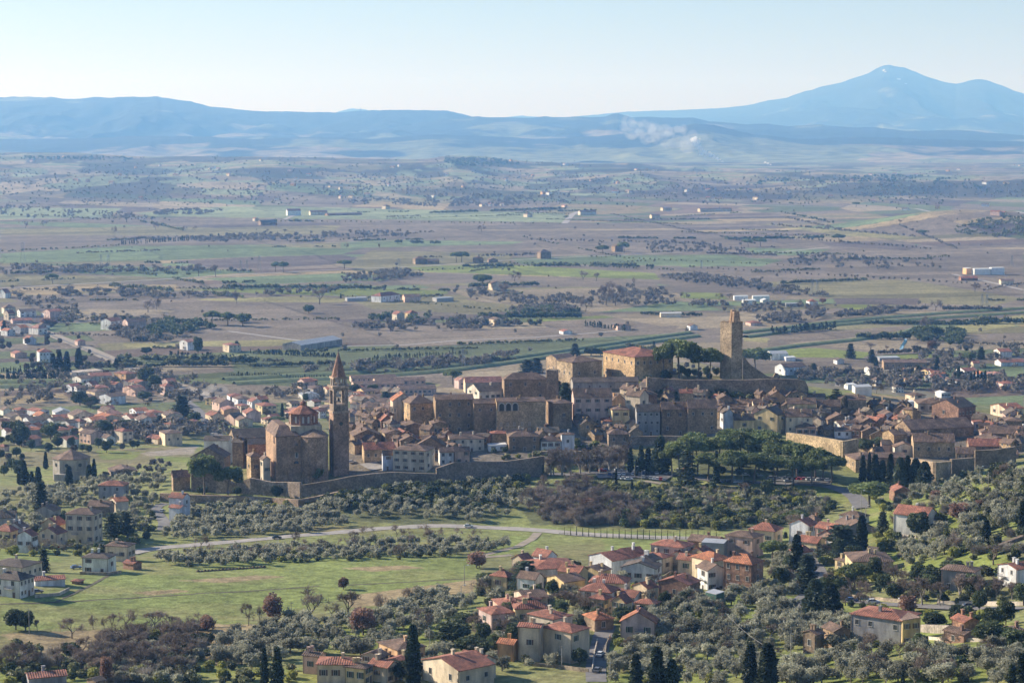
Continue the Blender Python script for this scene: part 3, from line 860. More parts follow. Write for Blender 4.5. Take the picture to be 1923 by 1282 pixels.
def _norm():
    for k, L in KIND.items():
        out = []
        for tr, cr, h0 in L:
            co = np.empty(len(cr.vertices) * 3, np.float32); cr.vertices.foreach_get("co", co); co = co.reshape(-1, 3)
            lo, hi = np.percentile(co, 1.5, axis=0), np.percentile(co, 98.5, axis=0)
            out.append((tr, cr, float(hi[2]), float((hi[0] - lo[0] + hi[1] - lo[1]) / 2 / hi[2])))
        KIND[k] = out
_norm()
def tree(kind, p, h, base, cat, group=None, wide=1.0, var=None, parts=True, mark=None, fixed=False):
    v = KIND[kind][(rnd.randrange(99) if var is None else var) % len(KIND[kind])]
    tr, cr, h0, nat_ = v
    if wide > 3: wide = min(2.0, max(.5, wide / 1000 / nat_))      # an aspect (width over height, x 1000) was asked for
    s = h / h0
    sc = (s * wide, s * wide, s)
    rz = rnd.random() * 6.28
    if tr is None:
        o = obj(kind, cr, None, p, rz); o.scale = sc
    elif parts:
        o = obj(kind, None, None, p, rz); o.scale = sc
        obj('trunk', tr, o); obj('crown', cr, o)
    else:
        key = (kind, id(tr))
        if key not in LEAFY:
            me = cr.copy(); LEAFY[key] = join2(tr, cr, kind)
        o = obj(kind, LEAFY[key], None, p, rz); o.scale = sc
    return thing(o, base, cat, group, mark, fixed)
def join2(a, b, name):
    """One mesh of trunk and crown for trees too far off to show them apart."""
    V, F, MI, mats = [], [], [], []
    for me in (a, b):
        k = len(V); V += [tuple(v.co) for v in me.vertices]
        F += [tuple(k + i for i in p.vertices) for p in me.polygons]
        MI += [len(mats)] * len(me.polygons); mats.append(me.materials[0])
    return mesh(name, V, F, mats, MI)
# single trees read off the photograph: kind letter, x, foot row, top row, crown width (photo pixels)
LET = dict(P='stone_pine', C='cypress_tree', B='broad_cypress', F='conifer_tree', D='cedar_tree', E='evergreen_tree', R='oak_tree', N='bare_tree', L='plane_tree', Y='poplar_tree', O='olive_tree')
SAY = dict(P=('umbrella pine with a wide flat dark crown', 'pine'), C=('slim dark cypress', 'cypress'), B=('broad dark green cypress', 'cypress'), F=('dark pointed conifer', 'conifer'),
           D=('dark spreading cedar with level branches', 'cedar'), E=('round dense evergreen tree', 'evergreen'), R=('russet-leaved oak', 'oak'), N=('leafless grey-brown tree', 'bare tree'),
           L=('leafless plane tree with pale trunk', 'plane tree'), Y=('tall leafless poplar', 'poplar'), O=('grey-green olive tree', 'olive'))
TREES = """
P 99,533,514,22 P 517,511,492,17 P 532,512,492,17 P 647,505,489,24 P 857,493,474,20 P 867,493,473,22 P 906,545,516,32 P 1132,477,461,22 P 1172,475,455,20 P 1405,464,449,17 P 1428,463,448,22
P 1576,456,440,22 P 1732,443,432,18 P 1063,411,405,13 P 1608,389,380,16 P 398,610,584,28 P 428,611,587,28 P 456,613,589,26 P 1275,712,640,62 P 1312,714,652,46 P 1333,714,655,40 P 1246,712,652,36 P 1418,705,655,50
P 384,938,855,52 P 428,938,877,46 P 1632,952,906,80 P 1605,1107,1060,56 P 1493,987,960,52 P 1562,906,854,52 P 850,722,694,30 P 520,800,782,34 P 1450,1060,1015,44
P 1276,895,830,50 P 1310,890,820,52 P 1350,885,818,56 P 1388,882,812,58 P 1425,884,817,58 P 1460,890,824,56 P 1496,896,832,54 P 1530,902,842,50 P 1330,905,850,52 P 1375,908,846,56 P 1416,908,850,56 P 1455,910,855,54 P 1490,912,858,50 P 1524,912,862,46 P 1262,890,838,40 P 1545,900,848,44 P 1300,880,812,46 P 1440,868,808,52 P 1405,866,806,48 P 1370,862,806,44
C 1620,907,855,12 C 1632,905,850,8 C 1643,911,853,16 C 1672,917,852,15 C 1704,914,855,14 C 1657,911,864,16 B 1690,920,858,26 B 1719,917,860,26 B 1736,918,866,28 B 1655,908,872,18
C 497,1290,1214,14 C 521,1292,1213,20 C 776,1292,1171,27 C 1194,1294,1226,22 C 1233,1298,1212,40 C 1262,1296,1236,28 C 1409,1300,1206,26 C 1441,1300,1206,38 C 1695,1292,1258,8 C 1900,1296,1245,16 C 1918,1296,1224,20
C 1496,1091,1003,25 C 1618,1036,967,20 C 1852,1024,975,19 C 1919,1002,940,14 F 1515,1112,1040,40 B 1530,1160,1085,42 B 1558,1165,1092,40 D 1580,1048,985,70 E 1724,1010,962,34 F 1657,1003,960,22
C 1184,887,840,10 C 1204,887,836,13 C 1217,886,842,17 B 1240,889,818,32 C 1195,894,862,7 C 1345,908,846,11 D 1290,912,846,36 C 1187,925,902,5 C 1157,917,880,5 C 1020,895,872,5
C 46,912,864,13 C 37,910,878,9 C 60,913,884,9 C 72,912,876,15 C 86,881,848,8 F 77,962,903,26 C 130,912,874,17 C 168,910,872,15 C 177,898,861,9 F 83,1074,1030,18 D 210,1010,962,36 D 235,1008,960,36 E 45,905,885,20
F 1597,673,645,16 F 1637,681,656,14 C 1645,696,672,12 C 1760,693,670,10 C 1802,676,662,8 F 1842,674,651,14 C 1823,722,700,5 C 1830,722,698,5 C 1836,722,694,6 C 1843,723,698,6 C 1850,723,696,6 C 1800,716,688,8 C 1793,718,698,6 C 1806,716,696,6 F 1528,704,682,16 F 1725,705,686,14 C 1748,700,690,6 P 1820,688,662,22
F 990,720,676,50 F 1008,700,672,26 F 1080,668,645,30 C 1228,656,641,7 E 1110,668,652,30 E 1128,668,654,26 E 665,742,722,20 F 724,764,735,24 F 705,724,715,6 E 700,735,722,18
E 30,818,790,26 E 40,838,797,28 E 95,825,795,30 E 110,815,795,26 E 195,815,790,28 E 235,808,788,28 F 342,790,742,38 E 270,752,735,30 E 300,735,722,26 C 100,695,664,12 C 112,694,660,14 C 126,694,660,12 C 148,693,654,14 C 205,690,676,9 C 218,690,672,11 C 224,688,670,9 E 150,762,735,28 E 170,766,745,26 E 275,720,690,26 E 290,732,704,22 F 300,800,780,16 C 530,783,757,6 E 365,795,775,22
F 1112,690,672,10 F 445,660,640,12 E 275,665,652,24 E 285,622,608,18 E 372,668,634,16 C 8,622,602,9 C 640,560,551,3 N 600,571,542,26 N 445,570,545,17 N 278,586,562,24 N 294,581,560,18 N 355,560,546,15 E 580,588,573,18 R 86,612,597,20 R 101,612,601,14 E 138,588,578,10
N 373,519,494,18 N 405,519,497,13 N 48,429,418,11 N 81,426,415,13 N 292,432,416,11 N 214,440,424,7 N 348,434,424,8 N 366,433,424,8 N 502,437,430,8 N 535,437,430,9 N 905,436,422,14 N 966,528,508,22 N 1095,526,508,20 N 1138,573,528,28 N 1155,574,530,28 N 1100,585,555,22 N 945,563,532,22 N 1120,528,512,10 N 1190,537,520,10 N 650,468,456,8 N 713,466,457,6
N 238,418,398,26 N 1831,548,532,20 N 1856,545,534,7 N 1370,560,550,14 N 1350,562,550,14 N 1500,578,562,14 N 1740,622,594,28 N 1757,583,562,20 N 1690,420,412,8 N 1525,592,568,26 N 1635,658,642,18 N 1665,658,648,9 R 1750,658,640,16 R 1545,570,560,12 N 1285,560,548,14
N 135,1198,1157,42 N 175,1181,1152,22 N 196,1180,1157,12 N 210,1180,1150,16 N 236,1180,1143,34 N 290,1180,1146,42 N 325,1180,1152,30 N 467,1174,1130,26 N 489,1174,1134,16 R 512,1170,1116,34 R 645,1106,1083,18 N 584,1164,1103,54 N 653,1158,1108,42 N 622,1160,1130,26 R 682,1192,1140,44 N 715,1148,1112,38 N 778,1132,1100,40 N 752,1050,1018,30 R 390,1186,1155,26 R 200,1284,1232,20 E 131,1236,1206,30 E 365,1215,1190,26 E 30,1182,1143,34 E 48,1184,1148,30 N 70,1184,1162,14 N 900,1065,1035,30 R 895,1066,1036,30 N 240,1250,1200,40 N 800,1190,1142,34
R 1800,977,944,34 R 1705,1152,1117,30 R 1838,955,938,16 R 1758,935,920,20 R 1880,1248,1218,14 D 985,1108,1052,52 D 1070,1072,1048,44 F 1058,1115,1090,24 N 1055,1140,1108,40 E 1170,1168,1140,34 E 1085,1080,1064,20 D 995,1165,1122,24 E 912,1100,1075,34 E 850,1210,1165,60 E 880,1230,1195,60 E 870,1175,1150,50 E 910,1232,1200,40 E 755,1275,1240,44 E 738,1268,1245,30 F 1195,1112,1090,10 F 1475,1010,998,16 E 1750,1105,1065,44 E 1755,1178,1150,50 E 1860,1215,1168,56 E 1900,1215,1180,50 E 1728,1225,1190,28 E 1680,1120,1095,28
N 1490,1000,962,40 N 1690,995,960,40 N 1790,1040,1000,40 L 1732,1136,1082,40 L 1765,1138,1090,34 L 1802,1130,1078,34 L 1838,1128,1080,34 L 1871,1125,1090,30 L 1900,1125,1092,28 N 1865,1060,1020,34 E 1790,1080,1052,40 R 1705,1150,1122,20 D 1575,1055,1010,30
Y 1055,893,838,26 Y 1072,893,842,24 Y 1090,890,840,24 Y 1108,888,842,24 Y 1126,887,838,26 Y 1145,886,836,26 Y 1160,884,838,22 Y 1180,880,826,20 Y 1035,893,842,24 Y 1172,882,834,20 L 1320,855,826,24 L 1340,852,822,22 L 1300,858,830,22 L 1270,860,838,20 Y 1040,892,840,18
E 1257,810,758,36 D 1570,765,730,22 E 1560,772,742,22 E 596,905,874,22 N 580,902,880,24 E 520,936,912,20 E 380,928,912,18 E 445,930,914,16 E 1625,848,825,34 E 1650,842,822,24 E 1690,848,828,30 C 1711,835,815,5 N 1720,850,830,22 N 1740,858,840,18 F 1320,740,712,14 E 1345,742,725,14 E 1290,735,720,16 N 1270,730,708,22 N 1310,735,710,18 E 1358,745,730,16 E 1420,742,728,20 N 1240,735,712,20 E 1216,725,705,14 E 1440,740,726,18 F 1048,745,715,24 F 1062,750,718,24
E 1875,905,868,30 N 1880,908,868,30 E 1898,905,880,16 E 1440,935,900,24 N 1395,930,905,26 E 1300,958,935,30 E 1360,975,955,28 R 1105,960,935,26 E 1180,975,955,24 E 1245,965,940,28 D 1420,965,935,26 E 1500,975,955,26
"""
PTS = []
def single_trees():
    rows = []
    for line in TREES.strip().splitlines():
        t = line.split()
        for k, q in zip(t[::2], t[1::2]):
            rows.append((k, *map(float, q.split(','))))
    H = hits([r[1] for r in rows], [min(r[2], 1281 if r[2] < 1282 else r[2]) for r in rows])
    for (k, x, yb, yt, w), p in zip(rows, H):
        d = p[1]; h = max(2.0, (yb - yt) * d / FPX * 1.0)
        kind = LET[k]
        base, cat = SAY[k]
        wide = 1.0
        wide = 1000 * w / max(4, yb - yt)
        tree(kind, (p[0], p[1], p[2] - .1), h, base, cat, None, wide, None, d < 1400)
        PTS.append((x, yb))
single_trees()
# groves and thickets: kind list, how many, height range (m), group, label, area on the photograph
AREAS = [
 ('olive_tree', 122, 3.1, 5.3, 'olives on the slope under the church', 'grey-green olive tree in the grove under the brick church wall', '330,965 430,950 560,962 640,970 660,1000 520,1004 400,1016 300,1012'),
 ('olive_tree', 90, 3.1, 5.7, 'olives below the long town wall', 'grey-green olive tree on the slope below the long town wall', '600,955 760,920 960,910 1000,930 990,970 900,978 700,978'),
 ('olive_tree', 79, 3.1, 5.3, 'olives around the octagonal church', 'grey-green olive tree in the grove beside the octagonal church', '40,930 110,915 230,885 320,870 300,925 250,935 180,925 110,955 60,960'),
 ('olive_tree', 90, 2.7, 4.8, 'olives between the bend road and the meadow', 'small grey-green olive tree between the curving road and the meadow', '290,1050 420,1038 560,1029 760,1017 900,1016 960,1020 940,1036 880,1041 700,1045 500,1057 330,1065'),
 ('olive_tree', 87, 3.5, 5.7, 'olives above the cypress trio', 'silvery olive tree in the grove above the three tall cypresses', '1230,1140 1310,1120 1420,1115 1480,1160 1500,1230 1440,1240 1330,1200 1280,1205 1170,1225 1190,1190'),
 ('olive_tree', 70, 3.5, 5.7, 'olives below the yellow farmhouse', 'silvery olive tree on the slope below the yellow and grey farmhouse', '1470,1255 1560,1240 1700,1225 1800,1235 1923,1225 1923,1290 1460,1290'),
 ('olive_tree', 130, 3.1, 5.5, 'olives on the hillside by the red roof', 'grey-green olive tree on the steep hillside near the bright red roof', '1700,915 1780,905 1860,885 1923,892 1923,985 1860,1000 1840,1040 1700,1062 1690,1010 1780,1000 1790,960 1690,940'),
 ('olive_tree', 165, 3.1, 5.3, 'olives between the field and the villas', 'grey-green olive tree in the grove between the meadow and the villas', '420,1200 480,1180 560,1172 700,1160 840,1110 890,1130 860,1160 700,1235 560,1230 470,1260 400,1250'),
 ('fruit_tree', 45, 3, 4.5, 'small bare trees of the garden plots', 'small leafless orchard tree in the plots beside the yellow block', '20,1010 120,1022 140,1035 60,1040 0,1035'),
 ('thicket', 120, 2.5, 5, 'bare thickets on the hump', 'bare grey-brown thicket on the scrubby slope below the car park', '975,945 1010,920 1090,908 1130,928 1180,940 1250,955 1270,990 1180,992 1040,985'),
 ('bare_tree', 62, 5, 8, 'bare trees on the hump', 'leafless tree on the scrubby slope below the car park', '985,950 1010,918 1090,906 1140,932 1220,965 1180,990 1040,985'),
 ('shrub', 330, 2, 4.2, 'bushes on the hump', 'dark green bush on the scrubby slope below the car park', '1120,922 1180,928 1250,922 1330,918 1420,920 1490,922 1580,948 1540,975 1480,988 1340,996 1150,988'),
 ('thicket', 85, 2.5, 4.5, 'bare thickets in the bottom corner', 'bare grey thicket above the small red roof at the bottom edge', '0,1215 110,1235 220,1205 380,1180 390,1215 340,1282 220,1290 140,1255 0,1262'),
 ('bare_tree', 57, 4.5, 8, 'bare trees in the bottom corner', 'leafless tree in the thickets above the small red roof', '0,1225 100,1240 220,1200 385,1182 380,1225 330,1282 190,1275 130,1255 0,1270'),
 ('olive_tree', 50, 2.7, 4.4, 'olives by the bottom-edge thickets', 'olive tree among bare thickets near the small red roof', '150,1240 260,1215 380,1240 370,1290 220,1290'),
 ('shrub', 132, 1.5, 3.5, 'garden bushes among the villas', 'green garden bush between the villas with red roofs', '900,1100 1000,1060 1100,1075 1240,1110 1320,1130 1230,1200 1120,1240 1000,1260 900,1200'),
 ('shrub', 123, 1.5, 3.5, 'bushes on the terraced hillside', 'bush on the terraced hillside among houses', '1440,1060 1560,1030 1700,1070 1923,1080 1923,1180 1760,1160 1600,1170 1480,1130'),
 ('shrub', 101, 1.5, 3.5, 'bushes along the wall foot', 'dark bush at the foot of the long town wall', '560,938 700,925 850,908 1000,898 1000,912 860,922 700,945 580,955'),
 ('bare_tree', 39, 4, 7, 'bare trees of the hillside gardens', 'leafless tree in the gardens of the hillside houses', '1440,1080 1580,1030 1700,1080 1900,1100 1900,1160 1740,1150 1500,1130'),
 ('shrub', 66, 2, 4, 'bushes under the castle wall', 'dark bush under the castle rampart', '1225,735 1300,742 1400,744 1500,744 1500,752 1300,754 1225,745'),
 ('evergreen_tree', 30, 4, 7, 'evergreens of the lower suburb', 'dark evergreen tree among the small suburban houses', '0,780 180,800 300,790 380,800 300,835 100,845 0,840'),
 ('bare_tree', 52, 5, 8, 'bare trees beyond the town', 'leafless tree among the scattered houses beyond the old town', '1480,690 1700,705 1923,712 1923,742 1760,748 1560,735 1500,715'),
 ('bare_tree', 33, 4, 7, 'bare trees along the railway', 'leafless tree beside the railway line', '120,640 200,670 360,745 430,770 330,745 190,690'),
 ('shrub', 160, 2, 4.5, 'bushes on the shaded slope under the wall', 'dark bush on the shaded slope under the town wall', '330,960 560,945 700,925 860,910 980,902 980,935 900,960 700,950 560,968 400,985 320,985'),
 ('shrub', 150, 1.5, 4, 'bushes among the hillside olives', 'bush among the hillside olive trees', '1640,930 1700,915 1860,880 1923,880 1923,1050 1700,1060 1640,1040'),
 ('thicket', 60, 2, 4, 'bare thickets on the right hillside', 'bare thicket among the hillside olive trees', '1640,930 1700,920 1923,885 1923,1050 1700,1065 1640,1040'),
 ('shrub', 130, 1.5, 4, 'hedge bushes of the bottom corner', 'dark bush in the overgrown bottom corner', '0,1205 120,1240 240,1200 390,1180 400,1250 560,1255 560,1290 0,1290'),
 ('olive_tree', 77, 2.7, 4.8, 'olives between the villas', 'grey-green olive tree in the villa gardens', '900,1090 1000,1060 1220,1065 1240,1130 1180,1150 1110,1190 1110,1250 940,1260 850,1230 800,1280 700,1280 740,1200 880,1180'),
 ('olive_tree', 103, 3.1, 5.3, 'olives of the middle slope', 'silvery olive tree on the slope beside the side street', '1430,1050 1500,1030 1500,1120 1560,1170 1620,1180 1600,1230 1480,1215 1400,1120 1440,1100'),
 ('evergreen_tree', 26, 4, 7, 'evergreens of the villa gardens', 'round evergreen tree in the villa gardens', '860,1140 960,1080 1240,1090 1440,1060 1480,1120 1240,1160 1120,1250 860,1240'),
 ('evergreen_tree', 30, 5, 8, 'evergreens of the right hillside', 'dark evergreen tree among the hillside houses', '1440,1040 1560,1030 1740,1080 1923,1110 1923,1200 1760,1180 1600,1130 1500,1150'),
 ('thicket', 70, 2.5, 5, 'bare thickets by the town car park', 'bare thicket on the bank under the town car park', '1020,870 1060,862 1180,845 1180,885 1060,895 1020,895'),
 ('evergreen_tree', 34, 4, 8, 'evergreens of the suburb gardens', 'evergreen tree in the gardens beyond the church', '0,800 60,830 180,838 300,838 300,850 60,850 0,860 0,905 60,890 40,860'),
 ('olive_tree', 103, 3.1, 5.3, 'olives of the lower left', 'grey-green olive tree in the grove around the grey house', '0,935 60,915 180,925 290,930 290,1000 230,1000 215,960 120,955 110,1020 0,1015'),
 ('shrub', 70, 2, 4, 'bushes of the lower left', 'bush in the gardens around the cream apartment block', '0,960 120,960 120,1020 200,1030 290,960 300,1000 230,1040 150,1045 60,1050 0,1040'),
 ('evergreen_tree', 150, 3, 5, 'evergreens added as shade on the bank', 'dark evergreen added as shade on the bank under the long wall', '600,945 660,932 760,920 860,912 900,918 840,940 740,950 640,960'),  # dark crowns put in to darken the bank in place of shade
 ('evergreen_tree', 12, 3, 5, 'evergreens added as shade under the park pines', 'dark evergreen undergrowth tree added as shade beneath the umbrella pines', '1270,885 1340,870 1440,875 1560,895 1540,905 1400,900 1290,900'),  # undergrowth put in to darken the ground where pine shade falls
 ('bare_tree', 40, 3.5, 6, 'bare trees among the lower olives', 'leafless tree among the olive trees below the villas', '1220,1140 1420,1115 1500,1180 1923,1225 1923,1290 1440,1250 1170,1225'),
 ('shrub', 90, 1.2, 3, 'bushes among the lower olives', 'small bush among the olive trees below the villas', '1150,1215 1240,1140 1420,1115 1500,1180 1700,1225 1923,1225 1923,1290 1440,1270 1330,1290 1140,1290'),
 ('shrub', 70, 1.2, 2.6, 'bushes at the meadow edge', 'small bush between the curving road and the meadow', '290,1046 560,1030 900,1018 960,1022 900,1045 560,1058 330,1066'),
 ('bare_tree', 26, 4, 7, 'bare trees between the villas', 'leafless tree in the villa gardens', '900,1080 1000,1060 1240,1065 1240,1140 1100,1180 1000,1250 880,1230'),
 ('olive_tree', 70, 3.2, 5, 'olives by the villa lane', 'grey-green olive tree on the bright grass beside the villa lane', '1145,1235 1230,1208 1330,1205 1440,1240 1470,1290 1140,1290'),
 ('olive_tree', 80, 3, 4.6, 'olives of the belt above the meadow', 'small olive tree in the belt between the curving road and the meadow', '300,1052 480,1036 640,1028 800,1020 960,1022 930,1044 860,1046 640,1054 480,1062 340,1068'),
 ('olive_tree', 60, 3.2, 5, 'olives under the church terrace', 'olive tree below the church terrace wall', '340,955 440,948 560,960 640,945 640,975 500,1000 340,1010'),
 ('evergreen_tree', 46, 4, 8, 'evergreens of the far suburb', 'evergreen tree in the far suburb by the railway', '0,600 120,620 330,735 400,760 640,745 640,790 430,800 300,770 100,720 0,680'),
 ('bare_tree', 60, 4, 8, 'bare trees of the suburb', 'leafless tree in the suburb beyond the church', '0,700 330,735 640,745 640,800 330,830 0,840'),
 ('evergreen_tree', 26, 3, 6, 'evergreens of the citadel', 'dark evergreen tree crowding the citadel near the ruined tower', '1225,700 1270,690 1345,695 1348,714 1230,716'),
 ('bare_tree', 30, 3.5, 6, 'bare trees above the belt', 'leafless tree beside the curving road', '300,1030 600,1010 780,1000 960,1006 960,1030 700,1040 400,1056'),
 ('thicket', 110, 2, 4, 'bare thickets right of the hump', 'bare thicket on the bank below the avenue of pines', '1200,925 1330,920 1490,924 1575,948 1540,975 1340,994 1230,985'),
 ('olive_tree', 40, 3, 5, 'olives on the bank below the avenue', 'olive tree on the scrubby bank below the avenue of pines', '1240,930 1400,928 1560,950 1500,980 1300,990'),
 ('shrub', 60, 1.5, 3, 'bushes under the car park', 'bush on the grass edge of the car park', '1060,905 1130,910 1250,915 1330,915 1330,920 1130,922 1060,912'),
 ('shrub', 60, 1.5, 3.5, 'bushes in the town gardens', 'dark bush in the terraced town gardens', '850,868 940,850 1010,846 1060,870 1000,860 900,866 1140,840 1180,835 1100,835 1060,820'),
]
def groves():
    g = G(9)
    for kind, n, h0, h1, group, label, area in AREAS:
        P = poly_of(area); xs = [p[0] for p in P]; ys = [p[1] for p in P]
        got = []
        tries = 0
        while len(got) < n and tries < 9000:
            tries += 1
            x = xs and g.uniform(min(xs), max(xs)); y = g.uniform(min(ys), max(ys))
            if not inside(np.array([x]), np.array([y]), P)[0]:
                continue
            r = 5 if kind in ('shrub', 'thicket') else 9
            if any(abs(x - a) < r and abs(y - b) < r * .55 for a, b in got[-400:]) and tries < 6000:
                continue
            got.append((x, y))
        H = hits([q[0] for q in got], [q[1] for q in got])
        cat = kind.replace('_', ' ')
        for p in H:
            if BLOCK and blocked(p):
                continue
            tree(kind, (p[0], p[1], p[2] - .15), g.uniform(h0, h1), label, cat, group, g.uniform(.85, 1.2), None, p[1] < 1250, None, True)
# ------------------------------------------------------------------ houses
WC = dict(c=(.72,.60,.44), w=(.78,.76,.72), y=(.72,.56,.30), o=(.70,.43,.22), p=(.68,.48,.39), g=(.36,.34,.32), s=(.275,.192,.122), t=(.42,.30,.175), b=(.29,.165,.11), l=(.52,.55,.64), v=(.05,.13,.085))
WN = dict(c='cream', w='white', y='yellow', o='orange', p='pink', g='grey', s='dark stone', t='tan stone', b='brick', l='pale lilac', v='dark green')
RC = dict(r=(.30,.118,.075), o=(.42,.16,.075), b=(.170,.108,.076), d=(.112,.085,.068), p=(.34,.17,.13), g=(.36,.37,.38), w=(.70,.70,.68), y=(.6,.44,.2), c=(.5,.42,.34), s=(.17,.135,.10), f=(.3,.2,.15))
RN = dict(r='red', o='orange', b='brown', d='dark brown', p='pinkish', g='grey', w='white', y='yellow', c='pale', s='stone', f='brown')
WINM = {}
def winmesh(w, h, style):
    k = (round(w, 1), round(h, 1), style)
    if k not in WINM:
        f = MB(); w2, h2 = w / 2, h / 2
        f.box(-w2 - .12, -w2, -.07, .05, -h2 - .12, h2 + .12); f.box(w2, w2 + .12, -.07, .05, -h2 - .12, h2 + .12)
        f.box(-w2, w2, -.07, .05, h2, h2 + .12); f.box(-w2 - .2, w2 + .2, -.14, .05, -h2 - .24, -h2 - .12)
        f.box(-.03, .03, -.05, .05, -h2, h2)
        if style in ('green', 'brown'):
            f.box(-w2 - .12 - w * .5, -w2 - .12, -.1, -.04, -h2 - .05, h2 + .05, 1); f.box(w2 + .12, w2 + .12 + w * .5, -.1, -.04, -h2 - .05, h2 + .05, 1)
        pn = MB(); pn.box(-w2, w2, -.03, .04, -h2, h2)
        WINM[k] = (f.build('window', [M['frame'], M['shutter_green' if style == 'green' else 'shutter_brown']]), pn.build('pane', [M['glass']]))
    return WINM[k]
DOORM = {}
def doormesh(w, h):
    k = (round(w, 1), round(h, 1))
    if k not in DOORM:
        d = MB(); d.box(-w / 2 - .15, -w / 2, -.08, .05, 0, h + .15, 1); d.box(w / 2, w / 2 + .15, -.08, .05, 0, h + .15, 1); d.box(-w / 2, w / 2, -.08, .05, h, h + .15, 1)
        d.box(-w / 2, w / 2, -.04, .05, 0, h, 0)
        DOORM[k] = d.build('door', [M['door'], M['frame']])
    return DOORM[k]
cm = MB(); cm.box(-.4,.4,-.35,.35,-1.2,1.1,0); cm.box(-.5,.5,-.45,.45,1.1,1.22,0)
for i_ in (-.3, .3):
    cm.box(i_ - .08, i_ + .08, -.3, .3, 1.22, 1.5, 0)
cm.box(-.55,.55,-.5,.5,1.5,1.6,1)
CHIM = cm.build('chimney', [M['plaster'], M['roof']])
def roofpolys(kind, wa, wb, h, r, o=.5):
    """Top polygons of a roof over a wa x wb plan whose eaves stand at h; also the gable triangles of the wall."""
    a, b = wa / 2 + o, wb / 2 + o
    gab = []
    if kind == 'h':
        k = r * o / (min(wa, wb) / 2); e = h - k
        if wa >= wb:
            q = (wa - wb) / 2; A, B = (-q, 0, h + r), (q, 0, h + r)
            if q < .05:
                A = B = (0, 0, h + r)
                P = [[(-a,-b,e),(a,-b,e),A],[(a,-b,e),(a,b,e),A],[(a,b,e),(-a,b,e),A],[(-a,b,e),(-a,-b,e),A]]
            else:
                P = [[(-a,-b,e),(a,-b,e),B,A],[(a,-b,e),(a,b,e),B],[(a,b,e),(-a,b,e),A,B],[(-a,b,e),(-a,-b,e),A]]
        else:
            q = (wb - wa) / 2; A, B = (0, -q, h + r), (0, q, h + r)
            P = [[(-a,-b,e),(a,-b,e),A],[(a,-b,e),(a,b,e),B,A],[(a,b,e),(-a,b,e),B],[(-a,b,e),(-a,-b,e),A,B]]
    elif kind == 'b':
        k = r * o / (wb / 2); e = h - k; a = wa / 2 + .3
        P = [[(-a,-b,e),(a,-b,e),(a,0,h+r),(-a,0,h+r)],[(a,b,e),(-a,b,e),(-a,0,h+r),(a,0,h+r)]]
        gab = [[(wa/2,-wb/2,h),(wa/2,wb/2,h),(wa/2,0,h+r-.12)],[(-wa/2,wb/2,h),(-wa/2,-wb/2,h),(-wa/2,0,h+r-.12)]]
    elif kind == 'a':
        k = r * o / (wa / 2); e = h - k; b = wb / 2 + .3
        P = [[(a,-b,e),(a,b,e),(0,b,h+r),(0,-b,h+r)],[(-a,b,e),(-a,-b,e),(0,-b,h+r),(0,b,h+r)]]
        gab = [[(-wa/2,-wb/2,h),(wa/2,-wb/2,h),(0,-wb/2,h+r-.12)],[(wa/2,wb/2,h),(-wa/2,wb/2,h),(0,wb/2,h+r-.12)]]
    else:
        a, b = wa / 2 + .15, wb / 2 + .15
        P = [[(-a,-b,h+.05),(a,-b,h+.05),(a,b,h+.45),(-a,b,h+.45)]]
        gab = [[(wa/2,-wb/2,h),(wa/2,wb/2,h),(wa/2,wb/2,h+.3)],[(-wa/2,wb/2,h),(-wa/2,-wb/2,h),(-wa/2,wb/2,h+.3)],[(wa/2,wb/2,h),(-wa/2,wb/2,h),(-wa/2,wb/2,h+.3),(wa/2,wb/2,h+.3)]]
    return P, gab
FOOT = []          # footprints, to keep the trees out of the houses
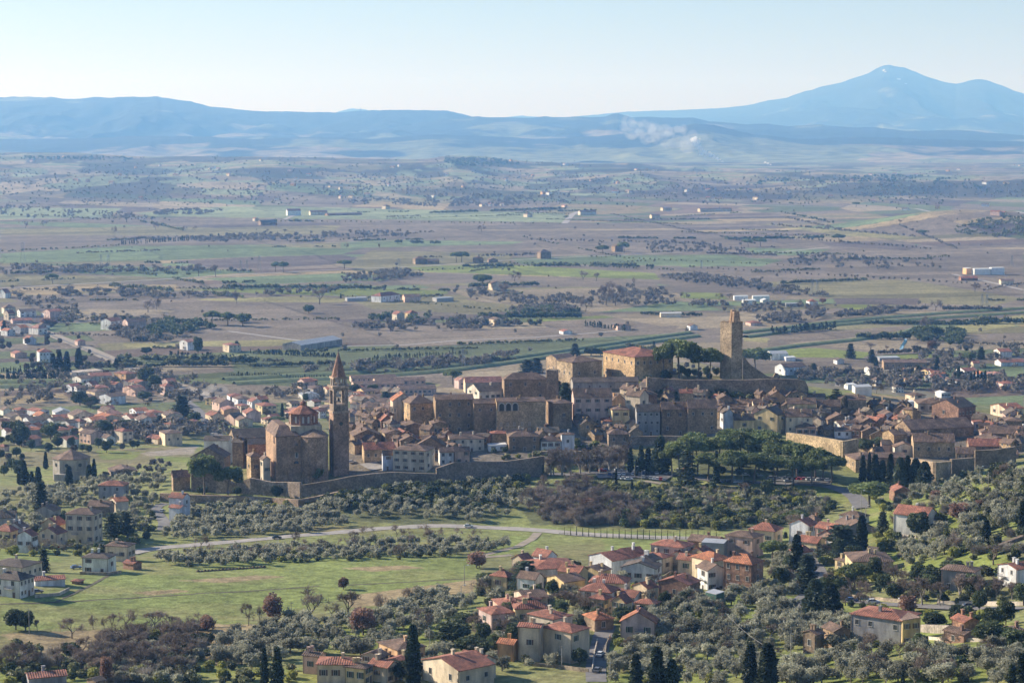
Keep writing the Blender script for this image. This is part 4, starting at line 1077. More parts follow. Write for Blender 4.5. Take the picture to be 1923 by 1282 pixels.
def block(root, x0, xm, x1, ye, yb, rise, kind, wcol, rcol, winA='0', winB='0', alpha=None, depth=None, cmat=None):
    """One block of a building measured on the photograph: left end, near corner, right end, eaves row, foot row."""
    c = hit(xm, yb); d = c.y if depth is None else depth
    a, b = max(xm - x0, .5) * d / FPX, max(x1 - xm, .5) * d / FPX
    al = math.atan2(b, .75 * a) if alpha is None else R(alpha)
    al = min(max(al, R(7)), R(83))
    if alpha is None:                     # a building is rarely deeper than some 17 m
        if b > a and a / math.cos(al) > 17 > a: al = math.acos(a / 17)
        if a >= b and b / math.sin(al) > 17 > b: al = math.asin(b / 17)
    bear = math.atan2(c.x, c.y)           # the line of sight's own angle
    wa, wb = max(a / math.cos(al), 3.2), max(b / math.sin(al), 3.2)
    if a < 3: wa = max(wa, min(11, .6 * wb))
    if b < 3: wb = max(wb, min(11, .6 * wa))
    rz = -al - bear
    top = at(xm, ye, d)
    c = Vector((top.x, d, c.z if depth is None else zat(top.x, d)))
    Rm = Matrix.Rotation(rz, 3, 'Z')
    cen = c - Rm @ Vector((wa / 2, -wb / 2, 0))
    zs = [zat(*(cen + Rm @ Vector((sx * wa / 2, sy * wb / 2, 0)))[:2]) for sx in (-1, 1) for sy in (-1, 1)]
    base = min(zs); h = top.z - base
    dep = (ye - 240) / FPX
    back = (wa * math.sin(al) + wb * math.cos(al)) / 2
    span = {'h': min(wa, wb), 'a': wa, 'b': wb, 'f': 6}[kind]
    if kind == 'b': back = wb * math.cos(al) / 2 if wa >= wb else wa * math.sin(al) / 2; span = min(wa, wb)
    if kind == 'a': back = wa * math.sin(al) / 2
    r = rise * d / FPX - back * dep
    r = min(max(r, .13 * span), .42 * span)
    base3 = Vector((cen.x, cen.y, base))
    if root is None:
        far = d > 1500
        root = obj('house', None, None, base3, rz)
        T = Matrix.Identity(4)
    else:
        T = None
    # parts sit under the root; extra blocks carry their own turn
    off = root.matrix_basis.inverted() @ Vector((*base3, 1)).to_3d() if T is None else Vector((0, 0, 0))
    dr = rz - root.rotation_euler.z
    def part(name, me, loc=(0, 0, 0), rot=0, par=None, color=None):
        o = bpy.data.objects.new(name, me); ROOTC.objects.link(o); o.parent = par or root
        if par is None:
            v = Matrix.Rotation(dr, 3, 'Z') @ Vector(loc) + off
            o.location = v; o.rotation_euler = (0, 0, dr + rot)
        else:
            o.location = loc; o.rotation_euler = (0, 0, rot)
        if color is not None: o.color = (*color, 1)
        return o
    P, gab = roofpolys(('a' if wb > wa else 'b') if kind == 'b' else kind, wa, wb, h, r, .45 if d < 1300 else .35)
    w = MB()
    A, B = wa / 2, wb / 2
    w.prism([(-A,-B),(A,-B),(A,B),(-A,B)], -1.0, h, cap=False)
    for t in gab: w.poly(t)
    jig = 1 + (rnd.random() - .5) * .14
    tn = (rnd.random() - .5) * .2
    wcv = tuple(min(.8, x * jig * f) for x, f in zip(WC[wcol], (1 + tn * .6, 1, 1 - tn)))
    jr = 1 + (rnd.random() - .5) * .25
    rcv = tuple(x * jr for x in RC[rcol])
    metal = rcol in 'gw' and kind == 'f' or wcol == 'v'
    part('wall', w.build('wall', [M['stone' if wcol in 'stb' else ('sheet' if metal else 'plaster')]]), color=wcv)
    s = MB(); s.slab(P, .22)
    rf = part('roof', s.build('roof', [M['sheet' if metal or rcol in 'gw' else 'roof']]), color=rcv)
    if d < 1320 and kind != 'f' and h > 2.6 and wa > 4.5 and wcol != 'v':
        for _ in range(1 if rnd.random() < .55 else 2):
            fx, fy = (rnd.random() - .5) * .6 * wa, (rnd.random() - .5) * .45 * wb
            if kind == 'h': z = h + r * (1 - max(abs(fx) - max(0, (wa - wb) / 2), abs(fy) - max(0, (wb - wa) / 2), 0) / (min(wa, wb) / 2))
            elif kind == 'a' or wb > wa: z = h + r * (1 - abs(fx) / A)
            else: z = h + r * (1 - abs(fy) / B)
            ch = part('chimney', CHIM, (fx, fy, z), rnd.choice((0, 1.57)), rf, wcv)
    style = rnd.choice(('green', 'brown', 'brown', 'none')) if wcol in 'cwypol' else rnd.choice(('none', 'none', 'brown'))
    lim = 1500 if wa > 5 else 1100
    for face, spec in (('A', winA), ('B', winB)):
        vw, vh = rnd.uniform(.85, 1.2), rnd.uniform(.85, 1.2)
        if 'x' not in spec: continue
        nc, nr = map(int, spec.split('x'))
        L = wa if face == 'A' else wb
        fh = h / nr
        ww = min(1.05 * vw, L / nc * .42); wh = min(1.5 * vh, fh * .48)
        for i in range(nc):
            for j in range(nr):
                t = (i + .5 + (rnd.random() - .5) * .12) / nc - .5
                z = (j + .56) * fh
                pos = (t * L, -B - .01, z) if face == 'A' else (A + .01, t * L, z)
                rot = 0 if face == 'A' else math.pi / 2
                if j == 0 and i == nc // 2 and nr > 1 and fh > 2.4 and d < 1300:
                    part('door', doormesh(1.1, min(2.2, fh * .8)), (pos[0], pos[1], max(.05, z - .56 * fh + .1)), rot); continue
                if rnd.random() < .1 and nc * nr > 3: continue
                st = style if ww > .8 else 'none'
                fm, pm = winmesh(ww, wh, st)
                f = part('window', fm, pos, rot)
                part('pane', pm, (0, 0, 0), 0, f)
    if d < 950 and wcol in 'cwypob' and h > 5 and min(wa, wb) > 6 and rnd.random() < .6:
        nr = int((winB if 'x' in winB else winA if 'x' in winA else '1x2').split('x')[1])
        fh = h / max(nr, 2); L = rnd.uniform(2.4, 4.2)
        bm = MB(); bm.box(-L/2, L/2, -1.3, 0, -.16, 0, 0); bm.box(-L/2, L/2, -1.3, -1.24, .95, 1.0, 1)
        for q in np.linspace(-L/2, L/2, 12): bm.box(q-.025, q+.025, -1.29, -1.25, 0, .95, 1)
        me = bm.build('balcony', [M['concrete'], M['dark_metal']])
        if wa >= wb: part('balcony', me, (rnd.uniform(-.25, .25) * wa, -B, fh), 0)
        else: part('balcony', me, (A, rnd.uniform(-.25, .25) * wb, fh), math.pi / 2)
    if d < 900 and kind in 'hab' and h > 4 and wcol != 'v':
        for q in (-1, 1):
            gm = MB(); gm.tube((q * (A - .25), -B - .07, 0), (q * (A - .25), -B - .07, h - .1), .06, .06, 5); part('downpipe', gm.build('downpipe', [M['shutter_brown']]))
    FOOT.append((cen.x, cen.y, max(wa, wb) * .62))
    return root, wa, wb, h, r, d
def say(kind, wcol, rcol, wa, wb, h, extra=''):
    size = 'long low ' if max(wa, wb) > 2.4 * min(wa, wb) and h < 6 else 'tall ' if h > 10 else 'small ' if max(wa, wb) < 8 else 'low ' if h < 4.2 else ''
    rt = {'h': 'hipped', 'a': 'gabled', 'b': 'pitched', 'f': 'flat'}[kind]
    noun = 'shed' if kind == 'f' and h < 6 else 'house'
    return f"{size}{WN[wcol]} {noun} with {RN[rcol]} {rt} roof", noun
def houses(table, default='house'):
    root = None
    for line in table.strip().splitlines():
        line = line.strip()
        if not line: continue
        spec, _, text = line.partition('|')
        add = spec.startswith('+')
        t = spec.lstrip('+').split()
        nums = [float(q) for q in t[:6]]
        kind, wcol, rcol = t[6:9]
        winA = t[9] if len(t) > 9 else '0'; winB = t[10] if len(t) > 10 else '0'
        al = next((float(q[1:]) for q in t if q[0] == '@'), None)
        root_, wa, wb, h, r, d = block(root if add else None, *nums, kind, wcol, rcol, winA, winB, al)
        if not add:
            root = root_
            base, noun = say(kind, wcol, rcol, wa, wb, h)
            text = text.strip()
            mark = None
            if '#' in text:
                text, mark = [q.strip() for q in text.split('#')]
            if text:
                base = text; noun = next((n for n in ('church', 'palace', 'convent', 'shed', 'warehouse', 'tower', 'chapel', 'barn', 'villa') if n in text.split()), 'house')
            root.name = default if noun == 'house' else noun
            thing(root, base, noun, None, mark)
TABLE = """
594 668 675 1246 1282 14 h c r 3x1 0 | cream house with red hipped roof and a balcony door
568 600 612 1231 1266 8 b p b 1x1 0 | pink house half behind the cream house
709 748 800 1219 1252 18 h o b 1x1 2x1 | ochre villa with striped roofs and solar panels # the ochre villa
+ 712 730 752 1238 1256 8 b o b 0 0
790 862 930 1258 1296 22 a c r 2x1 2x1 | grey-gabled house with two-level roof at the bottom edge
+ 855 900 932 1244 1280 16 b c r 0 1x1
1016 1074 1108 1186 1246 19 h c r 1x2 2x2 | large yellow villa with many red roofs # the large yellow villa
+ 972 1014 1022 1177 1242 5 b c r 1x1 0
+ 990 1040 1076 1161 1205 6 h c r 2x1 1x1
+ 934 964 975 1208 1242 9 b o o 0 0
897 924 966 1152 1182 13 h p r 1x1 2x1 | pinkish twin house with red hipped roofs
964 968 1029 1141 1178 15 h y r 0 2x1 | yellow house with striped hipped roof and arched window
925 940 985 1136 1152 13 h p r 0 0
964 985 1030 1122 1142 14 a c b 0 0
1087 1147 1163 1111 1146 18 h w r 2x2 1x2 | tall bare white house with red hipped roof # the tall white house
1105 1175 1184 1094 1124 18 h c r 2x1 1x1 | cream house with broad red hipped roof behind the white one
1025 1060 1099 1092 1122 14 a y b 1x1 0 | cream-yellow gabled house beside the cedar
1088 1125 1148 1072 1094 10 a y b 0 1x1
1104 1150 1190 1052 1080 16 a w r 1x1 0 | white stepped row house with red and dark roofs
+ 1150 1180 1216 1046 1074 18 a w r 0 0
1166 1231 1243 1067 1094 12 a w d 3x1 1x2 | white house with dark gabled roof and three front windows
+ 1190 1226 1243 1052 1090 10 a w d 0 1x2
1221 1283 1305 1027 1070 15 h c r 3x2 2x2 | big cream house with two rows of dark windows # the big cream house
1235 1293 1315 1097 1128 14 a b r 1x1 0 | brick house with grey front and red gabled roof # the brick house
1308 1330 1362 1070 1107 12 b w b 1x2 2x2 | white house with green shutters and old brown roof
1358 1412 1434 1058 1110 20 h b o 3x3 1x3 | three-storey brown brick house with balconies and orange roof # the balcony house
1297 1340 1374 1052 1088 18 h c o 2x1 1x1 | low cream house with wide bright orange roof
1361 1414 1434 1009 1048 14 h p b 2x2 1x2 | salmon pink house with brown hipped roof
1405 1455 1470 996 1022 16 h c r 2x1 1x1 | cream house with red roof beside the parasol of a pine
1317 1359 1366 1020 1052 2 f g g 1x1 0 | plain grey flat-roofed block
1290 1345 1362 1018 1042 12 b b b 0 0
1164 1231 1236 1168 1200 20 a p o 2x1 0 | pink gabled house with glazed upper floor # the glazed pink house
1095 1118 1153 1162 1186 16 h s o 0 1x1
1325 1345 1360 1115 1144 4 f v g 0 0 | green metal shed among the olive trees
925 935 964 1084 1098 5 b b r 0 0 | small red-roofed garden shed by the meadow
978 1000 1088 1068 1100 20 h w r 0 2x1 | house with sprawling red roof behind the cedars
52 54 125 1272 1292 10 b g r 0 0 | small shed with rose tiled roof at the bottom edge
163 180 197 1278 1294 7 a s d 0 0 | dark little shed by the russet tree
-12 37 64 1088 1124 19 h w d 2x2 4x2 | two-storey white farmhouse with dark hipped roof # the white farmhouse
-20 42 79 1064 1088 16 h c d 2x1 4x1 | long cream house behind the white farmhouse
154 203 218 1047 1074 12 h w d 2x2 1x1 | small white house with dark hipped roof beside the meadow
197 240 254 1025 1054 11 h c b 2x1 2x1 | cream house behind the red metal shed
231 250 266 1058 1070 5 b b r 0 0 | red metal-roofed shed at the meadow edge
123 176 192 965 1020 14 h c b 3x3 2x3 | four-storey cream apartment block with square windows # the cream apartment block
185 232 242 911 940 11 h g r 2x2 1x1 | grey house with red hipped roof by the hill road
165 205 215 950 970 11 b s b 0 0
206 218 241 941 966 8 a c o 0 0
67 100 114 958 980 10 a g b 0 0
-5 28 33 970 992 14 b g d 0 0
64 66 122 1089 1100 7 b w r 0 0 | low outbuilding with red and purple roof
136 150 155 1090 1097 4 h b r 0 0
317 344 357 934 976 9 b w r 0 1x2 | white house with two red roof tiers under the terrace
+ 317 338 350 953 980 5 b w r 0 0
203 210 258 886 894 5 b s b 0 0
358 421 433 858 922 20 a s b 2x1 0 | tall gabled brick building behind the umbrella pines
+ 322 325 357 894 922 12 b s b 0 0
383 430 436 826 872 9 b w d 3x1 0 | white convent wing with old tiled roof
+ 436 456 464 830 880 9 b s d 0 0
463 471 492 856 902 9 h t b 1x1 1x1 | sunlit cream annexe at the foot of the church
+ 488 494 508 862 906 6 b c b 1x2 1x1
754 770 817 757 805 18 h t b 2x3 3x2 | tall stone palace with a sunlit end wall # the sunlit stone palace
816 818 890 750 812 10 b s b 0 4x3 | long stone palace with four rows of windows
886 890 935 757 814 9 b s b 0 2x2
1025 1040 1075 757 808 8 h s b 0 1x1 | stone church end with tall window and small white dish
944 947 1028 712 756 13 h s b 0 3x2 | high stone palace with arched windows below the citadel # the high stone palace
+ 1026 1044 1049 696 768 2 f s s 0 0
877 900 962 734 756 15 a c d 2x2 6x1 | cream house with dark roof and a long row of small windows
870 874 944 718 738 11 b c r 0 0 | long house with dark red roof below the citadel
853 862 876 714 730 5 b p p 0 1x1
733 738 776 752 792 14 b c o 0 0 | house with bright orange mono-pitch roof
+ 733 745 750 764 792 2 f c c 1x2 0
696 702 719 762 777 6 a y b 0 1x1
657 670 676 758 780 4 h c b 1x1 0
657 662 708 786 800 7 b s b 0 1x1
657 672 700 806 818 10 b s b 0 0
720 732 752 795 818 9 h c b 2x2 1x1 | small cream house with sunlit windowed front
742 750 806 803 818 9 b s b 0 0
806 812 838 795 824 4 b t b 0 2x1
727 740 782 820 834 11 b s r 0 0
657 664 716 818 840 12 b s b 0 2x1
681 684 742 843 870 13 b t r 0 4x1 | tan house with red roof by the town car park
717 719 738 853 884 12 b l b 0 1x2 | narrow pale lilac house on the town wall
737 800 817 846 887 14 h c b 4x3 2x2 | broad cream house with arched doors on the town wall # the broad cream wall house
823 826 852 848 874 9 b w b 0 2x2
852 854 882 846 872 8 b p b 0 2x2 | small pink house above the town wall
842 845 910 824 850 9 b c b 0 4x2 | long cream house with tiled roof above the terraced garden
781 834 838 836 862 16 a s b 2x1 0
953 956 1014 819 848 11 h s b 0 3x2
1013 1016 1054 827 845 10 h w b 0 3x1
1053 1055 1079 815 844 4 h w b 0 1x1 | square white house at the town car park # the square white house
915 918 952 836 848 2 f w w 0 2x1
1074 1078 1150 745 797 17 b p b 0 4x3 | large pink palace with green shutters # the large pink palace
1130 1150 1175 752 778 14 b o b 0 1x1 | bright orange house beside the pink palace
1174 1202 1218 743 802 14 b c b 2x2 1x2 | peach house with brown roof and balcony
1141 1150 1182 769 808 8 h y b 1x1 2x2
1128 1135 1165 790 808 8 h p r 0 1x1
1112 1135 1153 802 820 6 b o b 2x1 0 | little orange house below the pink palace
1140 1143 1182 814 838 10 h s b 0 2x1
1193 1196 1240 771 818 26 b g d 0 4x3 | grey palace with a big arched window and dark roof # the grey arched palace
1240 1243 1290 767 818 22 b s b 0 2x2 | stone palace half hidden by a magnolia
1290 1292 1347 765 818 20 b s b 0 3x2 | stone palace with buttress and striped sunlit roof
1352 1360 1378 775 807 8 b w d 1x1 0
1360 1364 1425 757 772 8 b s b 0 0
1377 1379 1417 787 810 17 b y d 0 1x1 | orange-yellow house with dark mono-pitch roof
1416 1460 1476 779 816 14 a y d 2x2 1x2 | yellow gabled house facing the pines # the yellow gabled house
1472 1476 1526 781 814 14 b c b 0 3x2
1490 1496 1533 802 819 11 h p b 0 3x1 | little pink house with pyramid roof # the little pink house
1435 1440 1479 747 770 14 b o b 0 3x1 | peach house with rooftop loggia under the citadel
1477 1479 1533 757 780 11 b y b 0 4x1
1533 1536 1579 762 782 14 b s b 0 1x1
1509 1512 1550 744 754 6 a c b 0 0
1590 1593 1616 753 767 7 b b b 0 0
1630 1660 1694 765 777 12 h s d 0 0
1540 1555 1600 788 802 12 b s b 0 1x1
1600 1615 1650 795 810 12 b s b 0 1x1
1560 1580 1620 800 814 10 a w b 0 1x1
1580 1588 1608 793 812 7 h w b 1x1 1x1
1616 1640 1665 797 812 14 b s r 0 0
1650 1670 1700 803 815 10 b s b 0 1x1
1566 1568 1612 808 822 7 b w b 0 3x1 | white house with three windows above the sunlit wall
1615 1618 1657 810 822 12 h b b 0 2x1
1640 1655 1690 780 794 8 b w b 0 1x1
1600 1620 1650 778 790 8 b s d 0 0
1560 1572 1600 772 786 9 b t b 0 1x1
1670 1685 1700 786 800 8 b s r 0 0
1535 1548 1568 806 818 8 a s b 1x1 0
1680 1710 1829 806 830 18 a s b 1x1 0 | long stone church with grey-brown roof # the long friary church
+ 1657 1679 1704 816 850 10 a t b 1x1 0
1714 1716 1792 828 860 16 b t b 0 4x1 | cloister wing with red and green shutters
1750 1800 1832 765 792 16 a b d 1x1 5x1 | large brick-gabled convent hall # the brick-gabled hall
1717 1724 1790 757 772 12 h c b 0 4x1
1824 1828 1845 792 808 2 f p r 0 1x1
1850 1858 1923 813 828 16 b s b 0 0
1900 1910 1940 808 820 4 b w b 0 1x1
1815 1820 1880 836 850 14 b s r 0 0
1792 1796 1832 850 864 12 b t b 0 3x1
1850 1853 1912 851 864 8 b s b 0 0
1830 1850 1900 828 840 8 b s b 0 0
1587 1607 1655 862 887 14 h t b 2x1 2x1 | stone chapel with tall arched windows beside the cypress row
+ 1612 1618 1700 858 884 9 b s b 0 0
1131 1192 1265 670 714 15 h t r 5x2 6x2 | big citadel palace with red hipped roof # the red-roofed citadel palace
1045 1075 1131 680 718 12 h t b 3x1 2x1 | old stone citadel church with broken front
+ 1025 1045 1080 673 714 8 b t b 2x1 1x1
1240 1270 1281 702 714 5 h c b 1x1 1x1 | tiny cream cottage on the citadel
1073 1076 1200 717 737 9 b g d 0 6x1 | long low building under the citadel with one skylight
1596 1694 1728 1164 1206 22 h g r 4x2 0 | big grey and yellow farmhouse with red hipped roof # the grey and yellow farmhouse
+ 1668 1695 1729 1164 1206 4 f y f 1x2 2x2
1508 1532 1548 1190 1226 8 a s b 1x1 0 | twin grey stone house with chimneys and terrace
+ 1544 1567 1597 1184 1220 10 b s b 0 1x1
1787 1812 1838 1167 1186 9 b b r 0 0
1772 1812 1836 1190 1206 8 b b b 1x1 0 | low brick outbuilding with brown roof
1885 1900 1923 1182 1206 8 h b b 0 0
1768 1830 1842 1073 1104 12 h g b 2x2 0 | grey house with teal awning and brown hipped roof
1874 1910 1940 1068 1102 10 a w r 2x2 0 | white gabled house above the road
1568 1586 1600 1052 1070 8 h y b 1x1 1x1
1586 1602 1678 1053 1086 14 h y b 1x1 3x1 | bright yellow house with striped roof # the bright yellow house
1678 1740 1760 969 1000 18 b w r 0 1x1 | barn-like white house with bright red roof # the bright red roof
1576 1615 1632 970 986 12 h w b 0 0
1568 1590 1640 990 1010 14 b g b 0 0
1537 1545 1562 1004 1020 10 b c o 0 0 | small cream house with orange roof by the street
1628 1645 1652 1034 1056 9 b c d 0 0
1512 1530 1542 976 996 12 h b b 0 0
1670 1680 1710 921 940 8 b b r 0 0 | red roof peeping over the hillside olive trees
"""
SUB = """
62 72 94 781 794 7 b c o
127 138 176 780 797 8 b c b 0 3x2
98 104 134 775 784 6 b w g
174 190 228 785 799 6 b c o 0 3x1
183 195 222 773 784 7 b p b
229 245 294 785 800 8 a w r
252 262 293 789 804 7 b w b 0 3x2
303 312 343 780 800 5 b c b 1x1 3x2
348 356 378 793 804 6 h c r
85 100 122 790 802 7 a w b
112 130 146 794 810 6 a w b 1x1 1x1
43 55 85 790 802 5 a w d
52 70 82 800 812 6 a w r
-4 14 26 791 802 6 b c b
6 20 42 783 794 5 b c d
30 50 75 822 837 8 h c r
149 170 192 814 834 6 b p b 3x2 0
214 230 250 810 832 7 h c r 0 2x2
299 310 342 814 837 7 h c b 0 2x1
315 340 356 805 817 8 a g d
171 178 204 728 740 6 h c r
186 208 236 745 760 6 a w b 1x1 0
143 150 185 748 757 6 b p b
230 248 272 730 740 6 a p r
300 310 327 725 742 6 h p r 1x2 1x2
121 135 193 700 714 5 f c c 0 5x1 | pale flat-roofed warehouse by the tree nursery
+ 165 170 210 706 718 4 b c r
215 236 257 702 718 5 h o r 2x2 0 | square orange house with red roof near the railway
69 74 98 661 682 7 h w r 0 4x2 | three-storey white house near the cypress screen
43 50 68 637 647 6 b w r
3 8 29 578 590 7 h c b
32 38 67 585 596 5 b w d 1x2 3x2 | white two-storey farmhouse beyond the railway
77 84 105 588 596 6 b w b
-3 10 20 550 560 8 a w r
189 208 230 603 620 6 b w r 0 3x2
230 240 275 605 622 7 b p b
337 352 370 642 658 4 a w p 1x2 0
418 430 452 648 662 5 h c r 1x2 3x2
103 125 148 826 840 6 a w r 1x1 1x1
-5 8 17 838 848 5 h p r
35 55 78 825 838 7 a p r
188 200 216 822 836 6 b w b
275 296 318 824 834 6 b c r
398 412 440 757 772 8 b p b 2x2 0
426 432 457 744 758 6 h w r 0 3x2
464 473 492 754 770 6 b w r 2x2 0
479 492 520 762 778 6 h y r 2x2 3x2
414 420 450 770 782 3 b o p
421 440 460 785 799 10 a p b
455 462 490 776 792 7 b p r
438 448 475 789 802 5 b c b
500 510 526 783 794 6 a w r
385 398 420 780 790 6 b c r
656 660 745 710 718 6 b p b 0 9x1 | long terrace of brown-roofed houses furthest behind the bell tower
700 705 800 716 724 7 b p b 0 9x1
660 665 760 722 730 6 b p b 0 8x1
745 750 820 731 742 8 b p b 0 8x1 | long terrace with pale upper windows nearest the orange roof
690 700 760 736 744 6 b p b 0 5x1
655 668 690 748 757 8 a p o
675 690 715 750 762 5 b w b
685 690 740 747 758 6 b w b
560 568 600 742 750 5 b w g
1439 1448 1480 664 676 3 b w g 0 0 | white warehouse behind the ruined tower # the white warehouse
+ 1470 1476 1494 671 678 2 f w w
1455 1475 1515 690 705 8 a w b 1x1 2x1
1656 1660 1740 680 694 5 b s b 0 7x1 | long grey barn by the canal road # the long grey barn
1823 1828 1840 682 692 5 a c r
1866 1878 1900 660 671 6 a w r 1x1 0
1868 1880 1925 680 688 5 b w r
1700 1718 1738 742 754 6 h c b 2x2 1x2
1756 1768 1785 738 747 3 b w w 0 3x1
1585 1592 1608 722 732 2 f w w
1600 1606 1637 727 739 2 f w g
1675 1682 1697 727 738 5 h w d 0 3x2
1860 1888 1922 767 784 9 a c r 2x1 2x1
1694 1697 1716 755 761 2 f w w
1565 1572 1585 676 684 4 b w d
1645 1652 1690 672 678 3 f g g
1770 1778 1792 712 719 3 b c b
1400 1410 1432 606 612 4 h p r
530 565 645 648 659 6 b g g 0 0 @35 | long pale blue greenhouse shed on the plain # the pale greenhouse shed
1377 1379 1405 556 564 2 f w w
1412 1414 1445 556 566 2 f w w
1393 1396 1420 564 572 3 f w w
1427 1432 1446 564 572 3 b w w
1514 1520 1536 566 574 5 h w r
1474 1476 1504 570 576 2 f g g
1808 1815 1824 504 515 2 f o w
1826 1830 1860 505 516 2 f w w 0 0 | long white works building on the plain
1858 1862 1886 503 516 3 f w w
1800 1805 1836 522 527 4 b b r
1876 1880 1904 527 534 3 b c b
697 715 752 556 568 8 h w r 0 3x1
755 760 790 557 568 5 b p b
648 652 690 560 566 2 f g g
812 820 852 560 567 3 f g g
917 925 945 533 545 5 b c b
736 745 760 590 602 5 b c r
760 770 785 588 600 6 h y r 0 2x2
897 912 925 598 609 5 a w b
918 928 945 600 612 4 b c b
537 540 565 396 405 4 b w r
580 583 615 398 404 3 b c b
717 724 733 387 393 3 h c b
983 990 1000 402 408 3 h c b
1005 1010 1040 389 394 2 f w r
1239 1241 1280 588 596 2 f c w
1240 1245 1262 391 396 2 b c b
1310 1315 1375 393 398 2 b c b
610 615 680 402 405 2 b b b
775 780 800 486 496 5 h s b
800 803 825 490 496 4 b s b
888 893 908 485 494 5 h s b
915 918 935 488 493 4 b s b
1008 1015 1035 474 486 6 h s b
1148 1155 1170 463 473 5 h s b
1085 1090 1120 398 404 3 b c b
484 490 520 417 423 4 b s b
1220 1224 1240 405 410 3 b c b
1290 1296 1310 612 620 4 b w b
1150 1160 1185 612 620 4 b p b
1050 1058 1075 622 628 3 b w r
20 24 60 602 608 4 b p r
140 146 160 640 650 4 h p r
20 28 50 664 672 4 b p r
60 66 80 704 712 4 b p r
250 256 270 712 720 4 b p b
330 336 350 754 762 5 b w r
372 378 395 800 810 5 b w b
0 6 22 770 780 5 b w b
700 706 725 775 786 5 b s b
"""
houses(TABLE)
houses(SUB, 'suburban_house')
def town_fill():
    """The small roofs packed between the larger buildings of the old town."""
    g = random.Random(21)
    areas = ['655,790 740,770 750,815 840,825 850,860 740,850 665,860', '1480,790 1560,770 1700,770 1720,800 1640,835 1590,822 1500,800', '1350,760 1480,755 1480,780 1420,790 1350,790', '1840,800 1923,800 1923,850 1830,850', '860,830 1010,825 1060,835 1000,845 860,850',
             '660,770 740,745 750,770 700,785', '1090,790 1190,800 1240,815 1180,830 1090,830', '1180,735 1240,735 1350,755 1240,762 1180,760', '1620,850 1700,830 1690,855 1640,865']
    for n, a in zip((34, 44, 16, 18, 9, 9, 8, 10, 6), areas):
        P = poly_of(a); xs = [p[0] for p in P]; ys = [p[1] for p in P]; k = 0; t = 0
        while k < n and t < 900:
            t += 1
            x, y = g.uniform(min(xs), max(xs)), g.uniform(min(ys), max(ys))
            if not inside(np.array([x]), np.array([y]), P)[0]: continue
            p = hit(x, y)
            if any((p.x - f[0]) ** 2 + (p.y - f[1]) ** 2 < (4.5 + f[2] * .62) ** 2 for f in FOOT): continue
            k += 1
            w, q = g.uniform(16, 38), g.uniform(2, 14)
            if g.random() < .3: w, q = q, w
            h = g.uniform(13, 24)
            wc, rc = g.choice('ssttttbbcp'), g.choice('bbbbbddrs')
            kd = g.choice('bbbbha')
            root, wa, wb, hh, r, d = block(None, x - w * .6, x, x + q + 3, y - h, y, g.uniform(6, 10), kd, wc, rc, g.choice(('0', '2x1', '2x2', '1x2')), g.choice(('0', '0', '1x1', '1x2')))
            b, noun = say(kd, wc, rc, wa, wb, hh)
            root.name = 'townhouse'; thing(root, b.replace('house', 'old-town house'), 'house')
town_fill()
def suburb_fill():
    g = random.Random(33)
    for n, a in ((34, '0,782 200,778 330,782 330,812 120,822 0,835'), (10, '100,722 330,725 300,745 150,750'), (13, '395,755 520,748 640,765 640,790 540,795 430,805'), (5, '560,725 650,715 655,745 560,750'), (14, '1490,695 1700,702 1900,700 1900,740 1760,742 1600,720'), (8, '0,590 110,595 60,640 0,640'), (9, '640,740 750,735 760,750 690,765')):
        P = poly_of(a); xs = [p[0] for p in P]; ys = [p[1] for p in P]; k = t = 0
        while k < n and t < 500:
            t += 1
            x, y = g.uniform(min(xs), max(xs)), g.uniform(min(ys), max(ys))
            if not inside(np.array([x]), np.array([y]), P)[0]: continue
            p = hit(x, y)
            if any((p.x - f[0]) ** 2 + (p.y - f[1]) ** 2 < (8 + f[2]) ** 2 for f in FOOT): continue
            k += 1
            wc, rc, kd = g.choice('wwwccpyg'), g.choice('rrrbbop'), g.choice('hhaab')
            root, wa, wb, hh, r, d = block(None, x - g.uniform(8, 18), x, x + g.uniform(10, 28), y - g.uniform(9, 14), y, g.uniform(4, 7), kd, wc, rc, g.choice(('0', '1x1', '2x2')), g.choice(('2x2', '3x2', '2x1', '0')))
            b, noun = say(kd, wc, rc, wa, wb, hh)
            root.name = 'suburban_house'; thing(root, b.replace('house', 'suburban house'), 'house')
suburb_fill()
def village_fill():
    g = random.Random(12)
    for n, a in ((6, '900,1120 990,1060 1090,1060 1090,1110 1010,1160 900,1170'), (4, '1240,1050 1320,1040 1350,1090 1300,1100 1240,1085'), (5, '1110,1150 1230,1130 1230,1160 1120,1170'), (6, '1440,1030 1560,1000 1600,1040 1480,1080'), (6, '560,1270 720,1250 790,1270 700,1290'), (5, '20,1000 110,1010 110,1050 10,1050')):
        P = poly_of(a); xs = [p[0] for p in P]; ys = [p[1] for p in P]; k = t = 0
        while k < n and t < 400:
            t += 1
            x, y = g.uniform(min(xs), max(xs)), g.uniform(min(ys), max(ys))
            if not inside(np.array([x]), np.array([y]), P)[0]: continue
            p = hit(x, y)
            if any((p.x - f[0]) ** 2 + (p.y - f[1]) ** 2 < (3.5 + f[2]) ** 2 for f in FOOT): continue
            k += 1
            wc, rc, kd = g.choice('wccyp'), g.choice('rrrb'), g.choice('haab')
            root, wa, wb, hh, r, d = block(None, x - g.uniform(22, 42), x, x + g.uniform(10, 22), y - g.uniform(22, 34), y, g.uniform(10, 15), kd, wc, rc, g.choice(('2x1', '2x2', '1x1')), g.choice(('1x1', '2x2')))
            b, noun = say(kd, wc, rc, wa, wb, hh)
            root.name = 'house'; thing(root, b.replace('house', 'village house'), 'house')
village_fill()
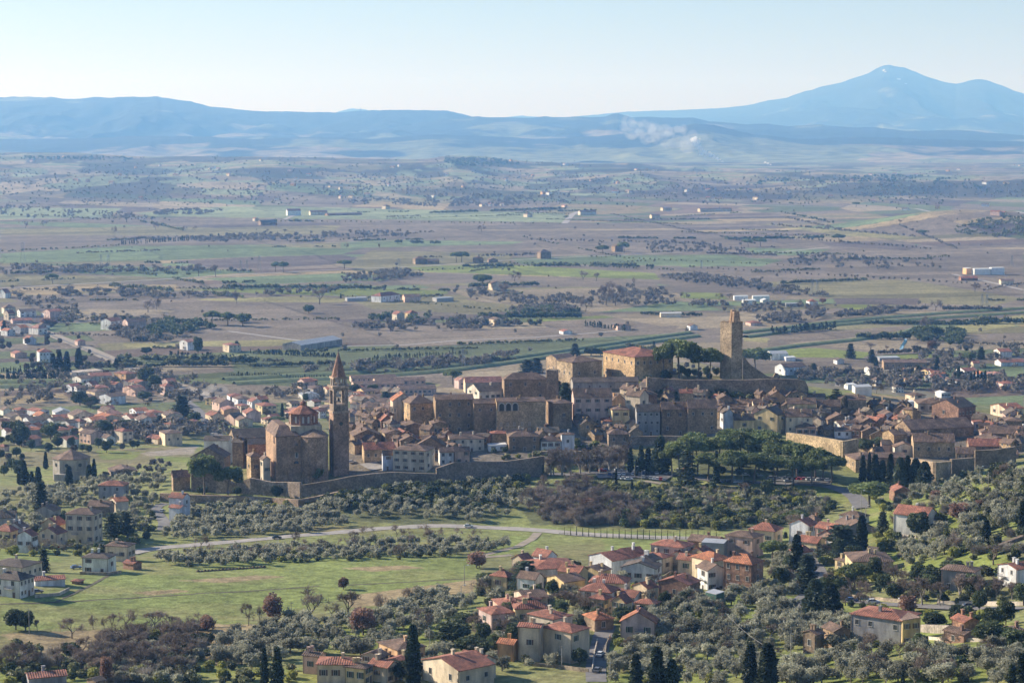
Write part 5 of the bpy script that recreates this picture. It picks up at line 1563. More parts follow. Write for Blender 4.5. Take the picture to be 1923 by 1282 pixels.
# far farms and villages on the low hills: a block and a roof each
FAR = "480,415 395,318 410,318 400,317 142,340 148,341 165,342 550,349 556,338 545,322 490,302 620,352 640,356 470,353 750,313 738,315 690,368 640,373 660,371 815,371 950,340 1000,330 960,303 1010,308 1060,310 1110,340 1160,345 1180,340 1195,320 1215,321 1230,322 1020,365 1030,366 1120,362 1155,363 1180,362 905,388 920,387 945,386 1060,390 1290,360 1330,358 1408,360 1430,357 1480,362 1600,341 1615,338 1635,330 1680,328 1720,330 1780,322 1800,320 1850,346 1890,345 1905,310 1915,312 1560,372 1420,375 1330,374 1350,374 1870,404 1885,404 520,375 330,330 300,312 255,316 225,330 210,345 60,304 120,296 265,375 430,330 580,330 730,350 840,330 870,352 1700,395 1760,392 1850,388 1640,380 1460,340"
def far_houses():
    P = [tuple(map(float, q.split(','))) for q in FAR.split()]
    H = hits([p[0] for p in P], [p[1] for p in P])
    for (x, y), p in zip(P, H):
        w, dd, h = rnd.uniform(10, 24), rnd.uniform(9, 13), rnd.uniform(5.5, 9)
        o = obj('farmhouse', None, None, (p[0], p[1], p[2]), rnd.uniform(.2, 1.2) * -1)
        a = rnd.choice('wwccpyo'); b = rnd.choice('rrbbp')
        m = MB(); Q, gab = roofpolys('b', w, dd, h, 2.2, .4)
        m.prism([(-w/2,-dd/2),(w/2,-dd/2),(w/2,dd/2),(-w/2,dd/2)], -2, h, cap=False)
        for t in gab: m.poly(t)
        s = MB(); s.slab(Q, .3)
        obj('wall', m.build('wall', [M['plaster']]), o, color=WC[a]); obj('roof', s.build('roof', [M['roof']]), o, color=RC[b])
        reg = ('the western end', 'the first third', 'the middle', 'the stretch beyond the ruined tower', 'the eastern end')[min(4, int(max(0, x) / 385))]
        zone = 'on the low hills' if y < 350 else 'at the foot of the low hills' if y < 380 else 'on the plain'
        reg = ('far behind the suburb', 'behind the bell tower', 'behind the citadel', 'near the smoke column', 'under the high peak')[min(4, int(max(0, x) / 385))]
        lab = f"tiny {WN[a]} farmhouse with {RN[b]} roof {zone}, {reg}"
        thing(o, lab, 'farmhouse', lab.replace('farmhouse', 'farmhouses'), None, True)
far_houses()
# ------------------------------------------------------------------ landmarks
def frame_at(xm, yb, al, depth=None):
    c = hit(xm, yb)
    if depth is not None:
        c = at(xm, yb, depth); c.z = zat(c.x, c.y)
    return c, -R(al) - math.atan2(c.x, c.y)
def zpx(py, d):
    return at(W2, py, d).z
STONE = lambda o, c: setattr(o, 'color', (*c, 1))
def arch_mb(w, h, d0, d1, mb=None, m=0, n=8):
    """An arched opening's dark infill: a slab with a round head, standing on z = 0, facing -y."""
    mb = mb or MB()
    pts = [(-w/2, 0), (w/2, 0)] + [(w/2 * math.cos(math.pi * i / n), h - w/2 + w/2 * math.sin(math.pi * i / n)) for i in range(n + 1)]
    k = len(mb.v)
    mb.v += [(p[0], d0, p[1]) for p in pts] + [(p[0], d1, p[1]) for p in pts]
    N = len(pts)
    mb.f.append(tuple(k + i for i in range(N))); mb.m.append(m)
    for i in range(N):
        j = (i + 1) % N
        mb.f.append((k + j, k + i, k + N + i, k + N + j)); mb.m.append(m)
    return mb
def ring_arches(par, name, half, z0, w, h, n_side, mat_, rot=0):
    """Arched openings on the four sides of a square tower."""
    for s in range(4):
        for i in range(n_side):
            t = (i - (n_side - 1) / 2) * w * 1.5
            mb = arch_mb(w, h, -.25, .1)
            o = obj(name, mb.build(name, [mat_]), par)
            a = s * math.pi / 2 + rot
            o.location = Vector((t * math.cos(a) + half * math.sin(a), t * math.sin(a) - half * math.cos(a), z0)); o.rotation_euler = (0, 0, a)
def sq(h):
    return [(-h,-h),(h,-h),(h,h),(-h,h)]
M['brickw'] = M['stone']
def bell_tower():
    d = 1083.0; c, rz = frame_at(627, 895, 74, d)
    s = d / FPX
    half = 28.5 * s / 2 / math.sin(R(74)) * 1.02
    Rm = Matrix.Rotation(rz, 3, 'Z'); cen = c - Rm @ Vector((half, -half, 0))
    Z = lambda py: zpx(py, d) - c.z
    root = obj('bell_tower', None, None, cen, rz)
    col = (.31, .195, .13); col2 = (.27, .20, .145)
    sh = MB(); sh.prism(sq(half), -3, Z(775)); o = obj('shaft', sh.build('shaft', [M['stone']]), root, color=col)
    for y0, y1, e in ((776, 772, .5), (729, 725, .55), (712, 709, .3)):
        mb = MB(); mb.prism(sq(half * (1 if y0 > 715 else .86) + e), Z(y0), Z(y1))
        obj('cornice', mb.build('cornice', [M['stone']]), root, color=(.42, .30, .21))
    b = MB(); zb0, zb1 = Z(772), Z(729); h2 = half * .94; q = h2 * .36
    for sx in (-1, 1):
        for sy in (-1, 1):
            b.box(min(sx*h2, sx*(h2-q)), max(sx*h2, sx*(h2-q)), min(sy*h2, sy*(h2-q)), max(sy*h2, sy*(h2-q)), zb0, zb1)
    b.prism(sq(h2 - .02), zb0, zb0 + 3.2); b.prism(sq(h2 - .02), zb1 - 1.6, zb1)
    obj('belfry', b.build('belfry', [M['stone']]), root, color=col2)
    bell = MB()
    for z0, z1, r0, r1 in ((0, .5, .75, .62), (.5, 1.2, .62, .4), (1.2, 1.5, .4, .12)):
        bell.prism(ngon(r0, 10), z0, z1, 0, ngon(r1, 10))
    bell.box(-h2, h2, -.12, .12, 1.5, 1.75)
    obj('bell', bell.build('bell', [M['dark_metal']]), root, (0, 0, zb0 + 4.6))
    u = MB(); h3 = half * .80; q = h3 * .5; z0, z1 = Z(725), Z(709)
    P = ngon(h3 * 1.1, 8, math.pi / 8)
    for i in range(8):
        a = P[i]; u.box(a[0]-.45, a[0]+.45, a[1]-.45, a[1]+.45, z0, z1)
    u.prism(ngon(h3 * 1.12, 8, math.pi / 8), z0, z0 + 1.0); u.prism(ngon(h3 * 1.12, 8, math.pi / 8), z1 - .9, z1)
    obj('lantern', u.build('lantern', [M['stone']]), root, color=(.40, .32, .25))
    sp = MB(); sp.cone(ngon(h3 * 1.16, 8, math.pi / 8), Z(709), (0, 0, Z(660.5)))
    obj('spire', sp.build('spire', [M['stone']]), root, color=(.25, .135, .09))
    fn = MB(); fn.prism(ngon(.28, 8), Z(661.5), Z(660) + .3); fn.tube((0,0,Z(661)), (0,0,Z(656)), .07, .05, 5); fn.box(-.5,.5,-.06,.06,Z(658),Z(658)+.14)
    obj('cross', fn.build('cross', [M['dark_metal']]), root)
    for a, sid in ((0, 'f'), (math.pi/2, 'r')):
        m = MB(); m.prism(ngon(1.0, 14), -.12, .12); w = obj('round_window', m.build('round_window', [M['glass']]), root)
        w.rotation_euler = (math.pi / 2, 0, a); w.location = (half * math.sin(a), -half * math.cos(a), Z(796))
        if a: w.location = (half, 0, Z(796))
    thing(root, 'slender brick bell tower with pointed red spire', 'bell tower', None, 'the bell tower')
    FOOT.append((cen.x, cen.y, 7))
bell_tower()
def poly_walls(mb, pts, z0, z1):
    mb.prism(pts, z0, z1)
def church():
    d = 1072.0; c, rz = frame_at(519, 906, 80, d); s = d / FPX
    Z = lambda py: zpx(py, d) - c.z
    root = obj('church', None, None, c, rz)
    # local frame: corner at the origin, x points away to the far left end's opposite, y runs to the right along the front
    L = lambda px: (px - 519) * s / math.sin(R(80))
    col = (.37, .235, .145)
    top = Z(819)
    w = MB()
    F = L(566); ra = (L(618) - F) / 2
    deep = 30
    w.prism([(0, 0), (0, F), (-deep, F), (-deep, 0)], -3, top)
    w.box(-.8, .45, L(541), L(545), -3, top - .6)              # buttress pilasters on the front
    w.box(-.8, .45, 0, L(521.5), -3, top - .6)
    obj('wall', w.build('wall', [M['stone']]), root, color=col)
    ap = MB()
    P = [(-1 + (ra + 1.2) * math.cos(t), F + ra + ra * math.sin(t)) for t in np.linspace(-math.pi / 2, math.pi / 2, 15)]
    ap.prism([(-18, F + .02)] + P + [(-18, F + 2 * ra)], -3, top - .4)
    obj('apse', ap.build('apse', [M['stone']]), root, color=(.33, .215, .14))
    r1 = MB(); zc = Z(806)
    r1.slab([[(.7, -.5, top), (.7, F + .3, top), (-8, F * .55, zc + 1), (-8, F * .25, zc + 1)], [(.7, -.5, top), (-8, F * .25, zc + 1), (-deep, F * .25, zc + 1), (-deep, -.5, top)], [(-8, F*.25, zc+1), (-8, F*.55, zc+1), (-deep, F*.55, zc+1), (-deep, F*.25, zc+1)], [(.7, F + .3, top), (-deep, F + .3, top), (-deep, F*.55, zc+1), (-8, F * .55, zc + 1)]], .25)
    obj('roof', r1.build('roof', [M['roof']]), root, color=RC['b'])
    r2 = MB(); apx = (-4, F + ra, Z(808)); E = [(x * 1.06 + .1, F + ra + (y - F - ra) * 1.06, top - .3) for x, y in P]
    r2.slab([[E[i], E[i + 1], apx] for i in range(len(E) - 1)] + [[E[-1], (-18, F + 2 * ra + .5, top - .3), (-18, F + ra, apx[2]), apx], [(-18, F - .0, top - .3), E[0], apx, (-18, F + ra, apx[2])]], .25)
    obj('roof', r2.build('apse_roof', [M['roof']]), root, color=(.25, .165, .11))
    st = MB(); st.box(-.1, .55, L(522), L(541), Z(851), Z(850)); st.box(-.1, .55, L(545), F, Z(851), Z(850))
    obj('string_course', st.build('string_course', [M['stone']]), root, color=(.25, .17, .11))
    for px, y0, y1, fr in ((558, 861, 850, M['frame']), (558, 839, 834, M['stone'])):
        m = MB(); m.box(-1, .1, -.75, .75, 0, (Z(y1) - Z(y0)), 0); m.box(.1, .14, -.45, .45, .4, (Z(y1) - Z(y0)) - .4, 1)
        o = obj('window', m.build('window', [fr, M['glass']]), root, (.1, L(px), Z(y0))); o.color = (.3, .2, .13, 1)
    for px, w_ in ((557, 2.6),):
        o = obj('window', arch_mb(w_, 1.5, -.1, .2).build('window', [M['glass']]), root, (.06, L(px), Z(872)), math.pi / 2)
    for y in (-9,):
        o = obj('window', arch_mb(2.6, 4.0, -.1, .2).build('window', [M['glass']]), root, (y + 4, -.05, Z(835)))
    # octagonal drum, dome roof and lantern
    dr = 27 * s
    cx, cy = -11, L(579)
    b = MB(); b.prism(sq(1) if 0 else [(cx - dr * 1.12, cy - dr * 1.12), (cx + dr * 1.12, cy - dr * 1.12), (cx + dr * 1.12, cy + dr * 1.12), (cx - dr * 1.12, cy + dr * 1.12)], top - 2, Z(803))
    obj('drum_base', b.build('drum_base', [M['plaster']]), root, color=(.5, .40, .28))
    m = MB(); O = ngon(dr, 8, math.pi / 8, cx, cy); m.prism(O, Z(804), Z(781)); obj('drum', m.build('drum', [M['stone']]), root, color=(.30, .15, .10))
    pil = MB()
    for k in range(8):
        a, b_ = Vector((*O[k], 0)), Vector((*O[(k + 1) % 8], 0))
        n = ((a + b_) / 2 - Vector((cx, cy, 0))).normalized()
        pil.box(a.x - .35, a.x + .35, a.y - .35, a.y + .35, Z(803), Z(781))
        for t in (.25, .5, .75):
            p = a.lerp(b_, t) + n * .02
            o = obj('window', arch_mb(1.0, 3.4, -.12, .2).build('window', [M['stone'] if (k + int(t * 4)) % 2 else M['frame']]), root, (p.x, p.y, Z(799)), math.atan2(n.y, n.x) + math.pi / 2); o.color = (.2, .12, .085, 1)
    obj('pilaster', pil.build('pilaster', [M['stone']]), root, color=(.34, .19, .12))['kind'] = 'stuff'
    r = MB(); O2 = ngon(dr * 1.12, 8, math.pi / 8, cx, cy); I2 = ngon(dr * .24, 8, math.pi / 8, cx, cy)
    r.slab([[(*O2[k], Z(781)), (*O2[(k + 1) % 8], Z(781)), (*I2[(k + 1) % 8], Z(768)), (*I2[k], Z(768))] for k in range(8)], .3)
    obj('dome_roof', r.build('dome_roof', [M['roof']]), root, color=(.33, .13, .075))
    l = MB(); l.prism(ngon(dr * .2, 8, math.pi / 8, cx, cy), Z(770), Z(763.5)); obj('lantern', l.build('lantern', [M['stone']]), root, color=(.3, .16, .10))
    l2 = MB(); l2.cone(ngon(dr * .27, 8, math.pi / 8, cx, cy), Z(763.5), (cx, cy, Z(757.5))); obj('lantern_roof', l2.build('lantern_roof', [M['roof']]), root, color=(.3, .12, .07))
    thing(root, 'tall brick church with octagonal drum and round apse', 'church', None, 'the brick church')
    for y in range(-5, 35, 8): FOOT.append((c.x + y, c.y + 12, 14))
church()
houses("""
430 440 528 822 866 18 b s d 0 0 | long church nave with old ribbed tiled roof
463 466 508 833 880 10 b b d 0 0 | tall windowless brick block beside the church
1696 1714 1723 768 802 5 h t b 0 0 | square stone belfry of the friary # the friary belfry
""")
def octagon_church():
    d = 1275.0; c, rz = frame_at(135, 905, 22, d); s = d / FPX
    Z = lambda py: zpx(py, d) - c.z
    root = obj('octagonal_church', None, None, c, rz)
    r = 35 * s
    w = MB(); O = ngon(r, 8, math.pi / 8 + .1); w.prism(O, -2, Z(859)); obj('wall', w.build('wall', [M['plaster']]), root, color=(.40, .36, .31))
    for e, y0, y1 in ((.35, 860, 858), (.2, 880, 879)):
        k = MB(); k.prism(ngon(r + e, 8, math.pi / 8 + .1), Z(y0), Z(y1)); obj('cornice', k.build('cornice', [M['plaster']]), root, color=(.46, .40, .32))
    rf = MB(); O2 = ngon(r + .8, 8, math.pi / 8 + .1); rf.slab([[(*O2[i], Z(858)), (*O2[(i + 1) % 8], Z(858)), (0, 0, Z(842.5))] for i in range(8)], .3)
    obj('roof', rf.build('roof', [M['roof']]), root, color=(.22, .14, .095))
    for i in range(8):
        a, b = Vector((*O[i], 0)), Vector((*O[(i + 1) % 8], 0)); n = ((a + b) / 2).normalized()
        m = MB(); m.prism(ngon(1.15, 14), -.15, .15)
        o = obj('round_window', m.build('round_window', [M['glass']]), root, (a + b) / 2 + Vector((0, 0, Z(869))))
        o.rotation_euler = (math.pi / 2, 0, math.atan2(n.y, n.x) + math.pi / 2)
    an = MB(); an.box(-r * .5, r * .1, -r * 1.25, -r * .85, -2, Z(884)); obj('annexe', an.build('annexe', [M['plaster']]), root, color=(.44, .40, .35))
    thing(root, 'octagonal church with plain walls and broad tiled roof', 'church', None, 'the octagonal church')
    FOOT.append((c.x, c.y, 14))
octagon_church()
def keep():
    d = 1222.0; c, rz = frame_at(1373, 715, 44, d); s = d / FPX
    Z = lambda py: zpx(py, d) - c.z
    half = 21.5 * s / math.cos(R(44)) / 2
    Rm = Matrix.Rotation(rz, 3, 'Z'); cen = c - Rm @ Vector((half, -half, 0))
    root = obj('ruined_tower', None, None, cen, rz)
    col = (.36, .27, .175)
    w = MB(); w.prism(sq(half), -3, Z(607.5))
    g = random.Random(4)
    n = 9
    for sx in range(4):                    # broken stones along the rim
        for i in range(n):
            t = -half + (i + .5) * 2 * half / n
            e = half - .35
            x, y = ((t, -e), (e, t), (t, e), (-e, t))[sx]
            w.box(x - .42, x + .42, y - .34, y + .34, Z(607.5), Z(607.5) + g.choice((.3, .5, .8, 1.0)))
    # put-log holes down the two seen faces
    hol = MB()
    for k in range(26):
        z = g.uniform(Z(700), Z(615)); t = g.uniform(-.8, .8) * half
        if k % 2: hol.box(t - .22, t + .22, -half - .03, -half + .1, z, z + .4)
        else: hol.box(half - .1, half + .03, t - .22, t + .22, z, z + .4)
    obj('wall', w.build('wall', [M['stone']]), root, color=col)
    o = obj('putlog_holes', hol.build('putlog_holes', [M['glass']]), root); o['kind'] = 'stuff'; o.name = 'putlog_hole'
    tp = MB(); zt0, zt1 = Z(608), Z(583)
    tp.prism([(half*.05,-half*.55),(half*.05+1.4,-half*.55),(half*.05+1.4,half*.5),(half*.05,half*.5)], zt0, zt1, 0, [(half*.25,-half*.45),(half*.25+1.2,-half*.45),(half*.25+1.2,half*.3),(half*.25,half*.3)])
    tp.prism([(half*.6,-half*.6),(half*.95,-half*.6),(half*.95,half*.7),(half*.6,half*.7)], zt0, zt1 - .8, 0, [(half*.6,-half*.45),(half*.9,-half*.45),(half*.9,half*.4),(half*.6,half*.4)])
    tp.box(half*.1, half*.9, -half*.3, half*.1, zt1 - 2.2, zt1 - 1.2)
    obj('bell_gable', tp.build('bell_gable', [M['stone']]), root, color=(.40, .26, .16))
    thing(root, 'tall square ruined tower with a broken bell gable', 'tower', None, 'the ruined tower')
    FOOT.append((cen.x, cen.y, 9))
    # the stump of curtain wall that leans down from it
    a = at(1396, 715, d + 6); a.z = zat(a.x, a.y)
    P = [(1396, 668), (1402, 676), (1410, 685), (1420, 692), (1432, 700), (1442, 707), (1452, 708), (1456, 700), (1462, 702), (1467, 712), (1472, 716)]
    V0 = [at(px, py, d + 6) for px, py in P]
    mb = MB()
    for i in range(len(V0) - 1):
        p, q = V0[i], V0[i + 1]
        for dy in (0,):
            v = [(p.x, p.y, c.z - 3), (q.x, q.y, c.z - 3), (q.x, q.y, q.z), (p.x, p.y, p.z)]
            b = [(x, y + 2.2, z) for x, y, z in v]
            mb.poly(v); mb.poly(b[::-1]); mb.poly([v[3], v[2], b[2], b[3]])
            if i == 0: mb.poly([v[0], v[3], b[3], b[0]])
    o = obj('curtain_wall', mb.build('curtain_wall', [M['stone']])); o.color = (.30, .22, .145, 1)
    thing(o, 'stub of ruined curtain wall sloping down beside the ruined tower', 'wall')
keep()
# ------------------------------------------------------------------ town walls: x, top row, foot row
WALLS = [
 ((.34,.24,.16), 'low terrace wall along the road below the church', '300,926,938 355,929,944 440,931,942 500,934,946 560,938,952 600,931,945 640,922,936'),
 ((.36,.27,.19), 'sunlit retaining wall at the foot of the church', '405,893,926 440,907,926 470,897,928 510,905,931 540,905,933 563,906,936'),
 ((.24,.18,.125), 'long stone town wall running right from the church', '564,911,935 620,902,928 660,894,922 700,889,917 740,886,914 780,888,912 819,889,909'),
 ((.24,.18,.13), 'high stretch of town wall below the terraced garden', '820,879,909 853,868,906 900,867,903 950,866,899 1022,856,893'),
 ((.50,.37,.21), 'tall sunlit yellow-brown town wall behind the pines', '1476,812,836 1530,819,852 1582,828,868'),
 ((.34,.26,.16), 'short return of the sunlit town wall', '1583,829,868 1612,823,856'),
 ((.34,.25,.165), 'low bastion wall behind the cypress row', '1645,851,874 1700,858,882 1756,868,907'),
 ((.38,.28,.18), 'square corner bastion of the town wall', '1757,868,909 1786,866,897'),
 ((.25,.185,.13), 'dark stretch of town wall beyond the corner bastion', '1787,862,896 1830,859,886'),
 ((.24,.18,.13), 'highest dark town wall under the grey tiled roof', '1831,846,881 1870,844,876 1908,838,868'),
 ((.27,.20,.135), 'long rampart of the citadel', '1215,708,726 1245,711,731 1290,713,738 1340,713,742 1400,713,743 1450,711,746 1500,712,747 1512,715,745 1518,728,742'),
 ((.25,.19,.14), 'stone garden wall under the palaces', '1182,820,836 1250,818,834 1350,822,838'),
 ((.27,.21,.15), 'road wall below the town car park', '1000,848,858 1060,846,856 1110,848,858'),
 ((.17,.125,.09), 'leaning stone field wall on the right hillside', '1868,1027,1032 1890,1018,1024 1923,1005,1012'),
 ((.42,.34,.26), 'curved retaining wall below the bright yellow house', '1548,1078,1095 1562,1084,1106 1580,1096,1118'),
 ((.36,.31,.26), 'garden wall beside the yellow and grey farmhouse', '1728,1172,1186 1785,1174,1188'),
]
def walls():
    for col, label, pts in WALLS:
        Q = [tuple(map(float, q.split(','))) for q in pts.split()]
        H = hits([q[0] for q in Q], [q[2] for q in Q])
        if 'citadel' in label:
            H = [np.array(tuple(at(q[0], q[2], 1196 + 4 * math.sin(i)))) for i, q in enumerate(Q)]
        mb = MB(); base = min(p[2] for p in H) - 3
        F0 = [Vector(p) for p in H]; T = [zpx(q[1], p[1]) for q, p in zip(Q, H)]
        n = len(F0); th = 1.6
        B0 = []
        for i in range(n):
            t = (F0[min(i + 1, n - 1)] - F0[max(i - 1, 0)]); t.z = 0; t.normalize()
            B0.append(F0[i] + Vector((-t.y, t.x, 0)) * th)
        for i in range(n - 1):
            p, q, pb, qb = F0[i], F0[i + 1], B0[i], B0[i + 1]
            mb.poly([(p.x, p.y, base), (q.x, q.y, base), (q.x, q.y, T[i+1]), (p.x, p.y, T[i])])
            mb.poly([(qb.x, qb.y, base), (pb.x, pb.y, base), (pb.x, pb.y, T[i]), (qb.x, qb.y, T[i+1])])
            mb.poly([(p.x, p.y, T[i]), (q.x, q.y, T[i+1]), (qb.x, qb.y, T[i+1]), (pb.x, pb.y, T[i])])
        for i in (0, n - 1):
            p, pb = F0[i], B0[i]
            mb.poly([(p.x, p.y, base), (p.x, p.y, T[i]), (pb.x, pb.y, T[i]), (pb.x, pb.y, base)])
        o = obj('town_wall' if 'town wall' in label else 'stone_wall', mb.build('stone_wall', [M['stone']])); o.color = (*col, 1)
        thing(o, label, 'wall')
walls()
def loggia():
    houses("931 933 1025 754 813 8 b t b 0 0 | stone palace with three-arched loggia # the loggia palace")
    root = THINGS[-1][0]
    w = next(ch for ch in root.children if ch.name.startswith('wall'))
    B = max(v.co.y for v in w.data.vertices); A = max(v.co.x for v in w.data.vertices); h = max(v.co.z for v in w.data.vertices if abs(v.co.y) > B * .9)
    k = 1213 / 4000 * 1.0
    for t in (-.80, -.52, -.24):
        f = obj('arch', arch_mb(3.4, 4.6, -.12, .2).build('arch', [M['frame']]), root, (A, t * B, h - 6.6), math.pi / 2)
        obj('opening', arch_mb(2.7, 4.1, -.15, .2).build('opening', [M['glass']]), f, (0, -.02, 0))
    for t in (-.82, -.55, -.28, .05, .35):
        for z in (1.6, 4.8):
            obj('window', winmesh(.9, 1.5, 'none')[0], root, (A + .02, t * B, z), math.pi / 2)
loggia()
# ------------------------------------------------------------------ roads, railway, canal banks
ROADLINES = []
def ribbon(name, pts, width, m, lift=.12, kind='structure', step=6.0, crown=0.0):
    Q = [tuple(map(float, q.split(','))) for q in pts.split()]
    H = [Vector(p) for p in hits([q[0] for q in Q], [q[1] for q in Q])]
    P = []
    for i in range(len(H) - 1):
        n = max(1, int((H[i + 1] - H[i]).length / step))
        for k in range(n):
            P.append(H[i].lerp(H[i + 1], k / n))
    P.append(H[-1])
    for _ in range(3):
        P = [P[0]] + [(P[i - 1] + P[i] * 2 + P[i + 1]) / 4 for i in range(1, len(P) - 1)] + [P[-1]]
    X = [p.x for p in P]; Y = [p.y for p in P]
    Z = zt(X, Y); V = []
    for i, p in enumerate(P):
        t = P[min(i + 1, len(P) - 1)] - P[max(i - 1, 0)]; t.z = 0; t.normalize()
        s = Vector((-t.y, t.x, 0)) * width / 2
        a, b = p + s, p - s
        za, zb = zat(a.x, a.y), zat(b.x, b.y)
        if crown:
            V += [(a.x, a.y, za - .5), (p.x + s.x * .25, p.y + s.y * .25, Z[i] + crown), (p.x - s.x * .25, p.y - s.y * .25, Z[i] + crown), (b.x, b.y, zb - .5)]
        else:
            V += [(a.x, a.y, max(za, Z[i]) + lift), (b.x, b.y, max(zb, Z[i]) + lift)]
        ROADLINES.append((p.x, p.y, width / 2 + 1.2)) if not crown else None
    n = len(P); k = 4 if crown else 2
    F = []
    for i in range(n - 1):
        for j in range(k - 1):
            F.append((i * k + j, i * k + j + 1, (i + 1) * k + j + 1, (i + 1) * k + j))
    o = obj(name, mesh(name, V, F, [m] if not isinstance(m, list) else m, None, bool(crown)))
    return struct(o, kind)
ribbon('road', '240,1040 255,1033 300,1028 400,1020 500,1012 600,1003 700,993 780,988 840,987 900,989 960,992 1020,995 1060,1000 1120,1005 1200,1008 1290,1010 1350,1010', 8.5, M['pale_road'])
ribbon('road', '960,1042 920,1046 880,1050 960,1030 1000,1012 1010,1000', 4.0, M['dirt'])
ribbon('road', '1525,990 1515,1000 1508,1015 1510,1035 1530,1060 1545,1085 1520,1110 1500,1130 1510,1160', 5.5, M['asphalt'])
ribbon('road', '1590,1128 1640,1132 1700,1138 1760,1140 1840,1142 1923,1143', 5.5, M['asphalt'])
ribbon('road', '1120,1280 1118,1250 1125,1220 1130,1195 1140,1175', 6.0, M['asphalt'])
ribbon('road', '310,945 290,945 288,955 300,968 310,980 306,995', 5.5, M['asphalt'])
ribbon('road', '335,742 365,765 385,785 400,805 410,820', 9.0, M['asphalt'])
ribbon('road', '835,912 880,906 930,900 990,894 1060,890', 7.0, M['asphalt'])
ribbon('road', '1060,892 1130,886 1200,884 1280,892 1340,902 1420,908 1500,906 1560,908', 7.0, M['asphalt'])
ribbon('road', '1470,908 1520,908 1570,914 1600,925 1612,940 1620,955', 8.0, M['asphalt'])
ribbon('road', '0,542 100,536 300,525 480,514 640,506 800,500 930,490 1100,482 1280,474', 9.0, M['pale_road'], .3)
ribbon('road', '430,622 640,650 760,648 850,640 1000,634 1180,620', 7.0, M['pale_road'], .25)
ribbon('road', '380,456 560,458 700,454 790,449', 9, M['dirt'], .3)
ribbon('road', '1060,420 1068,410 1076,402 1090,396', 16, M['pale_road'], .4)
ribbon('road', '1280,380 1400,384 1500,388 1600,388 1720,392 1923,402', 14, M['pale_road'], .4)
ribbon('road', '535,412 548,406 565,402', 12, M['pale_road'], .4)
ribbon('road', '1560,700 1640,697 1720,692 1800,688', 6, M['pale_road'], .2)
ribbon('road', '1500,712 1440,716 1580,708', 5, M['pale_road'], .2)
ribbon('road', '1790,515 1850,528 1923,545', 9, M['pale_road'], .3)
ribbon('road', '1420,478 1500,470 1560,464', 10, M['pale_road'], .3)
ribbon('railway', '20,600 100,630 180,662 250,694 330,722 400,748 460,770', 16.0, M['dirt'], .5)
ribbon('railway', '40,606 110,636 190,668 260,698 340,728 410,754 470,776', 3.0, M['asphalt'], .8)
ribbon('path', '1060,848 1090,852 1110,858', 6, M['pale_road'])
ribbon('path', '690,870 700,876 712,882', 9, M['pale_road'])
ribbon('car_park', '1120,893 1200,891 1260,896', 16, M['asphalt'], .2)
ribbon('car_park', '1440,898 1500,900 1560,903', 12, M['asphalt'], .2)
ribbon('path', '1210,903 1250,908 1290,918', 4, M['dirt'])
ribbon('canal_water', '1700,636 1700,642 1695,648 1692,656', 3.5, plain('water', (.12, .28, .42), .05), .25)
SOIL = plain('ditch_soil', (.10, .085, .05), 1, 0, .4, .5)
for a in ('0,1134 110,1131 200,1125 300,1118 420,1112 500,1107 600,1100', '640,1099 700,1096 760,1093 840,1089 900,1085', '107,1129 125,1120 150,1108 180,1094 208,1078', '240,1175 320,1178 400,1178 480,1175 530,1172'):
    ribbon('ditch', a, 1.5, SOIL, .06)
GR = plain('bank_grass', (.15, .18, .075), 1, 0, .3, .2)
for a in ('420,714 560,706 640,703 760,697 850,688 940,676 1030,664 1130,649 1220,636 1295,626', '440,722 580,714 700,708 800,701 870,694 960,682 1060,667 1150,654 1240,641 1310,632',
          '1390,626 1480,616 1560,606 1650,598 1760,590 1923,580', '1400,634 1490,622 1560,612 1660,604 1780,597 1923,588', '1400,664 1500,650 1600,640 1690,628 1724,616', '0,718 130,716 200,716 300,714', '0,728 130,725 220,722 300,720'):
    o = ribbon('canal_bank', a, 15, GR, crown=2.8)
def blocked(p):
    x, y = p[0], p[1]
    d = np.hypot(BX - x, BY - y)
    return bool((d < BR).any())
_b = np.array(FOOT + ROADLINES); BX, BY, BR = _b[:, 0], _b[:, 1], _b[:, 2]
BLOCK = True
# of each kind the ones that show largest stand alone, the rest become one mass
def groves_run():
    global AREAS
    caps = dict(olive_tree=285, bare_tree=190, shrub=285, thicket=285, evergreen_tree=200, fruit_tree=100)
    names = dict(olive_tree='olive_grove', bare_tree='bare_wood', shrub='undergrowth', thicket='scrub', evergreen_tree='evergreen_wood', fruit_tree='orchard')
    ALL = AREAS
    g = G(5)
    for kind, cap in caps.items():
        AREAS = [a for a in ALL if a[0] == kind]
        before = len(THINGS); groves()
        mine = sorted(THINGS[before:], key=lambda t: t[0].location.y / t[0].scale[2])
        del THINGS[before:]; THINGS.extend(mine[:cap])
        acc, mats, mi = [], [], []
        for t in mine[cap:]:
            o = t[0]
            src = o.data or next(c for c in o.children if c.name.startswith('crown')).data
            n = len(src.vertices)
            if src.name not in CROWNS:
                co = np.empty(n * 3, np.float32); src.vertices.foreach_get("co", co); q = co.reshape(-1, 4, 3)
                if kind not in ('bare_tree', 'fruit_tree', 'thicket'):
                    q = q[g.random(len(q)) < .45]; c = q.mean(1, keepdims=True); q = c + (q - c) * 1.42
                CROWNS[src.name] = q.reshape(-1, 3)
            a = o.rotation_euler.z; s = np.array(o.scale)
            Rz = np.array([[math.cos(a), -math.sin(a), 0], [math.sin(a), math.cos(a), 0], [0, 0, 1]])
            v = (CROWNS[src.name] * s) @ Rz.T + np.array(o.location)
            m_ = src.materials[0]
            if m_ not in mats: mats.append(m_)
            acc.append(v); mi.append(np.full(len(v) // 4, mats.index(m_)))
            for ch in list(o.children): bpy.data.objects.remove(ch)
            bpy.data.objects.remove(o)
        if acc:
            struct(obj(names[kind], qmesh(names[kind], np.concatenate(acc), mats, np.concatenate(mi))), 'stuff')
CROWNS = {}
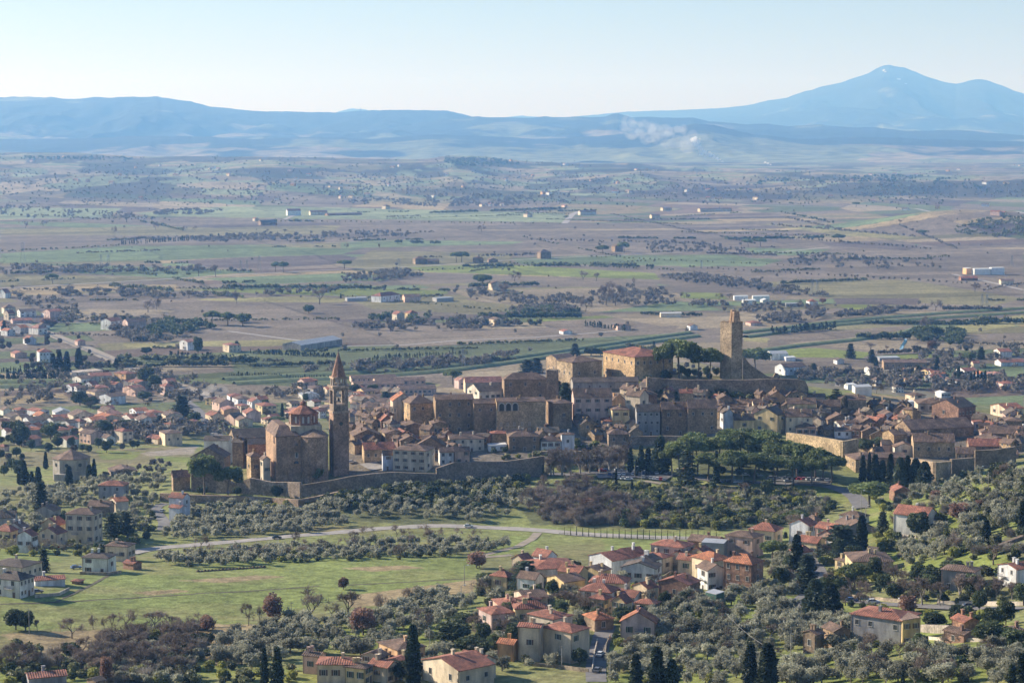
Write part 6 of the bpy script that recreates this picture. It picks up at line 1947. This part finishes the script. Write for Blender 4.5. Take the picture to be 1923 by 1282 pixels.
groves_run()

# ------------------------------------------------------------------ far woods, hedges and orchards of the plain: one mass each kind
WOODS = [('M', 520, '230,452 330,446 560,438 768,436 770,445 560,452 430,456'), ('M', 160, '1195,465 1250,454 1400,468 1400,478 1230,476'), ('M', 300, '1230,520 1300,515 1500,545 1560,558 1480,556 1300,534'),
 ('M', 260, '640,522 760,508 800,520 700,530 640,534'), ('M', 220, '960,585 1040,576 1090,585 1050,594 980,594'), ('E', 130, '965,588 1040,578 1090,588 1060,594 975,594'), ('M', 140, '1090,545 1200,540 1260,560 1120,566'),
 ('M', 900, '640,380 760,372 950,366 1060,380 1000,390 820,390'), ('E', 260, '830,305 850,296 930,300 980,310 920,312 860,312'), ('M', 700, '0,330 300,320 640,316 640,370 300,378 0,372'), ('M', 700, '640,330 1000,322 1280,340 1280,376 900,372 640,366'),
 ('M', 700, '1280,340 1500,330 1700,332 1923,345 1923,372 1500,376 1280,376'), ('E', 260, '1400,344 1460,336 1500,338 1560,334 1700,330 1760,330 1800,340 1860,360 1700,342 1420,348'), ('E', 120, '0,296 260,296 300,300 200,302 0,300'),
 ('H', 500, '1790,428 1840,412 1923,408 1960,450 1880,452 1800,440'), ('M', 200, '1460,494 1560,480 1700,492 1780,505 1640,508 1500,500'), ('E', 160, '1715,622 1812,624 1808,650 1716,648'), ('M', 160, '0,555 100,560 200,600 330,600 300,612 120,608'),
 ('E', 170, '290,606 420,612 478,605 470,600 400,618 300,640 280,640'), ('M', 150, '180,610 270,625 330,640 280,648 230,636'), ('M', 240, '430,690 560,700 640,690 800,680 900,676 1000,660 900,690 640,706'),
 ('M', 240, '1420,600 1500,590 1640,585 1700,590 1560,600 1440,612'), ('M', 420, '1490,700 1700,702 1923,712 1923,740 1700,735 1500,722'), ('M', 130, '1290,560 1400,575 1540,580 1400,590 1300,580'), ('M', 320, '0,500 200,502 480,512 300,512 0,520'),
 ('M', 260, '0,388 230,400 330,416 60,412 0,405'), ('M', 220, '280,405 380,404 420,396 360,394 300,398'), ('M', 300, '100,545 240,548 420,555 640,545 640,552 300,562 100,556'), ('M', 260, '640,615 900,600 1000,610 900,620 700,622'), ('E', 90, '690,602 760,592 850,606 950,600 940,612 760,612'),
 ('M', 260, '0,715 100,690 300,700 470,740 640,720 640,745 400,760 200,740 0,770'), ('M', 200, '150,810 300,790 480,810 400,822 200,835'), ('M', 300, '840,540 1000,560 1240,545 1280,575 1000,575 860,560'), ('M', 160, '1720,660 1923,650 1923,690 1780,700 1700,690'), ('M', 120, '1560,360 1680,345 1800,360 1700,372')]
ROWS = [('C', 46, 228,460, 415,447, 9), ('H', 60, 30,497, 480,511, 4), ('H', 70, 640,515, 1240,490, 4), ('H', 50, 960,495, 1270,508, 5), ('H', 40, 1100,482, 1500,500, 4), ('C', 30, 245,641, 320,636, 5), ('M', 60, 1450,424, 1723,446, 8), ('H', 60, 500,416, 1060,421, 5),
 ('M', 60, 1295,503, 1923,540, 6), ('C', 26, 1100,612, 1180,622, 7), ('C', 50, 0,715, 135,712, 9), ('C', 60, 320,672, 470,680, 7), ('C', 70, 470,664, 640,672, 5), ('H', 60, 640,660, 900,655, 4), ('C', 60, 700,676, 880,664, 5), ('H', 70, 860,648, 1100,640, 4),
 ('H', 70, 470,690, 640,684, 5), ('H', 60, 690,690, 830,682, 5), ('H', 40, 170,610, 330,600, 4), ('M', 40, 1690,425, 1800,470, 8), ('C', 40, 1450,628, 1570,618, 9), ('H', 60, 1280,437, 1560,444, 5), ('M', 40, 1000,452, 1300,458, 7), ('M', 40, 640,452, 820,436, 7),
 ('H', 50, 640,556, 1000,590, 4), ('H', 46, 380,545, 640,537, 4), ('H', 46, 0,474, 228,462, 5), ('M', 40, 1500,450, 1760,470, 7), ('H', 36, 700,705, 830,694, 4), ('C', 44, 430,705, 620,712, 4), ('H', 60, 300,604, 640,600, 4), ('C', 34, 0,700, 130,698, 6)]
def far_woods():
    g = G(77)
    LOW = {}
    def lowmesh(kind):
        """A rough small crown of a few dozen leaf faces, foot at 0, 1 m high."""
        out = []
        for _ in range(5):
            if kind == 'C':
                z = g.random(34); r = .11 * np.power(1 - z, .5) + .01; a = g.random(34) * 6.28
                P = np.stack([np.cos(a) * r, np.sin(a) * r, .04 + .94 * z], 1); out.append(quads(P, .12, g))
            else:
                P = np.concatenate([blob(g, (g.normal() * .14, g.normal() * .14, .45 + .2 * g.random()), (.3, .3, .3), 12, .3)[0] for _ in range(4)])
                out.append(quads(P, .17 if kind != 'M' else .12, g))
        return out
    mats = dict(M=M['scrub'], E=M['holm'], H=M['brush'], C=M['cypress'])
    acc = dict(M=[], E=[], H=[], C=[])
    def put(kind, pts, h):
        if kind not in LOW: LOW[kind] = lowmesh(kind)
        for p in pts:
            if p[1] < 1300: continue
            s = h * g.uniform(.6, 1.25) * (1 + .55 * max(0, (p[1] - 5000) / 8000))
            v = LOW[kind][g.integers(5)]
            acc[kind].append(v * np.array((s * g.uniform(.8, 1.3), s * g.uniform(.8, 1.3), s)) + np.array((p[0], p[1], p[2] - .3)))
    for kind, n, area in WOODS:
        P = poly_of(area); xs = [p[0] for p in P]; ys = [p[1] for p in P]
        x = g.uniform(min(xs), max(xs), n * 5); y = g.uniform(min(ys), max(ys), n * 5)
        s = inside(x, y, P); x, y = x[s][:n], y[s][:n]
        # gathered in clumps, not evenly
        k = fbm(x / 26, y / 5, 50) > .44; x, y = x[k], y[k]
        put(kind, hits(x, y), 9 if kind != 'H' else 7)
    for kind, n, x0, y0, x1, y1, h in ROWS:
        t = (np.arange(n) + g.uniform(-.3, .3, n)) / n
        k = g.random(n) > .12
        put(kind, hits((x0 + (x1 - x0) * t)[k], (y0 + (y1 - y0) * t)[k]), h)
    # hedgerows and tree lines along the parcels
    for _ in range(80):
        y0 = 392 + 300 * g.random() ** 1.2; x0 = g.uniform(-60, 1900); L = g.uniform(60, 320); sl = g.uniform(-.05, .035) if g.random() < .8 else g.uniform(-.2, .25)
        n = int(L / g.uniform(2.2, 5)); t = (np.arange(n) + g.uniform(-.35, .35, n)) / n; k = vnoise(t * 7 + x0, t * 0 + y0, 3) > .34
        if k.any(): put(g.choice(['M', 'M', 'H', 'H', 'E']), hits((x0 + L * t)[k], (y0 + sl * L * t)[k]), g.choice([4, 5, 6, 8]))
    # woods and copses that darken the low hills
    x = g.uniform(-20, 1943, 5200); y = g.uniform(291, 386, 5200)
    k = fbm(x / 60, y / 9, 81) > .55
    put('E', hits(x[k][::2], y[k][::2]), 6); put('M', hits(x[k][1::2], y[k][1::2]), 7)
    # lone trees and bushes along the field edges
    x = g.uniform(-20, 1943, 420); y = 330 + 330 * g.random(420) ** 1.3
    k = (vnoise(x / 40, y / 9, 66) > .5)
    put('M', hits(x[k], y[k]), 7)
    names = dict(M='bare_woods', E='evergreen_woods', H='hedge_foliage', C='nursery_foliage')
    for kind, L in acc.items():
        struct(obj(names[kind], qmesh(names[kind], np.concatenate(L), [mats[kind]])), 'stuff')
far_woods()

# ------------------------------------------------------------------ cars
def car_parts():
    b = MB()
    prof = [(-2.1,.35),(-2.15,.75),(-1.95,.95),(-1.1,1.0),(1.0,.98),(1.9,.85),(2.12,.62),(2.1,.35)]
    def loft(prof, w, inset, z_in, m=0):
        L = [(x, -w, z) for x, z in prof]; Rr = [(x, w, z) for x, z in prof]
        b.poly(L, m); b.poly(Rr[::-1], m)
        for i in range(len(prof)):
            j = (i + 1) % len(prof); b.poly([L[j], L[i], Rr[i], Rr[j]], m)
    loft(prof, .86, 0, 0)
    roof = [(-1.75,.98),(-1.35,1.42),(-.9,1.5),(.25,1.47),(1.05,.97)]
    b.poly([(x, -.62 if z > 1.1 else -.8, z) for x, z in roof][1:4] + [(.25,.62,1.47),(-.9,.62,1.5),(-1.35,.62,1.42)])
    for y in (-1, 1):
        b.box(-.42, -.34, y*.70 - .06, y*.70 + .06, .97, 1.46)
    g = MB()
    T = [(-1.35,1.42),(-.9,1.49),(.25,1.46)]; Bm = [(-1.75,.98),(1.05,.97)]
    for y in (-1, 1):
        q = [(-1.75, y*.8, .98), (1.05, y*.8, .97), (.25, y*.62, 1.46), (-.9, y*.62, 1.49), (-1.35, y*.62, 1.41)]
        g.poly(q if y < 0 else q[::-1])
    g.poly([(1.05,-.8,.97),(1.05,.8,.97),(.25,.62,1.46),(.25,-.62,1.46)]); g.poly([(-1.75,.8,.98),(-1.75,-.8,.98),(-1.35,-.62,1.41),(-1.35,.62,1.41)])
    w = MB(); w.tube((0,-.1,0),(0,.1,0),.32,.32,12,0); w.tube((0,-.11,0),(0,.11,0),.19,.19,8,1)
    h = MB(); h.box(2.0,2.12,-.2,.2,-.09,.09)
    return b.build('body', [M['paint']]), g.build('windows', [M['glass']]), w.build('wheel', [M['tyre'], M['rim']]), h.build('headlight', [M['lamp']])
CB, CG, CWH, CHL = car_parts()
CCOL = dict(w=((.72,.72,.70),'white'), s=((.42,.43,.44),'silver'), k=((.03,.03,.035),'black'), r=((.45,.04,.03),'red'), b=((.05,.10,.24),'blue'), g=((.14,.14,.15),'grey'))
def car(x, y, col, face, fixed, group=None, p=None):
    p = p if p is not None else hit(x, y)
    o = obj('parked_car', None, None, (p[0], p[1], zat(p[0], p[1]) + .22), face)
    obj('body', CB, o, color=CCOL[col][0]); w = obj('window_glass', CG, o)
    for i, (a, b) in enumerate(((-1.3,-.8),(-1.3,.8),(1.3,-.8),(1.3,.8))):
        obj('wheel', CWH, o, (a, b, .32))
    for b in (-.62, .62): obj('headlight', CHL, o, (0, b, .68))
    thing(o, fixed.replace('%', CCOL[col][1]), 'car', group, None, bool(group))
def cars():
    for x, y, c, f, t in ((1521,1004,'w',-1.2,'% car coming up the side street'),(1700,1128,'s',.3,'% car parked below the bright yellow house'),(838,902,'w',.2,'% car alone on the road under the town wall'),(957,894,'w',.15,'% car beside the red one under the town wall'),(996,893,'r',.2,'% car under the town wall'),(1001,891,'w',.2,'% van-like car behind the red car'),(70,1114,'g',.6,'% car in the shade of the white farmhouse'),(143,1068,'b',.5,'% car in the yard of the small white house'),(661,869,'w',.3,'% car beside the bell tower'),(678,1245,'s',.9,'% car beside the cream house with balcony'),(1085,838,'w',.5,'% car beside the square white house'),(1106,845,'k',.3,'% car below the little orange house'),(1128,850,'s',.3,'% car on the slip road below the town'),(935,812,'w',.1,'% car at the loggia palace'),(948,813,'s',.1,'% car at the loggia palace'),(955,814,'w',.1,'% small car at the loggia palace'),(1480,905,'s',.2,'% car at the end of the avenue')):
        car(x, y, c, f, t)
    # two bays of the car park and the line of white cars below the pines
    col = random.Random(3)
    for x0, y0, x1, y1, n, grp in ((1128,886,1165,884,5,'a'),(1140,893,1255,890,13,'b'),(1205,898,1250,903,7,'b'),(1195,885,1330,885,13,'b'),(1445,899,1560,904,13,'c'),(1290,904,1420,908,12,'c'),(1385,893,1440,896,5,'c'),(1150,898,1185,902,4,'a')):
        for i in range(n):
            if col.random() < .12: continue
            t = (i + .5) / n; c = col.choice('wwwssgkbr')
            lab = {'a': '% car parked under the bare plane trees', 'b': '% car parked in the car park below the town', 'c': '% car parked along the avenue under the umbrella pines'}[grp]
            nm = CCOL[c][1]
            car(x0 + (x1 - x0) * t, y0 + (y1 - y0) * t, c, .25 + col.uniform(-.15, .15) + (1.3 if grp == 'b' else 0), lab, lab.replace('%', nm).replace(' car ', ' cars '))
    for x, y in ((385,796),(392,800),(378,786),(366,776),(398,806),(388,790)):
        c = col.choice('wsgb'); car(x, y, c, -.9, '% car on the suburban forecourt', f'{CCOL[c][1]} cars on the suburban forecourt')
cars()

# ------------------------------------------------------------------ poles, lamps, pylons, posts, cables
def pole(x, yb, yt, base, kind='utility_pole', cat='pole', lamp=False, pale=True):
    p = hit(x, yb); h = (yb - yt) * p.y / FPX
    o = obj(kind, None, None, (p.x, p.y, p.z), 0)
    m = MB(); m.tube((0,0,-.5),(0,0,h),.15,.10,6); obj('shaft', m.build('shaft', [M['concrete'] if pale else M['bark']]), o)
    if lamp:
        a = MB(); a.tube((0,0,h-.1),(1.2,0,h+.15),.05,.04,5); obj('arm', a.build('arm', [M['metal']]), o)
        l = MB(); l.prism([(.9,-.18),(1.7,-.14),(1.7,.14),(.9,.18)], h+.05, h+.28); obj('lamp_head', l.build('lamp_head', [M['lamp']]), o)
    else:
        a = MB(); a.box(-.8,.8,-.06,.06,h-.5,h-.36); a.box(-.75,-.68,-.05,.05,h-.36,h-.1); a.box(.68,.75,-.05,.05,h-.36,h-.1); a.box(-.05,.05,-.05,.05,h,h+.25); obj('crossarm', a.build('crossarm', [M['metal']]), o)
    thing(o, base, cat)
    return Vector((p.x, p.y, p.z + h))
pole(55, 1191, 1140, 'pale concrete pole between dark trees and the meadow')
pole(284, 1182, 1147, 'slim pole among bare trees at the meadow edge')
pole(547, 1164, 1128, 'slim pole by the dark bush at the meadow edge')
pole(866, 1140, 1097, 'lamp post between bare tree and olives', 'street_lamp', 'street lamp', True)
pole(872, 1100, 1060, 'lamp post at the tan field edge', 'street_lamp', 'street lamp', True)
pole(807, 1212, 1178, 'slim pole behind the ochre villa')
pole(1055, 1255, 1210, 'slim pole in front of the large yellow villa')
pole(1146, 1276, 1240, 'slim pole beside the villa lane')
pc = pole(1462, 1170, 1140, 'wooden pole carrying the drooping cables', pale=False)
pole(1485, 1240, 1185, 'slim pole on the olive slope by the twin stone house')
pe = pole(1646, 1272, 1240, 'low pole at the end of the drooping cable')
pole(1617, 965, 920, 'tall lamp post beside the wide umbrella pine', 'street_lamp', 'street lamp', True)
pole(1625, 985, 948, 'lamp post above the brown-roofed house', 'street_lamp', 'street lamp', True)
pole(1856, 915, 885, 'slim pole on the ridge of olives'); pole(1840, 900, 875, 'shorter pole on the ridge of olives', 'street_lamp', 'street lamp', True)
pole(215, 1010, 995, 'short lamp post beside the cream apartment block', 'street_lamp', 'street lamp', True)
for x, yb in ((1205, 905), (1192, 897), (1262, 905), (1395, 910), (1475, 912)):
    pole(x, yb, yb - 22, 'street lamp in the car park avenue', 'street_lamp', 'street lamp', True)
def cable(p, q, sag, label, r=.045):
    m = MB(); last = None
    for i in range(25):
        t = i / 24; v = p.lerp(q, t); v.z -= sag * 4 * t * (1 - t)
        if last is not None: m.tube(last, v, r, r, 4)
        last = v
    thing(obj('cable', m.build('cable', [M['concrete']])), label, 'cable')
cable(pc, pe, 9.5, 'pale cable drooping from the wooden pole across olives')
pk = at(1362, 1150, 640); cable(pk, at(1530, 1240, 590), 3.5, 'pale cable drooping past the twin stone house')
def pylon(x, yb, yt, base):
    p = hit(x, yb); h = (yb - yt) * p.y / FPX
    o = obj('pylon', None, None, tuple(p), .4)
    m = MB(); w = h * .11
    for k in range(6):
        f0, f1 = k / 6, (k + 1) / 6
        a, b = w * (1 - .8 * f0), w * (1 - .8 * f1)
        for sx, sy in ((-1,-1),(1,-1),(1,1),(-1,1)):
            m.tube((sx*a, sy*a, h*f0), (sx*b, sy*b, h*f1), .16, .14, 3)
            nx, ny = -sy, sx
            m.tube((sx*a, sy*a, h*f0), (nx*b, ny*b, h*f1), .09, .09, 3)
    obj('mast', m.build('mast', [M['metal']]), o)
    for z in (.78, .88, .97):
        c = MB(); c.tube((-w*1.3,0,h*z),(w*1.3,0,h*z),.14,.14,4); c.tube((-w*1.3,0,h*z),(0,0,h*z+w*.5),.08,.08,3); c.tube((w*1.3,0,h*z),(0,0,h*z+w*.5),.08,.08,3)
        obj('crossarm', c.build('crossarm', [M['metal']]), o)
    thing(o, base, 'pylon')
for x, yb, yt, b in ((43,493,455,'tall lattice pylon beside the pale green field'),(190,507,478,'lattice pylon at the hedge of the green field'),(204,506,478,'lattice pylon closest beside another by the hedge'),(487,513,480,'lattice pylon close to the two umbrella pines'),(452,512,489,'smaller lattice pylon by the pale road'),(464,511,488,'small lattice pylon next to its twin by the pale road'),(749,525,485,'lattice pylon over the bare copse'),(1525,552,527,'lattice pylon on the plain beside a white shed'),(1535,552,526,'lattice pylon on the plain by the red-roofed farm'),(1844,580,552,'lattice pylon on the far brown field'),(1853,580,553,'lattice pylon next to another on the far brown field'),(1317,505,490,'small lattice pylon by the wood'),(870,690,655,'thin mast among the nursery rows'),(1900,500,480,'lattice pylon behind the white works')):
    pylon(x, yb, yt, b)
def saplings():
    xs = np.linspace(1060, 1345, 26)
    H = hits(xs, np.interp(xs, [1060, 1150, 1250, 1345], [1004, 1011, 1013, 1012]))
    for p in H:
        tree('cypress_tree', (p[0], p[1], p[2] - .1), rnd.uniform(3.4, 5.0), 'thin young cypress in the row along the curving road', 'cypress', 'young cypresses along the road', rnd.uniform(.3, .5), 0, True, None, True)
saplings()
def guard_rail():
    xs = np.linspace(1050, 1350, 40); H = hits(xs, np.interp(xs, [1050, 1150, 1250, 1350], [1003, 1010, 1012.5, 1012]))
    m = MB()
    for i in range(len(H)):
        p = H[i]; m.box(p[0]-.06, p[0]+.06, p[1]-.06, p[1]+.06, p[2]-.2, p[2]+.95)
        if i:
            q = H[i-1]; m.tube((q[0],q[1],q[2]+.85),(p[0],p[1],p[2]+.85),.09,.09,4); m.tube((q[0],q[1],q[2]+.45),(p[0],p[1],p[2]+.45),.06,.06,4)
    thing(obj('fence', m.build('fence', [M['concrete']])), 'pale rail fence along the outside of the curving road', 'fence')
guard_rail()
def antenna():
    b = at(677, 212, 24800); m = MB(); z0 = zpx(214, 24800); z1 = zpx(203, 24800)
    o = obj('radio_mast', None, None, (b.x, 24800, z0 - 20), 0)
    m.tube((0,0,0),(0,0,z1 - z0 + 20),8,3,6); obj('mast', m.build('mast', [M['dark_metal']]), o); c = MB(); c.prism(ngon(9,8),(z1-z0)*.6+20,(z1-z0)*.75+20); obj('platform', c.build('platform', [M['dark_metal']]), o)
    thing(o, 'radio mast standing on the far ridge line', 'mast')
antenna()
def garden_walls():
    for i, (pts, lab) in enumerate((('1000,1250 1060,1256 1105,1262', 'low pale wall in front of the large yellow villa'), ('1112,1262 1116,1230 1122,1205', 'kerb wall along the villa lane'), ('1136,1240 1138,1215 1146,1196', 'low wall between villa lane and olives'), ('668,1282 690,1262 712,1256', 'garden wall beside the cream house with balcony'), ('890,1186 930,1190 968,1186', 'garden wall in front of the pinkish twin house'), ('1100,1150 1150,1150 1180,1140', 'garden wall below the tall white house'), ('1215,1098 1240,1090 1262,1075', 'garden wall beside the big cream house'), ('1190,1128 1230,1135 1290,1130', 'garden wall in front of the brick house'), ('1560,1126 1600,1122 1660,1128 1720,1134', 'low wall along the hillside road'), ('1760,1134 1830,1135 1923,1136', 'long low wall behind the pale plane trees'), ('1500,1010 1500,1030 1515,1052', 'street wall beside the parasol pine'), ('1690,1008 1720,1010 1755,1002', 'garden wall under the bright red roof'), ('120,1024 160,1026 196,1022', 'low yard wall of the cream apartment block'), ('66,1122 110,1118 130,1108', 'yard wall beside the white farmhouse'), ('150,1078 200,1080 228,1076', 'yard wall of the small white house'), ('1730,1200 1790,1206 1850,1204', 'long low wall under the brick outbuilding'))):
        Q = [tuple(map(float, q.split(','))) for q in pts.split()]; H = hits([q[0] for q in Q], [q[1] for q in Q]); mb = MB()
        for k in range(len(H) - 1):
            p, q = Vector(H[k]), Vector(H[k + 1]); t = (q - p); t.z = 0; t.normalize(); nrm = Vector((-t.y, t.x, 0)) * .15
            v = [p - nrm, q - nrm, q + nrm, p + nrm]
            lo = [(a.x, a.y, min(p.z, q.z) - 1) for a in v]; hi = [(a.x, a.y, a.z + 1.15) for a in v]
            for j in range(4): mb.poly([lo[j], lo[(j+1) % 4], hi[(j+1) % 4], hi[j]])
            mb.poly(hi)
        o = obj('garden_wall', mb.build('garden_wall', [M['plaster'] if i % 2 else M['stone']])); o.color = ((.6,.52,.42,1), (.36,.29,.21,1))[i % 2 == 0]
        thing(o, lab, 'wall')
garden_walls()
def village_cars():
    for x, y, c, f, t in ((1128,1232,'w',1.2,'% car in the villa lane'),(1122,1262,'g',1.3,'% car at the bottom of the villa lane'),(1150,1140,'s',.4,'% car beside the tall white house'),(1205,1108,'r',.6,'% car in front of the white gabled house'),(1300,1120,'w',.3,'% car behind the brick house'),(1345,1110,'k',.9,'% car below the balcony house'),(1512,1040,'s',-1.3,'% car parked along the side street'),(1640,1133,'w',.1,'% car on the hillside road'),(1600,1130,'b',.1,'% car on the hillside road near the bend'),(1820,1141,'g',.1,'% car on the road behind the plane trees'),(205,1062,'w',.3,'% car beside the small white house'),(110,1030,'r',.2,'% car in the yard of the apartment block'),(102,1027,'w',.2,'% car in the yard of the apartment block'),(92,1029,'s',.2,'% car in the yard of the apartment block'),(940,1195,'w',.5,'% car below the pinkish twin house'),(520,1012,'k',.2,'% car driving on the curving road'),(880,990,'w',.1,'% car driving on the far bend of the road'),(305,962,'s',1.4,'% car on the lane left of the church')):
        car(x, y, c, f, t)
village_cars()
# haystack-like row of soil heaps in the meadow
def heaps():
    xs = np.linspace(372, 496, 20); H = hits(xs, np.interp(xs, [372, 496], [1073.5, 1065]))
    m = MB(); g = random.Random(2)
    P = ngon(1.1, 9); m.prism(P, -.3, .55, 0, ngon(.55, 9)); m.cone(ngon(.55, 9), .55, (0, 0, .85))
    me = m.build('soil_heap', [plain('soil', (.12, .085, .055), 1, 0, .3, 2)])
    for p in H:
        o = obj('soil_heap', me, None, tuple(p), g.random() * 6); o.scale = (1.1, 1.0, g.uniform(.8, 1.2))
        thing(o, 'small brown soil heap in the row across the meadow', 'soil heap', 'soil heaps in a row across the meadow', None, True)
heaps()
# smoke of field fires on the far plain: soft-edged thin puffs
SMOKE_FLIP = False
def smoke(name, puffs, density, label):
    V, F = [], []
    for (px, py, d, r, rz) in puffs:
        c = at(px, py, d); n, k = 10, 6; b = len(V); rr = r * d / FPX; rv = rz * d / FPX
        for i in range(k + 1):
            t = math.pi * i / k
            for j in range(n):
                a = 2 * math.pi * j / n; V.append((c.x + rr * math.sin(t) * math.cos(a), c.y + rr * math.sin(t) * math.sin(a), c.z + rv * math.cos(t)))
        for i in range(k):
            for j in range(n):
                F.append((b + i*n + j, b + (i+1)*n + j, b + (i+1)*n + (j+1) % n, b + i*n + (j+1) % n))
    F = [f[::-1] for f in F] if SMOKE_FLIP else F
    m = bpy.data.materials.new('smoke'); m.use_nodes = True; n_ = m.node_tree.nodes; n_.clear()
    o_ = n_.new("ShaderNodeOutputMaterial"); v = n_.new("ShaderNodeVolumePrincipled"); v.inputs['Color'].default_value = (.995, .995, .995, 1); v.inputs['Density'].default_value = density; v.inputs['Anisotropy'].default_value = .3
    m.node_tree.links.new(v.outputs[0], o_.inputs['Volume'])
    o = obj(name, mesh(name, V, F, [m], None, True)); struct(o, 'stuff')
gs = random.Random(5)
pl = [(1357,303,2,1.5),(1352,300,3,2),(1346,297,4,3),(1340,294,5,4),(1334,291,5.5,4.5),(1328,291,6,5),(1322,286,7,5),(1316,283,6,6),(1311,277,7,6),(1307,270,8,7),(1303,263,8,6),(1310,266,6,5),(1318,290,5,3)]
smoke('smoke', [(x, y, 13600, r * .95, rz * .95) for x, y, r, rz in pl] + [(x + gs.uniform(-5, 5), y + gs.uniform(-5, 4), 13600, r * .6, rz * .6) for x, y, r, rz in pl], .045, '')
smoke('smoke', [(1300 - i * 2.9 + gs.uniform(-5, 5), 262 - .5 * i + gs.uniform(-16, 16), 13600 + gs.uniform(0, 500), gs.uniform(5, 17), gs.uniform(5, 15)) for i in range(46)], .0022, '')
smoke('smoke', [(1447,309,12500,2.4,1.5),(1442,307,12500,3,2),(1437,305,12500,3,2)], .04, '')
smoke('smoke', [(400 + gs.uniform(-16, 16), 738 + gs.uniform(-14, 14), 1850, gs.uniform(8, 16), gs.uniform(6, 12)) for i in range(9)], .02, '')
# ------------------------------------------------------------------ labels that single each thing out
def settle_labels():
    bpy.context.view_layer.update()
    info = []
    for o, base, cat, mark, fixed in THINGS:
        p = o.matrix_world.translation
        if o.type == 'MESH' and p.length < 1e-6:
            vs = o.data.vertices; p = vs[len(vs) // 2].co
        z = p.z
        x, y = project(p.x, p.y, z)
        info.append([o, base, cat, mark, fixed, float(x), float(y)])
    marks = [(i[3], i[5], i[6], i[0]) for i in info if i[3]]
    by = {}
    for i in info:
        if not i[4]: by.setdefault(i[1], []).append(i)
    ORD = ('', 'second ', 'third ', 'fourth ', 'fifth ', 'sixth ', 'seventh ', 'eighth ', 'ninth ', 'tenth ')
    for base, L in by.items():
        if len(L) == 1:
            L[0][0]['label'] = base; continue
        left = list(L); used = set()
        cands = []
        for name, mx, my, mo in marks:
            for side in ('left of', 'right of', 'above', 'below'):
                S = []
                for i in L:
                    if i[0] is mo: continue
                    dx, dy = i[5] - mx, (i[6] - my) * 1.6
                    s = 'left of' if dx < -abs(dy) else 'right of' if dx > abs(dy) else 'above' if dy < 0 else 'below'
                    if s == side: S.append((math.hypot(dx, dy), i))
                S.sort(key=lambda t: t[0])
                for k, (dist, i) in enumerate(S[:10]):
                    cands.append((k * 60 + dist, k, i, f"{base}, {ORD[k]}{'nearest' if not k else 'nearest'} {side} {name}"))
        cands.sort(key=lambda t: t[0])
        done = set()
        for c, k, i, text in cands:
            if id(i) in done or len(text.split()) > 16: continue
            i[0]['label'] = text; done.add(id(i))
        for n, i in enumerate(sorted((i for i in L if id(i) not in done), key=lambda i: i[5])):
            i[0]['label'] = base + f", number {n + 1} from the left of the far plain"
    seen = {}
    for o in [t[0] for t in THINGS]:
        w = o['label'].split()
        if len(w) > 16: o['label'] = ' '.join(w[:16])
settle_labels()
# ------------------------------------------------------------------ haze: the air between here and the mountains
def haze():
    mb = MB(); mb.box(-15500, 15500, -300, 48500, -2.2, 1330)
    m = bpy.data.materials.new('haze'); m.use_nodes = True
    n = m.node_tree.nodes; l = m.node_tree.links
    n.clear()
    out = n.new("ShaderNodeOutputMaterial"); v = n.new("ShaderNodeVolumePrincipled")
    v.inputs['Color'].default_value = (*HAZE['color'], 1)
    v.inputs['Absorption Color'].default_value = (1, 1, 1, 1)
    v.inputs['Density'].default_value = HAZE['density']
    v.inputs['Anisotropy'].default_value = HAZE['aniso']
    l.new(v.outputs[0], out.inputs['Volume'])
    struct(obj('haze', mb.build('haze', [m])), 'stuff')
haze()
